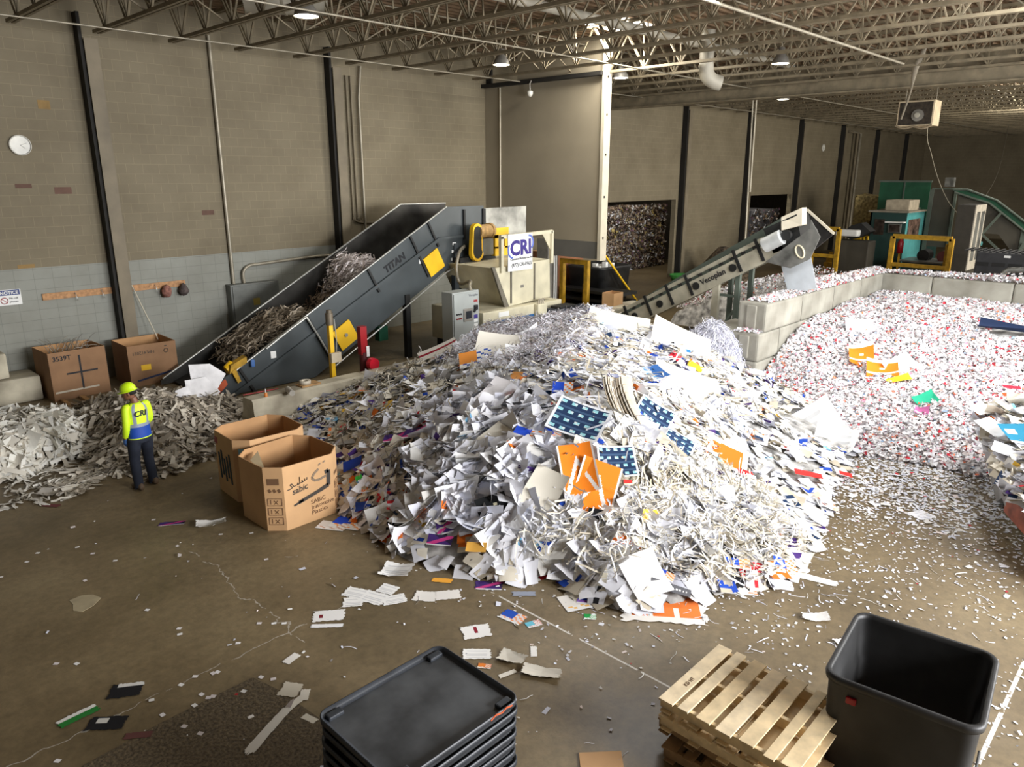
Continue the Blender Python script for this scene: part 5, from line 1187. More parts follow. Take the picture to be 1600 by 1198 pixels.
MB().box((9.72, 14.18, .95), (9.9, 14.32, 1.62)).build('upper_post', M_RED, t, True)
MB().tube([(9.82, 14.25, 0), (9.82, 14.25, 1.0)], .1, 12).build('lower_post', mat('dark_red', (84, 24, 28), .5), t, True)
MB().tube([(9.86, 14.02, .76), (9.86, 13.88, .76)], .14, 16).build('cap', mat('bright_red', (220, 20, 50), .4), t, True)
MB().box((9.84, 14.14, .9), (9.92, 14.16, 1.15)).build('label', M_WHITE, t, True)
t = thing('yellow_bucket', (7.62, Y1 - .1, .62), 'yellow scoop and cup with a blue glove on the edge of the grey conveyor', 'scoop')
MB().lathe([(.1, 0), (.13, .2), (.12, .2), (.09, .01)], (0, 0, 0), 14, 0, Matrix.Translation((7.45, Y1 + .1, .62)) @ Matrix.Rotation(1.1, 4, 'Y')).build('cup', M_YEL, t, True)
MB().prism([(7.45, Y1 - .08, .55), (7.9, Y1 - .08, .75), (7.9, Y1 - .08, .9), (7.5, Y1 - .08, .75)], (0, .2, 0)).build('scoop', M_YELD, t, True)
MB().prism([(7.5, Y1 - .1, .6), (7.62, Y1 - .1, .3), (7.7, Y1 - .1, .34), (7.6, Y1 - .1, .66)], (0, .05, 0)).build('strap', M_YELD, t, True)
b = MB().bev((7.98, Y1 - .12, .62), (8.08, Y1 - .03, .8), .03); b.build('blue_glove', mat('glove_blue', (70, 110, 170), .6), t, True)
# papers spilling over the toe of the conveyor
for k, (pts, lab) in enumerate((([(300, 572), (333, 570), (356, 585), (338, 612), (312, 618), (302, 600)], 'white printed board sheet at the conveyor toe, topmost'),
                                ([(292, 596), (325, 590), (345, 612), (318, 640), (296, 640)], 'white printed board sheet at the conveyor toe, middle'),
                                ([(276, 612), (296, 604), (310, 640), (330, 655), (300, 655), (282, 640)], 'white board sheet at the conveyor toe, nearest the worker'),
                                ([(305, 622), (330, 632), (350, 658), (330, 668), (310, 650)], 'beige card sheet curling out at the conveyor toe'))):
    Yp = (15.75, 15.6, 15.35, 15.15)[k]
    poly = [ony(*q, Yp) for q in pts]; poly = [Vector((p.x, p.y + .25 * (p.z - .3), max(p.z, .1))) for p in poly]
    tag(MB().prism(poly, (0, .008, 0)).build('board_sheet', [mat('board_white', (226, 224, 224), .6), mat('board_cream', (206, 196, 174), .7)][k == 3]), lab, 'board')
tag(MB().prism([ony(*q, 15.9) for q in ((318, 622), (352, 592), (356, 600), (330, 632))], (0, .01, 0)).build('orange_sheet', mat('rust_orange', (170, 72, 30), .6)), 'rust-orange sheet edge under the white boards at the conveyor toe', 'sheet')
# material riding up the conveyor
ls = Bulk()
for (xa, xb, n_, pal, hh, L_) in ((7.9, 10.3, 1100, LC((150, 136, 116), (120, 108, 92), (176, 164, 146)), .45, (.2, .5)), (10.3, 12.9, 500, LC((110, 92, 76), (140, 122, 102)), .3, (.15, .35)), (11.15, 12.3, 1500, LC((236, 228, 226), (222, 212, 208)), .95, (.2, .4))):
    x = NP.uniform(xa, xb, n_); y = NP.uniform(Y1 + .35, Y2 - .35, n_); c_ = np.clip(1 - np.abs((x - (xa + xb) / 2) / ((xb - xa) / 2)) ** 2, 0, 1)
    z = .355 * (x - 7.0) + .12 + hh * c_ * NP.uniform(.3, 1.0, n_) + .15
    ls.ribbons(np.stack([x, y, z], 1), np.tile([[-.35, 0, 1.0]], (n_, 1)), NP.uniform(*L_, n_), NP.uniform(.015, .045, n_), pick(n_, pal, [1] * len(pal)), 4, .6, .4, np.array([[.85, 0, .48]]), .2)
ls.build('paper_shreds', 'shredded strips and a white bundle riding on the grey infeed conveyor', 'paper shreds')

# ================================================================== FOREGROUND
# stack of black plastic trays
M_TRAY = mat('tray_plastic', (74, 76, 78), .5, 0, .3, 3.0); M_TRAYB = mat('tray_rim', (50, 54, 60), .45, 0, .2, 4)
def rounded(w, d, r, n=6):
    out = []
    for (cx, cy, a0) in ((w / 2 - r, d / 2 - r, 0), (-w / 2 + r, d / 2 - r, math.pi / 2), (-w / 2 + r, -d / 2 + r, math.pi), (w / 2 - r, -d / 2 + r, 1.5 * math.pi)):
        for k in range(n + 1): out.append((cx + r * math.cos(a0 + k / n * math.pi / 2), cy + r * math.sin(a0 + k / n * math.pi / 2)))
    return out
def ring(w, d, r, z): return [(x, y, z) for x, y in rounded(w, d, r)]
def shell(prof, n=6):
    """rounded-rectangle open shell from (width, depth, radius, z) rings"""
    m = MB(); m.loft([ring(*p) for p in prof], cap=False); k = len(ring(*prof[0]))
    N_ = len(m.v); m.f.append(tuple(range(k))[::-1]); m.f.append(tuple(range(N_ - k, N_))); m.mi += [0, 0]; m.sm += [False, False]
    return m
tray0 = None
for k in range(8):
    lab = 'topmost black plastic tray of the stack, open to view' if k == 7 else f'black plastic tray in the stack, {("lowest", "second", "third", "fourth", "fifth", "sixth", "seventh")[k]} from the floor'
    if tray0 is None:
        tray0 = thing('plastic_tray', (3.15, 4.05, 0), lab, 'tray', 'stacked black plastic trays')
        shell([(1.16, .90, .07, 0), (1.23, .97, .08, .02), (1.25, .99, .09, .085)]).build('body', M_TRAY, tray0)
        rim = MB(); rim.loft([ring(1.26, 1.0, .09, .08), ring(1.30, 1.04, .1, .083), ring(1.30, 1.04, .1, .132), ring(1.278, 1.018, .09, .134), ring(1.255, .995, .085, .10), ring(1.2, .94, .08, .088)], cap=False)
        rim.build('rim', M_TRAYB, tray0)
        for (x, y) in ((-.52, .44), (.52, .44), (-.52, -.44), (.52, -.44)): MB().bev((x - .07, y - .035, .08), (x + .07, y + .035, .12), .012).build('stacking_lug', M_TRAYB, tray0)
        t = tray0
    else:
        t = copy_tree(tray0); t['label'] = lab
    t.location = (3.15 + R.uniform(-.012, .012), 4.05 + R.uniform(-.012, .012), .002 + k * .1035)
    t.rotation_euler.z = R.uniform(-.012, .012)
top_tray = t
b = MB()
for k in range(4): b.bar((.30 + k * .06, -.523, .11 + (k % 2) * .018), (.36 + k * .06, -.523, .115 + ((k + 1) % 2) * .02), .004, .014)
b.build('orange_scrawl', mat('scrawl', (190, 84, 40), .7), top_tray)
# stack of wooden pallets
PW = [mat('pine_%d' % k, c, .7, 0, .14, 7.0, 0, tuple(int(v * .86) for v in c), 0, 6) for k, c in enumerate(((238, 214, 170), (242, 222, 184), (230, 202, 156)))]
PO = [mat('old_pine_%d' % k, c, .75, 0, .2, 7.0, 0, tuple(int(v * .8) for v in c), 0, 6) for k, c in enumerate(((176, 142, 100), (160, 128, 90)))]
def pallet(label, woods, seed):
    rs = random.Random(seed); t = thing('wooden_pallet', (5.4, 2.27, 0), label, 'pallet', 'stacked wooden pallets')
    L_, D_ = 1.22, 1.07
    for x in (-.48, 0, .48):
        MB().bev((x - .019, -L_ / 2, .016), (x + .019, L_ / 2, .116), .003).build('stringer', woods[0], t)
    ys = [-.56, -.40, -.2, -.01, .18, .36, .54]; ws = [.14, .09, .13, .14, .13, .10, .14]
    for k, (y, w_) in enumerate(zip(ys, ws)):
        y += rs.uniform(-.012, .012); j = rs.uniform(-.012, .012)
        MB().bev((-D_ / 2 + j, y - w_ / 2, .117), (D_ / 2 + j, y + w_ / 2, .135), .003).build('deck_board', woods[rs.randrange(len(woods))], t)
    for y in (-.54, -.27, 0, .27, .54): MB().bev((-D_ / 2, y - .05, 0), (D_ / 2, y + .05, .0155), .003).build('bottom_board', woods[0], t)
    return t
for k, (lab, wd) in enumerate((('weathered wooden pallet at the bottom of the pallet stack', PO), ('worn wooden pallet second from the floor in the stack', PO), ('pale wooden pallet just under the top pallet', PW[::2]), ('new pale pine pallet on top of the pallet stack', PW))):
    t = pallet(lab, wd, 5 + k); t.location = (5.41 + (.0, .06, -.02, 0)[k], 2.27 + (-.05, .03, -.02, 0)[k], .001 + k * .15); t.rotation_euler.z = (.07, -.05, .02, 0)[k]
    if k == 3: lettering('stamp', 'KD HT', .05, frame((-.25, .50, .1365), (1, 0, 0), (0, 1, 0)), mat('stamp_ink', (96, 70, 48), .8), t, world=False)
# large black plastic bin
t = thing('bulk_bin', (6.26, 1.27, 0), 'large empty black plastic bin with rounded corners beside the pallet stack', 'bin', rz=.11)
M_BIN = mat('bin_plastic', (46, 46, 46), .5, 0, .3, 2.5)
w_, d_ = 1.16, 1.14
m = MB(); m.loft([ring(w_ - .10, d_ - .10, .10, .0), ring(w_ - .06, d_ - .06, .11, .5), ring(w_ - .03, d_ - .03, .12, .95)], cap=False)
k = len(ring(1, 1, .1, 0)); m.f.append(tuple(range(k))[::-1]); m.mi.append(0); m.sm.append(False); m.build('outer_shell', M_BIN, t)
m = MB(); m.loft([ring(w_ - .06, d_ - .06, .11, .99), ring(w_ - .12, d_ - .12, .10, .62), ring(w_ - .17, d_ - .17, .09, .58), ring(w_ - .20, d_ - .20, .08, .05)], cap=False)
N_ = len(m.v); m.f.append(tuple(range(N_ - k, N_))); m.mi.append(0); m.sm.append(False); m.build('inner_shell', M_BIN, t)
m = MB(); m.loft([ring(w_ - .03, d_ - .03, .12, .93), ring(w_ + .02, d_ + .02, .14, .945), ring(w_ + .03, d_ + .03, .14, .99), ring(w_ + .0, d_ + .0, .13, 1.012), ring(w_ - .06, d_ - .06, .11, 1.005), ring(w_ - .065, d_ - .065, .11, .96)], cap=False); m.build('rim', M_BIN, t)
MB().bev((-w_ / 2 - .005, .30, .80), (-w_ / 2 + .05, .38, .86), .01).build('red_mark', M_RED, t)
lettering('scrawl_lettering', '19U', .12, frame((.33, -d_ / 2 + .035, .45), (0, 0, 1), (-1, 0, 0)), mat('chalk', (180, 180, 176), .8), t, world=False)
m = MB(); m.tube([(-.3, -d_ / 2 - .0, .2), (.3, -d_ / 2 - .0, .2)], .012, 5); m.build('mould_line', M_BIN, t)
p = onz(940, 1186)
o = tag(MB().prism([(4.66, 3.1, .001), (4.38, 3.36, .001), (4.1, 3.1, .001), (4.4, 2.86, .001)], (0, 0, .012)).build('cardboard_flap', M_KRAFT), 'brown cardboard flap on the floor between trays and pallets', 'cardboard')
lettering('lettering', '295', .07, frame((4.32, 3.08, .0135), (1, -1, 0), (1, 1, 0)), M_PRINTB, o, world=False)
put_sheet(1440, 1190, .35, .2, 0, PLAIN((206, 200, 188)), 'plastic_rag', 'pale crumpled plastic rag at the foot of the black bin', 'rag', None, crumple=.3, curl=.2)

# ================================================================== THE WORKER
def ell(cx, cy, cz, rx, ry, n=20, tilt=0.0, sq=1.0):
    out = []
    for k in range(n):
        a = 2 * math.pi * k / n; c, s = math.cos(a), math.sin(a)
        c = math.copysign(abs(c) ** sq, c); s = math.copysign(abs(s) ** sq, s)
        out.append((cx + rx * c, cy + ry * s, cz + tilt * s))
    return out
def limb(pts, rad, n=12, sub=4):
    P_ = smooth_path(pts, sub); m = len(P_); k = len(pts) - 1
    rr = []
    for i in range(m):
        t = i / (m - 1) * k; j = min(int(t), k - 1); f = t - j; rr.append(rad[j] * (1 - f) + rad[j + 1] * f)
    return P_, rr
def remeshed(name, mb, mats, parent, voxel, smooth=2):
    o = mb.build(name + '_src', mats, None); md = o.modifiers.new('r', 'REMESH'); md.mode = 'VOXEL'; md.voxel_size = voxel; md.use_smooth_shade = True
    if smooth: sm = o.modifiers.new('s', 'SMOOTH'); sm.iterations = smooth; sm.factor = .5
    dg = bpy.context.evaluated_depsgraph_get(); me = bpy.data.meshes.new_from_object(o.evaluated_get(dg)); bpy.data.objects.remove(o)
    me.name = name; n_ = bpy.data.objects.new(name, me); COL.objects.link(n_); n_.parent = parent
    if not me.materials: me.materials.append(mats)
    return n_
dcam = Vector((3.9, 12.42, 0)).normalized(); fwd = (dcam * .76 - RT * .62).normalized()
wk = thing('person', (4.03, 12.30, 0), 'person in hard hat, lime vest with blue hem and dark trousers, standing with back turned', 'person', rz=math.atan2(fwd.y, fwd.x) - math.pi / 2)
SKIN = mat('skin', (128, 84, 62), .55, 0, .08); LIME = mat('hivis_lime', (206, 240, 30), .6, 0, .05); LIME2 = mat('hivis_lime_vest', (214, 244, 36), .55, 0, .05)
NAVY = mat('work_trousers', (24, 30, 44), .85, 0, .15, 8); VBLUE = mat('vest_blue', (14, 66, 160), .6, 0, .05); SILV = mat('reflective_tape', (150, 160, 176), .35, .2, .03); BOOT = mat('boot_leather', (96, 76, 54), .7, 0, .2)
GLV = mat('glove_blue', (70, 110, 170), .6); HAT = mat('hard_hat_lime', (200, 236, 30), .3, 0, .02); HAIR = mat('dark_hair', (26, 20, 18), .8)
# joints (x right, y forward)
SHL, ELL_, WRL = (-.175, -.01, 1.395), (-.215, -.03, 1.12), (-.205, .07, .89)
SHR_, ELR, WRR = (.175, 0, 1.395), (.215, .03, 1.13), (.12, .22, 1.02)
HIPL, KNL, ANL = (-.10, 0, .90), (-.12, .04, .49), (-.13, .0, .08)
HIPR, KNR, ANR = (.10, 0, .90), (.13, .07, .50), (.15, .05, .08)
bd = MB()
bd.loft([ell(0, 0, z, rx, ry) for z, rx, ry in ((.84, .15, .1), (.95, .165, .11), (1.08, .14, .095), (1.22, .155, .105), (1.34, .17, .11), (1.42, .14, .09), (1.47, .07, .065))])
hx = Vector((-.04, .02, 0))
bd.tube([(0, -.005, 1.42), (-.01, .01, 1.50), (-.02, .02, 1.56)], [.07, .058, .056], 14)
HM = Matrix.Translation((-.03, .03, 1.53)) @ Matrix.Rotation(math.radians(48), 4, 'Z') @ Matrix.Rotation(math.radians(-12), 4, 'X')
hd_ = [(0.0, .045, .02, .03), (.03, .03, .055, .075), (.07, .02, .068, .09), (.12, .012, .074, .098), (.17, .0, .074, .098), (.21, -.005, .062, .08), (.235, -.005, .03, .04)]
bd.loft([[HM @ Vector(p) for p in ell(0, cy, z, rx, ry)] for z, cy, rx, ry in hd_])
bd.loft([[HM @ Vector(p) for p in ell(0, .105 + dy, z, r, r * .9, 8)] for z, dy, r in ((.055, .012, .012), (.068, .02, .016), (.09, .012, .012), (.115, .0, .008))])
for s in (-1, 1): bd.loft([[HM @ Vector(p) for p in ell(s * .077, .0, z, .01, .018, 8)] for z in (.075, .1, .125)])
for pts, rad in (((SHL, ELL_, WRL), (.055, .042, .03)), ((SHR_, ELR, WRR), (.055, .042, .03)), ((HIPL, KNL, ANL), (.085, .058, .04)), ((HIPR, KNR, ANR), (.085, .058, .04))):
    P_, r_ = limb(pts, rad); bd.tube(P_, r_, 14)
def hand(m, w, d, g, grow):
    w, d, g = Vector(w), Vector(d).normalized(), Vector(g).normalized(); s = d.cross(g).normalized()
    m.loft([[w + d * t + (s * math.cos(a) * rx + g * math.sin(a) * ry) for a in np.linspace(0, 2 * math.pi, 12, endpoint=False)] for t, rx, ry in ((-.02, .028 + grow, .024 + grow), (.03, .038 + grow, .018 + grow), (.085, .04 + grow, .015 + grow))])
    for k, ln in enumerate((.07, .08, .075, .06)):
        b = w + d * .08 + s * (.03 - .02 * k); q1 = b + d * ln * .5 + g * .008; q2 = b + d * ln * .85 + g * .03
        m.tube([b, q1, q2, q2 + g * .012 + d * .006], [.0095 + grow, .009 + grow, .008 + grow, .007 + grow], 8)
    b = w + d * .025 + s * .034; m.tube([b, b + s * .025 + d * .03 + g * .012, b + s * .028 + d * .065 + g * .03], [.012 + grow, .011 + grow, .009 + grow], 8)
hand(bd, WRL, (0, .12, -1), (.9, .3, 0), 0); hand(bd, WRR, (-.6, .6, -.35), (0, .2, -1), 0)
for A in (ANL, ANR): bd.loft([[(A[0] + .04 * math.cos(a), A[1] + y, .035 + .03 * math.sin(a)) for a in np.linspace(0, 6.28, 10, endpoint=False)] for y in (-.06, .05, .15)])
remeshed('body', bd, SKIN, wk, .0075)
sh = MB()
sh.loft([ell(0, 0, z, rx, ry, 24) for z, rx, ry in ((.90, .170, .124), (1.0, .170, .124), (1.10, .162, .120), (1.22, .166, .122), (1.34, .172, .122), (1.41, .15, .1), (1.46, .085, .08), (1.475, .075, .07))])
for pts in ((SHL, ELL_, WRL), (SHR_, ELR, WRR)):
    w_ = Vector(pts[2]); w_ = w_ + (Vector(pts[1]) - w_) * .12
    P_, r_ = limb((Vector((pts[0][0] * .75, 0, 1.40)), pts[0], pts[1], w_), (.062, .068, .056, .046)); sh.tube(P_, r_, 16)
remeshed('shirt', sh, LIME, wk, .012, 3)
v = MB(); nseg = 40; zs = [(.885, .186, .140), (.90, .187, .141), (.97, .184, .138), (1.04, .180, .134), (1.085, .178, .133), (1.14, .178, .133), (1.16, .178, .134), (1.24, .182, .137), (1.32, .186, .139), (1.38, .182, .134), (1.425, .16, .118), (1.465, .118, .096)]
rings = [ell(0, 0, z, rx, ry, nseg) for z, rx, ry in zs]
vs = [p for r in rings for p in r]; v.v = vs
for i in range(len(zs) - 1):
    z0 = zs[i][0]
    for k in range(nseg):
        a = (k + .5) / nseg * 360; back = abs(a - 270); front = abs(a - 90)
        arm = (a < 24 or a > 336 or abs(a - 180) < 24) and z0 >= 1.2
        if arm: continue
        mi = 0
        if z0 < .9: mi = 0
        elif z0 < 1.085: mi = 1
        elif z0 < 1.14: mi = 2
        if z0 >= 1.14 and (30 < back < 48 or 30 < front < 48): mi = 2
        v.f.append((i * nseg + k, i * nseg + (k + 1) % nseg, (i + 1) * nseg + (k + 1) % nseg, (i + 1) * nseg + k)); v.mi.append(mi); v.sm.append(True)
v.build('vest', [LIME2, VBLUE, SILV], wk)
lettering('vest_lettering', 'CRI', .125, frame((-.115, -.142, 1.27), (1, 0, 0), (0, 0.03, 1)), M_INK, wk, bold=.004, shear=.15, world=False)
tr = MB()
tr.loft([ell(0, 0, z, rx, ry, 20) for z, rx, ry in ((.80, .165, .115), (.9, .178, .126), (1.0, .17, .12))])
for pts in ((HIPL, KNL, ANL), (HIPR, KNR, ANR)):
    P_, r_ = limb((Vector(pts[0]) + Vector((0, 0, -.02)), (Vector(pts[0]) + Vector(pts[1])) / 2, pts[1], pts[2], Vector(pts[2]) + Vector((0, .01, -.03))), (.105, .1, .083, .074, .078)); tr.tube(P_, r_, 16)
remeshed('trousers', tr, NAVY, wk, .012, 3)
for A in (ANL, ANR):
    b = MB(); b.loft([[(A[0] + rx * math.cos(a), A[1] + y, max(.002, zc + rz_ * math.sin(a))) for a in np.linspace(0, 2 * math.pi, 14, endpoint=False)] for y, rx, zc, rz_ in ((-.1, .03, .04, .035), (-.085, .044, .055, .055), (-.02, .048, .07, .07), (.06, .05, .055, .055), (.13, .05, .04, .04), (.18, .036, .034, .032), (.19, .015, .03, .02))])
    b.build('boot', BOOT, wk)
for W_, d_, g_ in ((WRL, (0, .12, -1), (.9, .3, 0)), (WRR, (-.6, .6, -.35), (0, .2, -1))):
    g = MB(); hand(g, W_, d_, g_, .004); remeshed('glove', g, GLV, wk, .006, 1)
h = MB(); h.loft([[HM @ Vector(p) for p in ell(0, cy - .012, z, rx + .006, ry + .004)] for z, cy, rx, ry in ((.075, -.02, .06, .07), (.12, .0, .072, .09), (.17, -.005, .074, .094), (.2, -.008, .066, .085))]); h.build('hair', HAIR, wk)
h = MB(); h.loft([[HM @ Vector(p) for p in ell(0, 0, z, rx, ry, 28)] for z, rx, ry in ((.150, .105, .13), (.156, .1, .125), (.2, .096, .12), (.245, .08, .1), (.275, .05, .064), (.286, .01, .012))])
h.build('hard_hat', HAT, wk)
h = MB(); h.loft([[HM @ Vector(p) for p in ell(0, cy, z, rx, ry, 28)] for z, cy, rx, ry in ((.150, .0, .1, .125), (.142, .02, .118, .155), (.147, .02, .12, .157), (.158, .0, .1, .125))], cap=False); h.build('hat_brim', HAT, wk)
for s in (-1, 1):
    c = HM @ Vector((s * .03, .108, .118)); e = MB().lathe([(.0, -.009), (.007, -.006), (.0095, 0), (.007, .006), (.0, .009)], tuple(c), 10); e.build('eye', M_INK, wk)
e = MB().bar(HM @ Vector((-.022, .113, .04)), HM @ Vector((.022, .113, .04)), .006, .008); e.build('mouth', mat('lips', (110, 62, 52), .6), wk)

# ================================================================== PAPERS ON THE BARE FLOOR
FL = [
 (620, 894, .42, .3, -15, letter, 'crumpled_sheet', 'folded white sheet on the floor in front of the pile, standing in a small peak', 'paper'),
 (556, 927, .3, .22, -20, letter, 'printed_sheet', 'printed white sheet at the upper end of the row of floor sheets', 'paper'), (552, 941, .24, .2, 5, letter, 'printed_sheet', 'printed white sheet at the lower edge of the row of floor sheets', 'paper'),
 (584, 934, .34, .24, -25, letter, 'printed_sheet', 'printed white sheet in the middle of the row of floor sheets', 'paper'), (606, 921, .24, .2, -25, letter, 'printed_sheet', 'printed white sheet at the far end of the row of floor sheets', 'paper'),
 (616, 937, .28, .2, 20, letter, 'printed_sheet', 'printed white sheet at the near end of the row of floor sheets', 'paper'),
 (665, 932, .28, .22, -8, PLAIN((232, 228, 220)), 'white_sheet', 'squarish blank sheet on the floor, the left one of two side by side', 'paper'), (700, 930, .3, .2, 10, PLAIN((232, 228, 220)), 'white_sheet', 'torn blank sheet on the floor, the right one of two side by side', 'paper'),
 (691, 907, .26, .1, -8, PLAIN((238, 168, 60)), 'amber_wrapper', 'amber wrapper lying on the floor in front of the pile', 'wrapper'), (764, 915, .34, .2, -4, galaxy, 'purple_leaflet', 'dark purple leaflet on the floor at the white joint line', 'leaflet'),
 (862, 879, .34, .18, -15, galaxy, 'purple_leaflet', 'pink and purple leaflet at the front edge of the pile', 'leaflet'),
 (819, 928, .28, .1, 0, PLAIN((150, 156, 170)), 'grey_packet', 'flat grey packet on the floor in front of the pile', 'packet'), (801, 964, .3, .2, -35, card((36, 80, 180), (236, 150, 90), (220, 214, 214)), 'printed_packet', 'torn blue and white packet on the white floor joint', 'packet'),
 (834, 975, .18, .12, 25, card((110, 190, 210), (220, 120, 90), (232, 232, 232)), 'small_wrapper', 'small wrapper with a teal end beside the torn blue packet', 'wrapper'), (744, 987, .32, .24, 15, lambda u, v: (140, 30, 48) if .45 < u < .55 and .4 < v < .85 else (238, 236, 232), 'white_card', 'white card with a dark red mark on the floor above the trays', 'card'),
 (745, 1022, .3, .17, 0, letter, 'printed_sheet', 'printed slip on the floor just behind the tray stack', 'paper'), (514, 962, .36, .22, 8, lambda u, v: (120, 30, 40) if .2 < u < .3 and .3 < v < .6 else (234, 232, 228), 'printed_sheet', 'opened white leaflet with red print on the floor by itself', 'leaflet'),
 (511, 978, .36, .07, 3, PLAIN((236, 236, 236)), 'paper_strip', 'white strip just below the opened leaflet', 'paper strip'), (922, 964, .14, .11, -5, card((30, 150, 70), (60, 170, 90), (220, 230, 220)), 'green_card', 'small green card on the floor in front of the pile', 'card'),
 (800, 1030, .3, .2, -30, PLAIN((206, 200, 186)), 'plastic_rag', 'wrinkled pale rag on the floor behind the trays, its upper half', 'rag'), (846, 1053, .4, .17, -15, PLAIN((210, 204, 190)), 'plastic_rag', 'wrinkled pale rag on the floor behind the trays, its longer half', 'rag'),
 (834, 1018, .07, .18, 0, PLAIN((234, 232, 226)), 'paper_strip', 'upright white strip beside the wrinkled rags', 'paper strip'), (793, 1053, .2, .06, 30, PLAIN((226, 220, 206)), 'paper_strip', 'cream strip below the wrinkled rags', 'paper strip'), (757, 1041, .14, .08, -10, card((230, 130, 50), (220, 90, 60), (230, 210, 180)), 'orange_scrap', 'orange scrap beside the wrinkled rags', 'scrap'),
 (197, 1079, .3, .22, 12, lambda u, v: (216, 214, 208) if v > .78 and u > .2 else (26, 25, 28), 'black_envelope', 'black envelope with a white bar on the bare floor', 'envelope'), (167, 1130, .34, .18, 3, lambda u, v: (208, 206, 198) if .2 < u < .5 and .5 < v < .85 else (26, 25, 28), 'black_envelope', 'black envelope with a white label on the bare floor', 'envelope'),
 (122, 1119, .13, .34, -42, lambda u, v: (226, 224, 216) if u < .35 else (40, 120, 50), 'green_card', 'green and white card strip beside the black envelopes', 'card'), (216, 1149, .24, .08, 8, PLAIN((104, 66, 62)), 'maroon_scrap', 'dull maroon scrap below the black envelopes', 'scrap'),
 (420, 1141, .1, .62, -18, PLAIN((220, 216, 206)), 'paper_strip', 'long broad white strip on the rough floor patch beside the trays', 'paper strip'), (269, 818, .36, .12, 12, galaxy, 'purple_wrapper', 'dark purple wrapper on the floor before the cartons', 'wrapper'),
 (330, 820, .42, .24, 18, PLAIN((220, 218, 212)), 'crumpled_sheet', 'crumpled white sheet on the floor before the cartons', 'paper'), (76, 771, .34, .26, 5, PLAIN((206, 200, 190)), 'crumpled_sheet', 'pale folded sheet near the white strip heap', 'paper'), (80, 790, .28, .1, -5, PLAIN((110, 60, 62)), 'maroon_scrap', 'maroon scrap below the pale folded sheet near the white heap', 'scrap'),
 (1035, 950, 1.0, .62, -6, lambda u, v: (240, 130, 60) if .1 < u < .92 and .16 < v < .88 and (int(u * 16) % 5 or v > .5) else (236, 232, 224), 'orange_poster', 'orange printed poster with white border flat on the floor before the pile', 'poster'),
 (1440, 805, .32, .28, 20, PLAIN((236, 236, 240)), 'white_sheet', 'small white bag-like sheet on the littered floor between heap and black bin', 'paper'), (1275, 905, .5, .14, -30, PLAIN((232, 230, 226)), 'paper_strip', 'long white strip at the front corner of the pile', 'paper strip'),
 (1274, 966, .3, .14, -5, PLAIN((228, 226, 222)), 'crumpled_sheet', 'white torn scrap on the floor before the black bin', 'paper'), (1425, 1006, .3, .17, -25, PLAIN((196, 186, 160)), 'tan_card', 'tan card on the floor just behind the black bin', 'card'), (1320, 1004, .22, .12, 10, PLAIN((232, 230, 228)), 'crumpled_sheet', 'white scrap beside the rim of the black bin', 'paper'),
 (454, 1078, .2, .2, -10, PLAIN((206, 198, 180)), 'white_sheet', 'cream square sheet at the tip of the rough floor patch', 'paper'), (476, 1086, .09, .16, 5, PLAIN((226, 220, 206)), 'paper_strip', 'short cream strip beside the cream square sheet', 'paper strip'), (484, 1123, .16, .07, -30, PLAIN((222, 216, 200)), 'paper_strip', 'cream strip beside the stacked trays', 'paper strip'), (462, 1098, .08, .2, -30, PLAIN((226, 220, 206)), 'paper_strip', 'tilted cream strip below the cream square sheet', 'paper strip'),
 (1330, 683, .3, .2, 0, PLAIN((238, 238, 242)), 'crumpled_sheet', 'white scrap past the right folded sheet of the confetti heap', 'paper'),
 (456, 1029, .18, .1, 60, PLAIN((232, 228, 220)), 'paper_strip', 'white folded strip on the floor above the rough patch', 'paper strip'), (303, 1024 - 90, .0, .0, 0, None, '', '', ''),
]
for (px, py, w_, l_, a_, pt, nm, lab, ct) in FL:
    if not nm: continue
    put_sheet(px, py, w_, l_, a_, pt, nm, lab, ct, None, nu=16, nv=16, curl=R.uniform(-.02, .03), crumple=.14 if 'crump' in nm or 'rag' in nm else 0, torn=.05)
CHIP = [(42, 878), (133, 907), (230, 953), (280, 982), (88, 1037), (120, 1037), (305, 1057), (333, 1052), (283, 1070), (315, 1085), (333, 1088), (304, 1102), (254, 1117), (288, 1135), (381, 1080), (372, 1005), (405, 974), (428, 974), (180, 876), (145, 865), (121, 855), (90, 1189), (313, 1146), (392, 1120), (408, 1058), (427, 1061), (444, 974), (277, 853), (416, 874), (393, 833), (345, 835), (240, 812), (281, 991), (340, 1050), (326, 1090), (59, 864), (1, 902)]
chips = [sheet_mesh('paper_chip', .055, .042, 2, 2, PLAIN(c), .03, 0, k) for k, c in enumerate(((232, 228, 226), (222, 214, 212), (236, 234, 230)))]
for k, (px, py) in enumerate(CHIP):
    o = bpy.data.objects.new('paper_chip', chips[k % 3]); COL.objects.link(o); tag(o, 'small white square chip lying by itself on the bare brown floor', 'paper chip', 'paper chips on the bare floor')
    lay(o, onz(px, py), (0, 0, 1), R.uniform(-40, 40), .004)
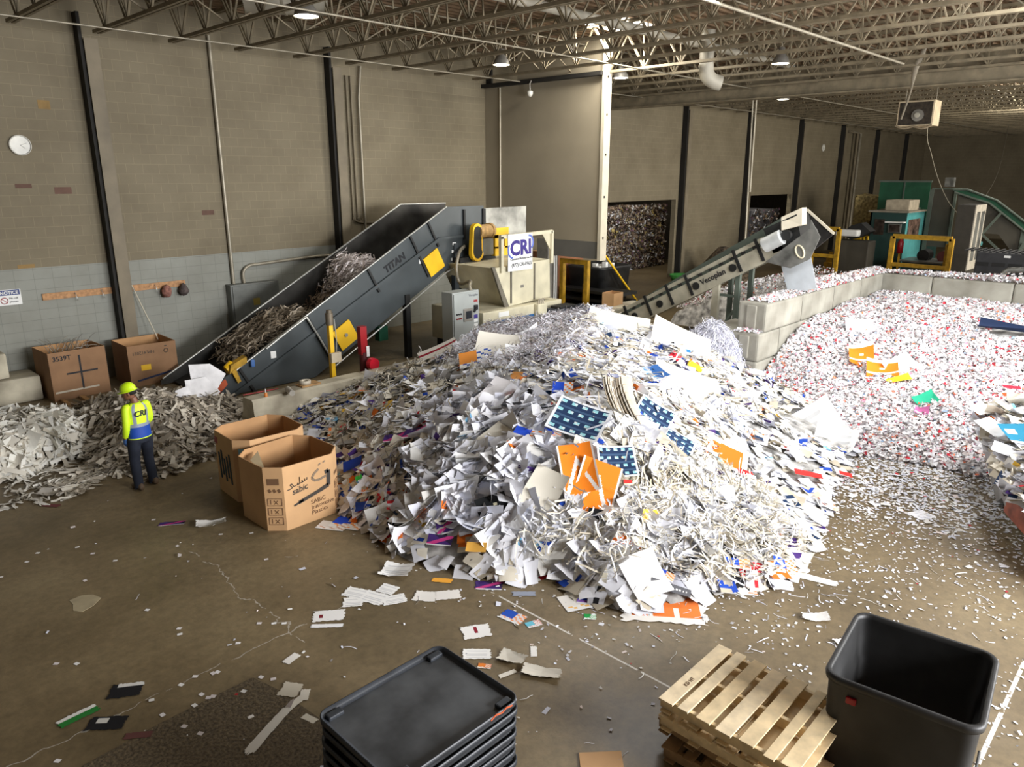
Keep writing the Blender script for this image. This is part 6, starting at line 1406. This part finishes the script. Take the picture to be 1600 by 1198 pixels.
# bigger white sheets lying loose on top of the heap, one object each
wsm = [sheet_mesh('white_sheet', w_ * 1.2, l_ * 1.2, 8, 8, PLAIN(c), cu * .45, .065, 300 + k, .015) for k, (w_, l_, c, cu) in enumerate(((.30, .42, (230, 230, 235), .5), (.34, .4, (224, 225, 232), .4), (.28, .36, (216, 218, 228), .6), (.36, .46, (230, 230, 230), .35), (.3, .4, (226, 224, 218), .4), (.26, .38, (232, 232, 236), .7)))]
cnt = 0
while cnt < 230:
    px, py = R.uniform(560, 1180), R.uniform(520, 900)
    if R.random() > (1.0 if inside(ZC, np.array([px]), np.array([py]))[0] else .28): continue
    p = heap_point(px, py, h_main)
    if p[2] < .08 or not clear_of(p[None], .2)[0]: continue
    n = grad(h_main, p[0:1], p[1:2], .2)[0] + NP.normal(0, .2, 3)
    o = bpy.data.objects.new('white_sheet', wsm[cnt % 6]); COL.objects.link(o); tag(o, 'plain white crumpled sheet lying loose on the large mixed paper pile', 'paper', 'white sheets on the paper pile')
    lay(o, p, n, R.uniform(0, 360), .07); cnt += 1

# ================================================================== BEYOND THE WALL OPENINGS AND BESIDE THE SHREDDER
BALE = mat('mixed_bale', (104, 92, 80), .9, 0, .6, 9.0, .8, (40, 34, 30), 0, 10)
def bale(x, y, z, w_, d_, h_, label, m=BALE, straps=3, group='bales in the store'):
    t = thing('paper_bale', (x, y, z), label, 'bale', group)
    b = MB(); nx, nz = 7, 6
    core = MB().bev((x, y, z), (x + w_, y + d_, z + h_), .07)
    core.v = [(p[0] + R.uniform(-.04, .04), p[1] + R.uniform(-.04, .04), max(z + .002, p[2] + R.uniform(-.03, .03))) for p in core.v]
    core.build('bale_body', m, t, True)
    for k in range(straps): 
        zz = z + h_ * (k + .7) / (straps + .4); MB().box((x - .05, y - .055, zz), (x + w_ + .05, y - .045, zz + .015)).build('strap', M_SHADE, t, True)
    rg = Bulk(); n_ = 420; q = np.stack([NP.uniform(x, x + w_, n_), np.full(n_, y - .03), NP.uniform(z + .06, z + h_, n_)], 1)
    rg.sheets(q, np.tile([[0, -1.0, 0]], (n_, 1)), NP.uniform(.05, .16, n_), NP.uniform(.08, .26, n_), pick(n_, LC((150, 130, 110), (96, 78, 62), (196, 190, 180), (60, 52, 46), (120, 90, 110), (190, 170, 110), (220, 220, 224)), [4, 4, 2, 3, 1, 1, 1]) * .9, .5, .4, .2, 3, 3)
    o = rg.build('loose_layers', None, None); o.parent = t; o.matrix_parent_inverse = Matrix.Translation(t.location).inverted()
    return t
k = 0
for (x, n_) in ((30.6, 3), (32.3, 3), (34.0, 3), (35.7, 3)):
    for j in range(n_):
        k += 1; bale(x, 23.6, j * 1.15, 1.62, 1.3, 1.12, f'mixed paper bale in the store, {("bottom", "middle", "top")[j]} of stack {k // 3 + (k % 3 > 0)} from the partition side')
bale(23.1, 18.5, 0, 1.5, 1.3, 1.35, 'loose white and brown paper bale behind the black bin', mat('pale_bale', (190, 184, 172), .9, 0, .4, 9, .6, (110, 100, 88), 0, 8))
o = bale(44.6, 22.0, 0, 4.0, 2.5, 2.9, 'grey heap of shredded bales seen through the far small opening', mat('grey_bale', (96, 94, 96), .95, 0, .3, 4, .6), 0)
# black round-cornered bin on a box
t = thing('bulk_bin', (22.4, 16.9, .0), 'black bin full of paper standing beside the bales past the partition', 'bin')
m = MB(); m.loft([[(x + 22.4, y + 16.9, z) for x, y, _ in ring(w_, w_ * .9, .2, 0)] for w_, z in ((1.7, .45), (1.85, 1.7), (1.92, 1.72), (1.92, 1.8), (1.75, 1.8), (1.7, 1.5))]); m.build('shell', M_BIN, t, True)
MB().box((21.6, 16.2, 0), (23.2, 17.6, .45)).build('base', M_BLACK, t, True)
for k in range(5): put = MB().bev((22.0 + k * .2, 16.6 + (k % 2) * .3, 1.5), (22.15 + k * .2, 16.8 + (k % 2) * .3, 1.78 + .06 * (k % 3)), .03).build('paper_lump', M_WHITE, t, True)
carton('bulk_carton', 21.1, 18.0, 1.7, 1.2, 2.25, 0, 0, 'tall brown carton behind the yellow guard frame', mat('kraft_shade', (150, 98, 66), .85, 0, .1, 2))
carton('small_carton', 20.2, 14.6, .62, .45, .42, 0, .1, 'small carton sitting on a concrete block beyond the shredder', M_KRAFT).location.z = .752
t = thing('guard_gate', (20.5, 16.5, 0), 'yellow steel guard frame under the lower edge of the partition', 'guard')
for y in (16.0, 17.1): MB().box((20.42, y - .08, 0), (20.58, y + .08, 2.0)).build('post', M_YELD, t, True)
MB().box((20.42, 15.92, 2.0), (20.58, 17.18, 2.16)).build('top_beam', M_YELD, t, True)
MB().box((20.7, 16.2, 0), (20.84, 16.34, 1.3)).build('inner_post', M_YELD, t, True)
t = thing('roller_table', (21.4, 16.3, .2), 'dark roller conveyor table behind the yellow guard frame', 'roller table')
for z in (.35, .65, .95): MB().box((20.9, 14.9, z), (22.0, 17.6, z + .1)).build('rail', M_BLACK, t, True)
for (x, y) in ((21.0, 15.0), (21.9, 17.5)): MB().box((x, y - .05, 0), (x + .1, y + .05, .95)).build('leg', M_BLACK, t, True)
tube_thing('yellow_strut', [(21.3, 15.95, 2.4), (23.6, 15.6, .0)], .04, M_YEL, 'slanting yellow bar behind the free edge of the partition', 'bar')
for dx in (0, .1): tube_thing('white_hose', smooth_path([(19.85 + dx, 16.95, 2.3), (19.83 + dx, 16.93, 1.4), (19.86 + dx, 16.96, .4)], 4), .025, M_WHITE, 'white hose hanging on the pier under the partition' if dx == 0 else 'second white hose beside the first on the partition pier', 'hose', n=6)
o = tag(MB().lathe([(.0, 0), (.5, .02), (.62, .3), (.6, .3), (.45, .06), (0, .05)], (32.2, 19.2, .001), 20).build('green_tub', mat('green_plastic', (70, 150, 70), .5)), 'green plastic tub by the foot of the wall column', 'tub')
tag(MB().lathe([(.05, 1.6), (.25, 1.55), (.9, .8), (1.5, .2), (1.6, 0)], (34.3, 18.2, 0), 16).build('rubbish_mound', mat('brown_rubbish', (120, 104, 84), .95, 0, .5, 5, 1.0)), 'low mound of brown scraps at the wall behind the narrow conveyor', 'rubbish')

# ================================================================== BALER PLANT AT THE FAR END
GRN = mat('baler_green', (38, 92, 66), .5, 0, .15, 1.5); GRND = mat('cabin_green', (34, 66, 62), .5, 0, .15, 1.5); CYN = mat('cabin_teal', (84, 160, 160), .5, 0, .08); GREY = mat('machine_grey', (74, 70, 60), .6, 0, .15, 1)
t = thing('operator_cabin', (42.8, 13, 0), 'dark green operator cabin with teal side wall and a screen, beside the yellow rail', 'cabin')
a0, a1 = onx(1361, 331, 42), onx(1418, 330, 42)
yl, yr, zc = a0.y, a1.y, a0.z
MB().box((42, yr, 0), (42.08, yl, zc)).build('end_wall', GRND, t, True)
MB().box((42.08, yr, 0), (45.2, yr + .08, zc)).build('side_wall', CYN, t, True)
MB().box((41.9, yr - .1, zc), (45.3, yl + .1, zc + .08)).build('roof', mat('cabin_roof', (140, 132, 116), .7), t, True)
MB().box((45.1, yr, 0), (45.2, yl, zc)).box((42, yl - .08, 0), (45.2, yl, zc)).build('back_wall', GRND, t, True)
GL = mat('dark_glass', (72, 62, 56), .15, 0, .4, 3)
MB().box((41.97, yl - .75, zc - 1.15), (42.0, yl - .25, zc - .35)).build('window', GL, t, True)
MB().box((42.4, yr - .03, zc - 1.2), (44.3, yr, zc - .35)).build('window', mat('side_glass', (120, 96, 84), .15, 0, .4, 3), t, True)
MB().box((41.75, yr + .15, zc - 1.0), (41.9, yr + .75, zc - .55)).build('screen_case', M_PLATE, t, True)
MB().box((41.74, yr + .2, zc - .95), (41.75, yr + .7, zc - .6)).build('screen', GL, t, True)
MB().box((41.6, yr + .0, zc - .5), (42.0, yr + .9, zc - .44)).build('screen_hood', M_WHITE, t, True)
MB().bev((42.6, yr + .1, zc + .08), (44.2, yr + 1.3, zc + .62), .05).build('air_unit', mat('air_unit', (176, 164, 142), .6, 0, .15, 4), t, True)
t = thing('baler_hopper', (46, 13, 0), 'tall green baler hopper panels rising behind the operator cabin', 'baler')
a0, a1 = onx(1376, 283, 46), onx(1455, 283, 46)
MB().box((46, a1.y, 2.6), (46.1, a0.y, a0.z)).build('hopper_panel', GRN, t, True)
MB().box((45.9, a1.y - .05, a0.z - .05), (46.15, a0.y + .05, a0.z + .05)).box((45.95, (a0.y + a1.y) / 2 - .03, 2.6), (46, (a0.y + a1.y) / 2 + .03, a0.z)).build('hopper_frame', M_VG, t, True)
MB().box((46, a1.y, 0), (49, a0.y, 2.6)).build('baler_body', GRND, t, True)
for k in range(4): MB().box((45.9, a1.y + .35 + k * .4, 2.0), (46, a1.y + .65 + k * .4, 3.3)).build('louvre_panel', mat('louvre_grey', (150, 148, 140), .5), t, True)
b0, b1 = onx(1457, 296, 45), onx(1494, 298, 45)
MB().box((45, b1.y, 1.3), (45.1, b0.y, b0.z)).build('side_panel', GREY, t, True)
MB().box((44.95, b0.y - .1, 0), (45.1, b0.y + .1, b0.z)).box((44.95, b1.y - .06, 0), (45.1, b1.y + .06, b0.z)).build('frame_post', M_VG, t, True)
MB().box((44.9, b1.y - .2, b0.z), (45.2, b0.y, b0.z + .08)).build('frame_beam', M_VG, t, True)
m0 = onx(1483, 284, 45); MB().box((44.8, m0.y - .25, m0.z - .25), (45.2, m0.y + .15, m0.z + .22)).build('motor', M_PLATE, t, True)
# green inclined feed conveyor
t = thing('feed_conveyor', (44, 6, 0), 'green inclined feed conveyor with pale edges sloping down out of frame', 'conveyor')
up_ = [onx(*q, 43.5) for q in ((1490, 296), (1512, 296), (1558, 313), (1600, 345), (1640, 378))]; lo_ = [onx(*q, 43.5) for q in ((1492, 300), (1522, 310), (1546, 317), (1600, 360), (1640, 394))]
for i in range(4): MB().prism([up_[i], up_[i + 1], lo_[i + 1], lo_[i]], (.1, 0, 0)).build('side_panel', GRN, t, True)
ed = MB()
for L_ in (up_, lo_): ed.tube([p - Vector((.05, 0, 0)) for p in L_], .06, 6)
ed.build('edge_trim', M_VG, t, True)
q = [onx(*k, 43.6) for k in ((1497, 302), (1546, 318), (1600, 360), (1600, 420), (1560, 366), (1535, 364), (1530, 392), (1497, 392))]
MB().prism(q, (.06, 0, 0)).build('skirt_panel', mat('skirt_grey', (84, 80, 70), .6, 0, .15, 1), t, True)
for (p_, q_) in (((1564, 333), (1534, 366)), ((1534, 366), (1562, 392)), ((1600, 380), (1575, 420))): MB().bar(onx(*p_, 43.4), onx(*q_, 43.4), .1, .1).build('strut', M_VG, t, True)
MB().bar((43.6, lo_[3].y, 0), (43.6, lo_[3].y, lo_[3].z), .2).build('leg', M_VG, t, True)
# tall cabinet with pale side
t = thing('power_cabinet', (38, 7.5, 0), 'tall dark cabinet with a pale louvred side beside the green feed conveyor', 'cabinet')
c0, c1 = onx(1505, 320, 38), onx(1525, 319, 38)
MB().box((38, c1.y, 0), (39.9, c0.y + .2, c0.z)).build('case', mat('cabinet_dark', (62, 58, 50), .6), t, True)
MB().box((38.05, c1.y - .04, .9), (39.85, c1.y, c0.z)).build('side_panel', mat('pale_louvre', (196, 188, 172), .5), t, True)
for k in range(2): MB().box((38.3 + k * .8, c1.y - .06, 1.3), (38.8 + k * .8, c1.y - .04, c0.z - .3)).build('louvre', M_PLATE, t, True)
t = thing('pump_unit', (40, 9.5, 0), 'teal pipework and motors of the baler pump behind the yellow guard rail', 'pump')
MB().box((40.2, 8.4, 0), (42, 11.6, .9)).build('tank', GRND, t, True)
MB().box((40.0, 8.4, .9), (42, 11.7, .98)).build('tank_top', M_PLATE, t, True)
for k in range(3): MB().tube([(40.6, 9.0 + k * .9, 1.2), (41.4, 9.0 + k * .9, 1.2)], .28, 14).build('motor', [M_BLACK, mat('maroon_motor', (90, 40, 40), .5), M_BLACK][k], t, True)
MB().tube(smooth_path([(40.3, 9.6, 1.0), (40.3, 9.6, 1.75), (40.3, 9.3, 1.95), (40.3, 8.3, 1.95)], 4), .1, 10).build('pipe', CYN, t, True)
for k in range(5): MB().tube(smooth_path([(39.9, 8.0 - k * .12, 1.1), (39.7, 7.7 - k * .1, .9), (39.6, 7.5 - k * .1, .3), (39.7, 7.6, .05)], 3), .05, 6).build('hose', M_BLACK, t, True)
# yellow guard rails
def rail(xx, pts, label):
    t = thing('guard_rail', (xx, 0, 0), label, 'guard rail'); P_ = [onx(*q, xx) for q in pts]
    yl, yr, zt_ = P_[0].y, P_[1].y, (P_[0].z + P_[1].z) / 2
    for y in (yl, yr): MB().box((xx - .09, y - .09, 0), (xx + .09, y + .09, zt_)).build('post', M_YELD, t, True)
    MB().box((xx - .09, yr, zt_ - .1), (xx + .09, yl, zt_ + .1)).build('top_rail', M_YELD, t, True)
    MB().box((xx - .07, yr, zt_ * .5 - .08), (xx + .07, yl, zt_ * .5 + .08)).build('mid_rail', M_YELD, t, True)
    return t
rail(35.5, ((1396, 369), (1488, 373)), 'large yellow guard rail in front of the baler plant')
t = rail(39.5, ((1482, 380), (1500, 384)), 'narrow yellow guard rail end just past the large one')
rail(36.5, ((1272, 357), (1312, 357)), 'yellow guard rail behind the head of the narrow belt conveyor')
t = thing('stair_rail', (40, 15, 0), 'bent yellow stair handrails beside the operator cabin', 'handrail')
for k in range(3):
    q = [onx(*p_, 40) for p_ in ((1313 + k * 6, 392), (1334 + k * 5, 372), (1338 + k * 5, 400))]; MB().tube(smooth_path([q[0], q[1], q[1] + (q[2] - q[1]) * .1, q[2]], 4), .06, 6).build('handrail', M_YEL, t, True)
q = [onx(*p_, 40) for p_ in ((1348, 402), (1350, 369), (1356, 369), (1355, 402))]; MB().tube(q, .06, 6).build('gate_frame', M_YEL, t, True)
for k in range(4): MB().box((40.3 + k * .3, 14.6, k * .25), (40.6 + k * .3, 15.6, k * .25 + .25)).build('step', M_YELD, t, True)
t = thing('fire_extinguisher', (0, 0, 0), 'red fire extinguisher hanging by the yellow guard rail', 'extinguisher'); e_ = onx(1407, 383, 39); t.location = e_
MB().lathe([(0, 0), (.14, .02), (.14, .55), (.06, .68), (.05, .75)], tuple(e_ - Vector((0, 0, .4))), 12).build('cylinder', M_RED, t, True)
MB().box((e_.x - .08, e_.y - .1, e_.z + .35), (e_.x + .08, e_.y + .15, e_.z + .48)).build('valve', M_WHITE, t, True)
MB().bar((e_.x, e_.y, 0), (e_.x, e_.y, e_.z - .4), .08).build('stand', M_YELD, t, True)
h_ = onx(1357, 305, 47); hb_ = onx(1357, 362, 47)
sb = MB().bev((46.6, h_.y - .75, 0), (48, h_.y + .6, h_.z), .1); sb.v = [(p[0] + R.uniform(-.1, .1), p[1] + R.uniform(-.1, .1), max(0.001, p[2] + R.uniform(-.1, .1))) for p in sb.v]
tag(sb.build('straw_bale', mat('straw', (176, 156, 104), .95, 0, .5, 7, 1.0, (96, 82, 52), 0, 10)), 'tall straw-coloured bale stack leaning behind the operator cabin', 'bale')
d_ = [onx(*q, 38.5) for q in ((1313, 366), (1330, 352), (1345, 348), (1360, 362), (1345, 370), (1330, 374))]
tag(MB().prism(d_, (.8, 0, 0)).build('black_sheeting', M_BLACK), 'black plastic sheeting heap left of the operator cabin', 'sheeting')
for k, q in enumerate((((1305, 366), (1340, 362)),)):
    a_, b_ = onx(*q[0], 38), onx(*q[1], 38); tag(MB().bev((38, b_.y, b_.z - .25), (38.5, a_.y, a_.z + .25), .08).build('white_bag', M_WHITE), 'white bag lying on the black sheeting beside the rail', 'bag')
tag(MB().bev((38, onx(1360, 362, 38).y, 0), (39, onx(1305, 366, 38).y, d_[5].z - .02), .05).build('scrap_table', GREY), 'grey bench carrying the black sheeting and white bag', 'bench')
# black folding containers
t = thing('folding_container', (32, 4.5, 0), 'black folding plastic container stack beyond the bunker back wall', 'container')
k0, k1 = onx(1526, 393, 32), onx(1620, 396, 32)
M_FC = mat('container_plastic', (52, 52, 54), .5, 0, .15, 4)
for j, (z0, z1) in enumerate(((0, .7), (.72, 1.38), (1.4, k0.z))):
    MB().bev((32, k1.y, z0), (33.4, k0.y, z1), .04).build('container_body', M_FC, t, True)
    for s in range(3): 
        yy = k1.y + (k0.y - k1.y) * (.2 + .28 * s); MB().box((31.985, yy, (z0 + z1) / 2 - .06), (32, yy + .42, (z0 + z1) / 2 + .08)).build('fork_opening', M_BLACK, t, True)
    MB().box((31.98, k0.y - 1.1, z1 - .16), (32, k0.y - .9, z1 - .08)).build('label_plate', M_WHITE, t, True)
rb_ = MB()
for s in range(12): rb_.box((32.0, k1.y + s * .2, k0.z), (33.4, k1.y + s * .2 + .06, k0.z + .05))
rb_.build('top_rib', M_FC, t, True)
k0 = onx(1573, 428, 29.5)
tag(MB().tube(smooth_path([(29.5, k0.y + .3, 1.0), (29.5, k0.y + .1, k0.z), (29.5, k0.y - .3, k0.z + .15), (29.5, k0.y - 1.6, k0.z + .1), (29.5, k0.y - 1.7, .6)], 4), .09, 8).build('grey_hoop', M_PLATE), 'grey plastic hoop frame just beyond the bunker back wall', 'hoop')

# ================================================================== LOADER BUCKET AT THE EDGE OF THE FRAME
BX, BY, BZ = 10.6, .15, .0
t = thing('loader_bucket', (11.4, .6, 0), 'grey steel loader bucket heaped with paper at the edge of the photo', 'loader bucket')
Pq = [onz(*q, z) for q, z in (((1524, 650), .95), ((1575, 770), .62), ((1680, 860), .62), ((1660, 640), 1.1))]
MB().prism([Pq[0], Pq[1], Pq[2], Pq[3]], (0, 0, .03)).build('bucket_lip', M_PLATE, t, True)
MB().prism([Pq[0], Pq[1], Pq[1] - Vector((0, 0, .22)), Pq[0] - Vector((0, 0, .10))], (.03, -.02, 0)).build('bucket_side', mat('bucket_grey', (150, 148, 146), .45, .3, .15, 3), t, True)
MB().prism([Pq[1] - Vector((0, 0, .04)), Pq[2] - Vector((0, 0, .04)), Pq[2] - Vector((0, 0, .45)), Pq[1] - Vector((0, 0, .30))], (.05, .02, 0)).build('bucket_back', mat('bucket_rust', (170, 90, 66), .6, 0, .3, 4), t, True)
dn = [Pq[0].lerp(Pq[2], .38), Pq[1].lerp(Pq[3], .30), Pq[2].lerp(Pq[0], .05), Pq[3].lerp(Pq[1], .05)]
dn = [Vector((p.x, p.y, .06)) for p in dn]; top = [p - Vector((0, 0, .01)) for p in Pq]
MB().add(top + dn, [(0, 1, 2, 3), (7, 6, 5, 4), (0, 4, 5, 1), (1, 5, 6, 2), (2, 6, 7, 3), (3, 7, 4, 0)]).build('bucket_shell', mat('bucket_grey', (150, 148, 146), .45, .3, .15, 3), t, True)
for k_ in (.3, .7): MB().bar(Pq[3].lerp(Pq[2], k_) - Vector((0, 0, .3)), Pq[3].lerp(Pq[2], k_) + Vector((.6, -1.6, .5)), .14, .2).build('lift_arm', M_YELD, t, True)
lb_ = Bulk(); n_ = 420; uu, vv = NP.random(n_), NP.random(n_)
A_, B_, C_, D_ = (np.array(p) for p in Pq); base = (A_ * (1 - uu[:, None]) + B_ * uu[:, None]) * (1 - vv[:, None]) + (D_ * (1 - uu[:, None]) + C_ * uu[:, None]) * vv[:, None]
base[:, 2] += .05 + .35 * np.sin(np.clip(vv * 2.0, 0, 1) * 1.57) * (1 - uu * .8) * NP.uniform(.3, 1, n_)
lb_.sheets(base, np.tile([[0, 0, 1.0]], (n_, 1)), NP.uniform(.15, .3, n_), NP.uniform(.2, .4, n_), pick(n_, WC8, [4, 4, 3, 2, 2, 2, 1, 1]), .35, .25, .08, 4, 4, ((NP.random((n_, 1)) < .12) & (NP.random((n_, 9)) < .6), VIV[NP.choice(8, n_)]))
lb_.build('loose_paper', 'loose papers heaped in the loader bucket at the edge of the photo', 'loose paper')
for (px, py, z_, w_, l_, a_, pt, lab, ct) in ((1590, 680, 1.12, .42, .5, -5, lambda u, v: (226, 226, 224) if v < .1 or (.1 < u < .5 and .55 < v < .8) else (34, 120, 150), 'teal printed sheet lying on the loader bucket load', 'poster'),
                                       (1556, 672, 1.08, .4, .55, 25, PLAIN((238, 236, 234)), 'plain white board sheet lying on the loader bucket load', 'board'), (1590, 712, .92, .7, .3, -38, PLAIN((232, 232, 236)), 'white sheet lying below the teal one on the loader bucket', 'paper'),
                                       (1545, 640, 1.15, .6, .25, 12, PLAIN((206, 204, 198)), 'grey curled sheet at the top of the loader bucket load', 'paper'), (1575, 618, 1.25, .2, .1, 0, PLAIN((230, 90, 40)), 'orange scrap on top of the loader bucket load', 'scrap'), (1580, 606, 1.3, .3, .1, -10, PLAIN((206, 40, 60)), 'red scrap on top of the loader bucket load', 'scrap')):
    SEED[0] += 1; me = sheet_mesh('load_sheet', w_, l_, 8, 8, pt, .08, 0, SEED[0]); o = bpy.data.objects.new('load_sheet', me); COL.objects.link(o); tag(o, lab, ct); lay(o, onz(px, py, z_), (-.25, -.25, 1), a_, .02)

# ================================================================== SUB-PARTS: small pieces follow the part they sit on
SUB = {'bell_lamp': {'lens': 'shade'}, 'control_cabinet': {'screen_bezel': 'door', 'push_button': 'door', 'isolator_switch': 'door', 'sticker': 'door', 'lettering': 'door'},
       'unit_heater': {'motor': 'fan_guard'}, 'infeed_conveyor': {'cover_knob': 'guard_cover', 'label_plate': 'side_panel', 'lettering': 'side_panel', 'rib': 'side_panel', 'safety_sticker': 'side_panel'},
       'outfeed_conveyor': {'inspection_cap': 'side_panel', 'lettering': 'side_panel', 'belt_clip': 'side_panel'},
       'bulk_carton': {k: 'walls' for k in ('emblem', 'lettering', 'care_marking', 'script_lettering', 'blue_label', 'red_label', 'faded_marking', 'yellow_label', 'blue_tape')},
       'wire_carton': {k: 'walls' for k in ('black_cross', 'tape', 'lettering')}, 'company_sign': {k: 'board' for k in ('logo_lettering', 'lettering', 'logo_swoosh')},
       'notice_sign': {k: 'board' for k in ('header', 'lettering', 'prohibition_ring')}, 'coat_rail': {'hook': 'plank'}, 'plastic_tray': {'stacking_lug': 'body', 'orange_scrawl': 'rim'},
       'bulk_bin': {'red_mark': 'outer_shell', 'scrawl_lettering': 'outer_shell', 'mould_line': 'outer_shell'}, 'wooden_pallet': {'stamp': 'deck_board'}, 'operator_cabin': {'screen': 'screen_case', 'screen_hood': 'screen_case'},
       'person': {'vest_lettering': 'vest', 'hat_brim': 'hard_hat'}, 'shredder': {'blue_stripe': 'body', 'sticker': 'body', 'hopper_rib': 'hopper', 'name_plate': 'hopper'}, 'wall_clock': {'hour_hand': 'face', 'minute_hand': 'face'},
       'red_jack_post': {'label': 'upper_post'}, 'folding_container': {'fork_opening': 'container_body', 'label_plate': 'container_body'}, 'panel_box': {'warning_sticker': 'door'}}
bpy.context.view_layer.update()
base = lambda o: o.name.split('.')[0]
for root in [o for o in COL.objects if o.parent is None and base(o) in SUB]:
    kids = list(root.children); mp_ = SUB[base(root)]
    for ch in kids:
        tgt = next((k for k in kids if base(k) == mp_.get(base(ch))), None)
        if tgt is not None:
            ch.matrix_parent_inverse = tgt.matrix_world.inverted() @ root.matrix_world @ ch.matrix_parent_inverse; ch.parent = tgt
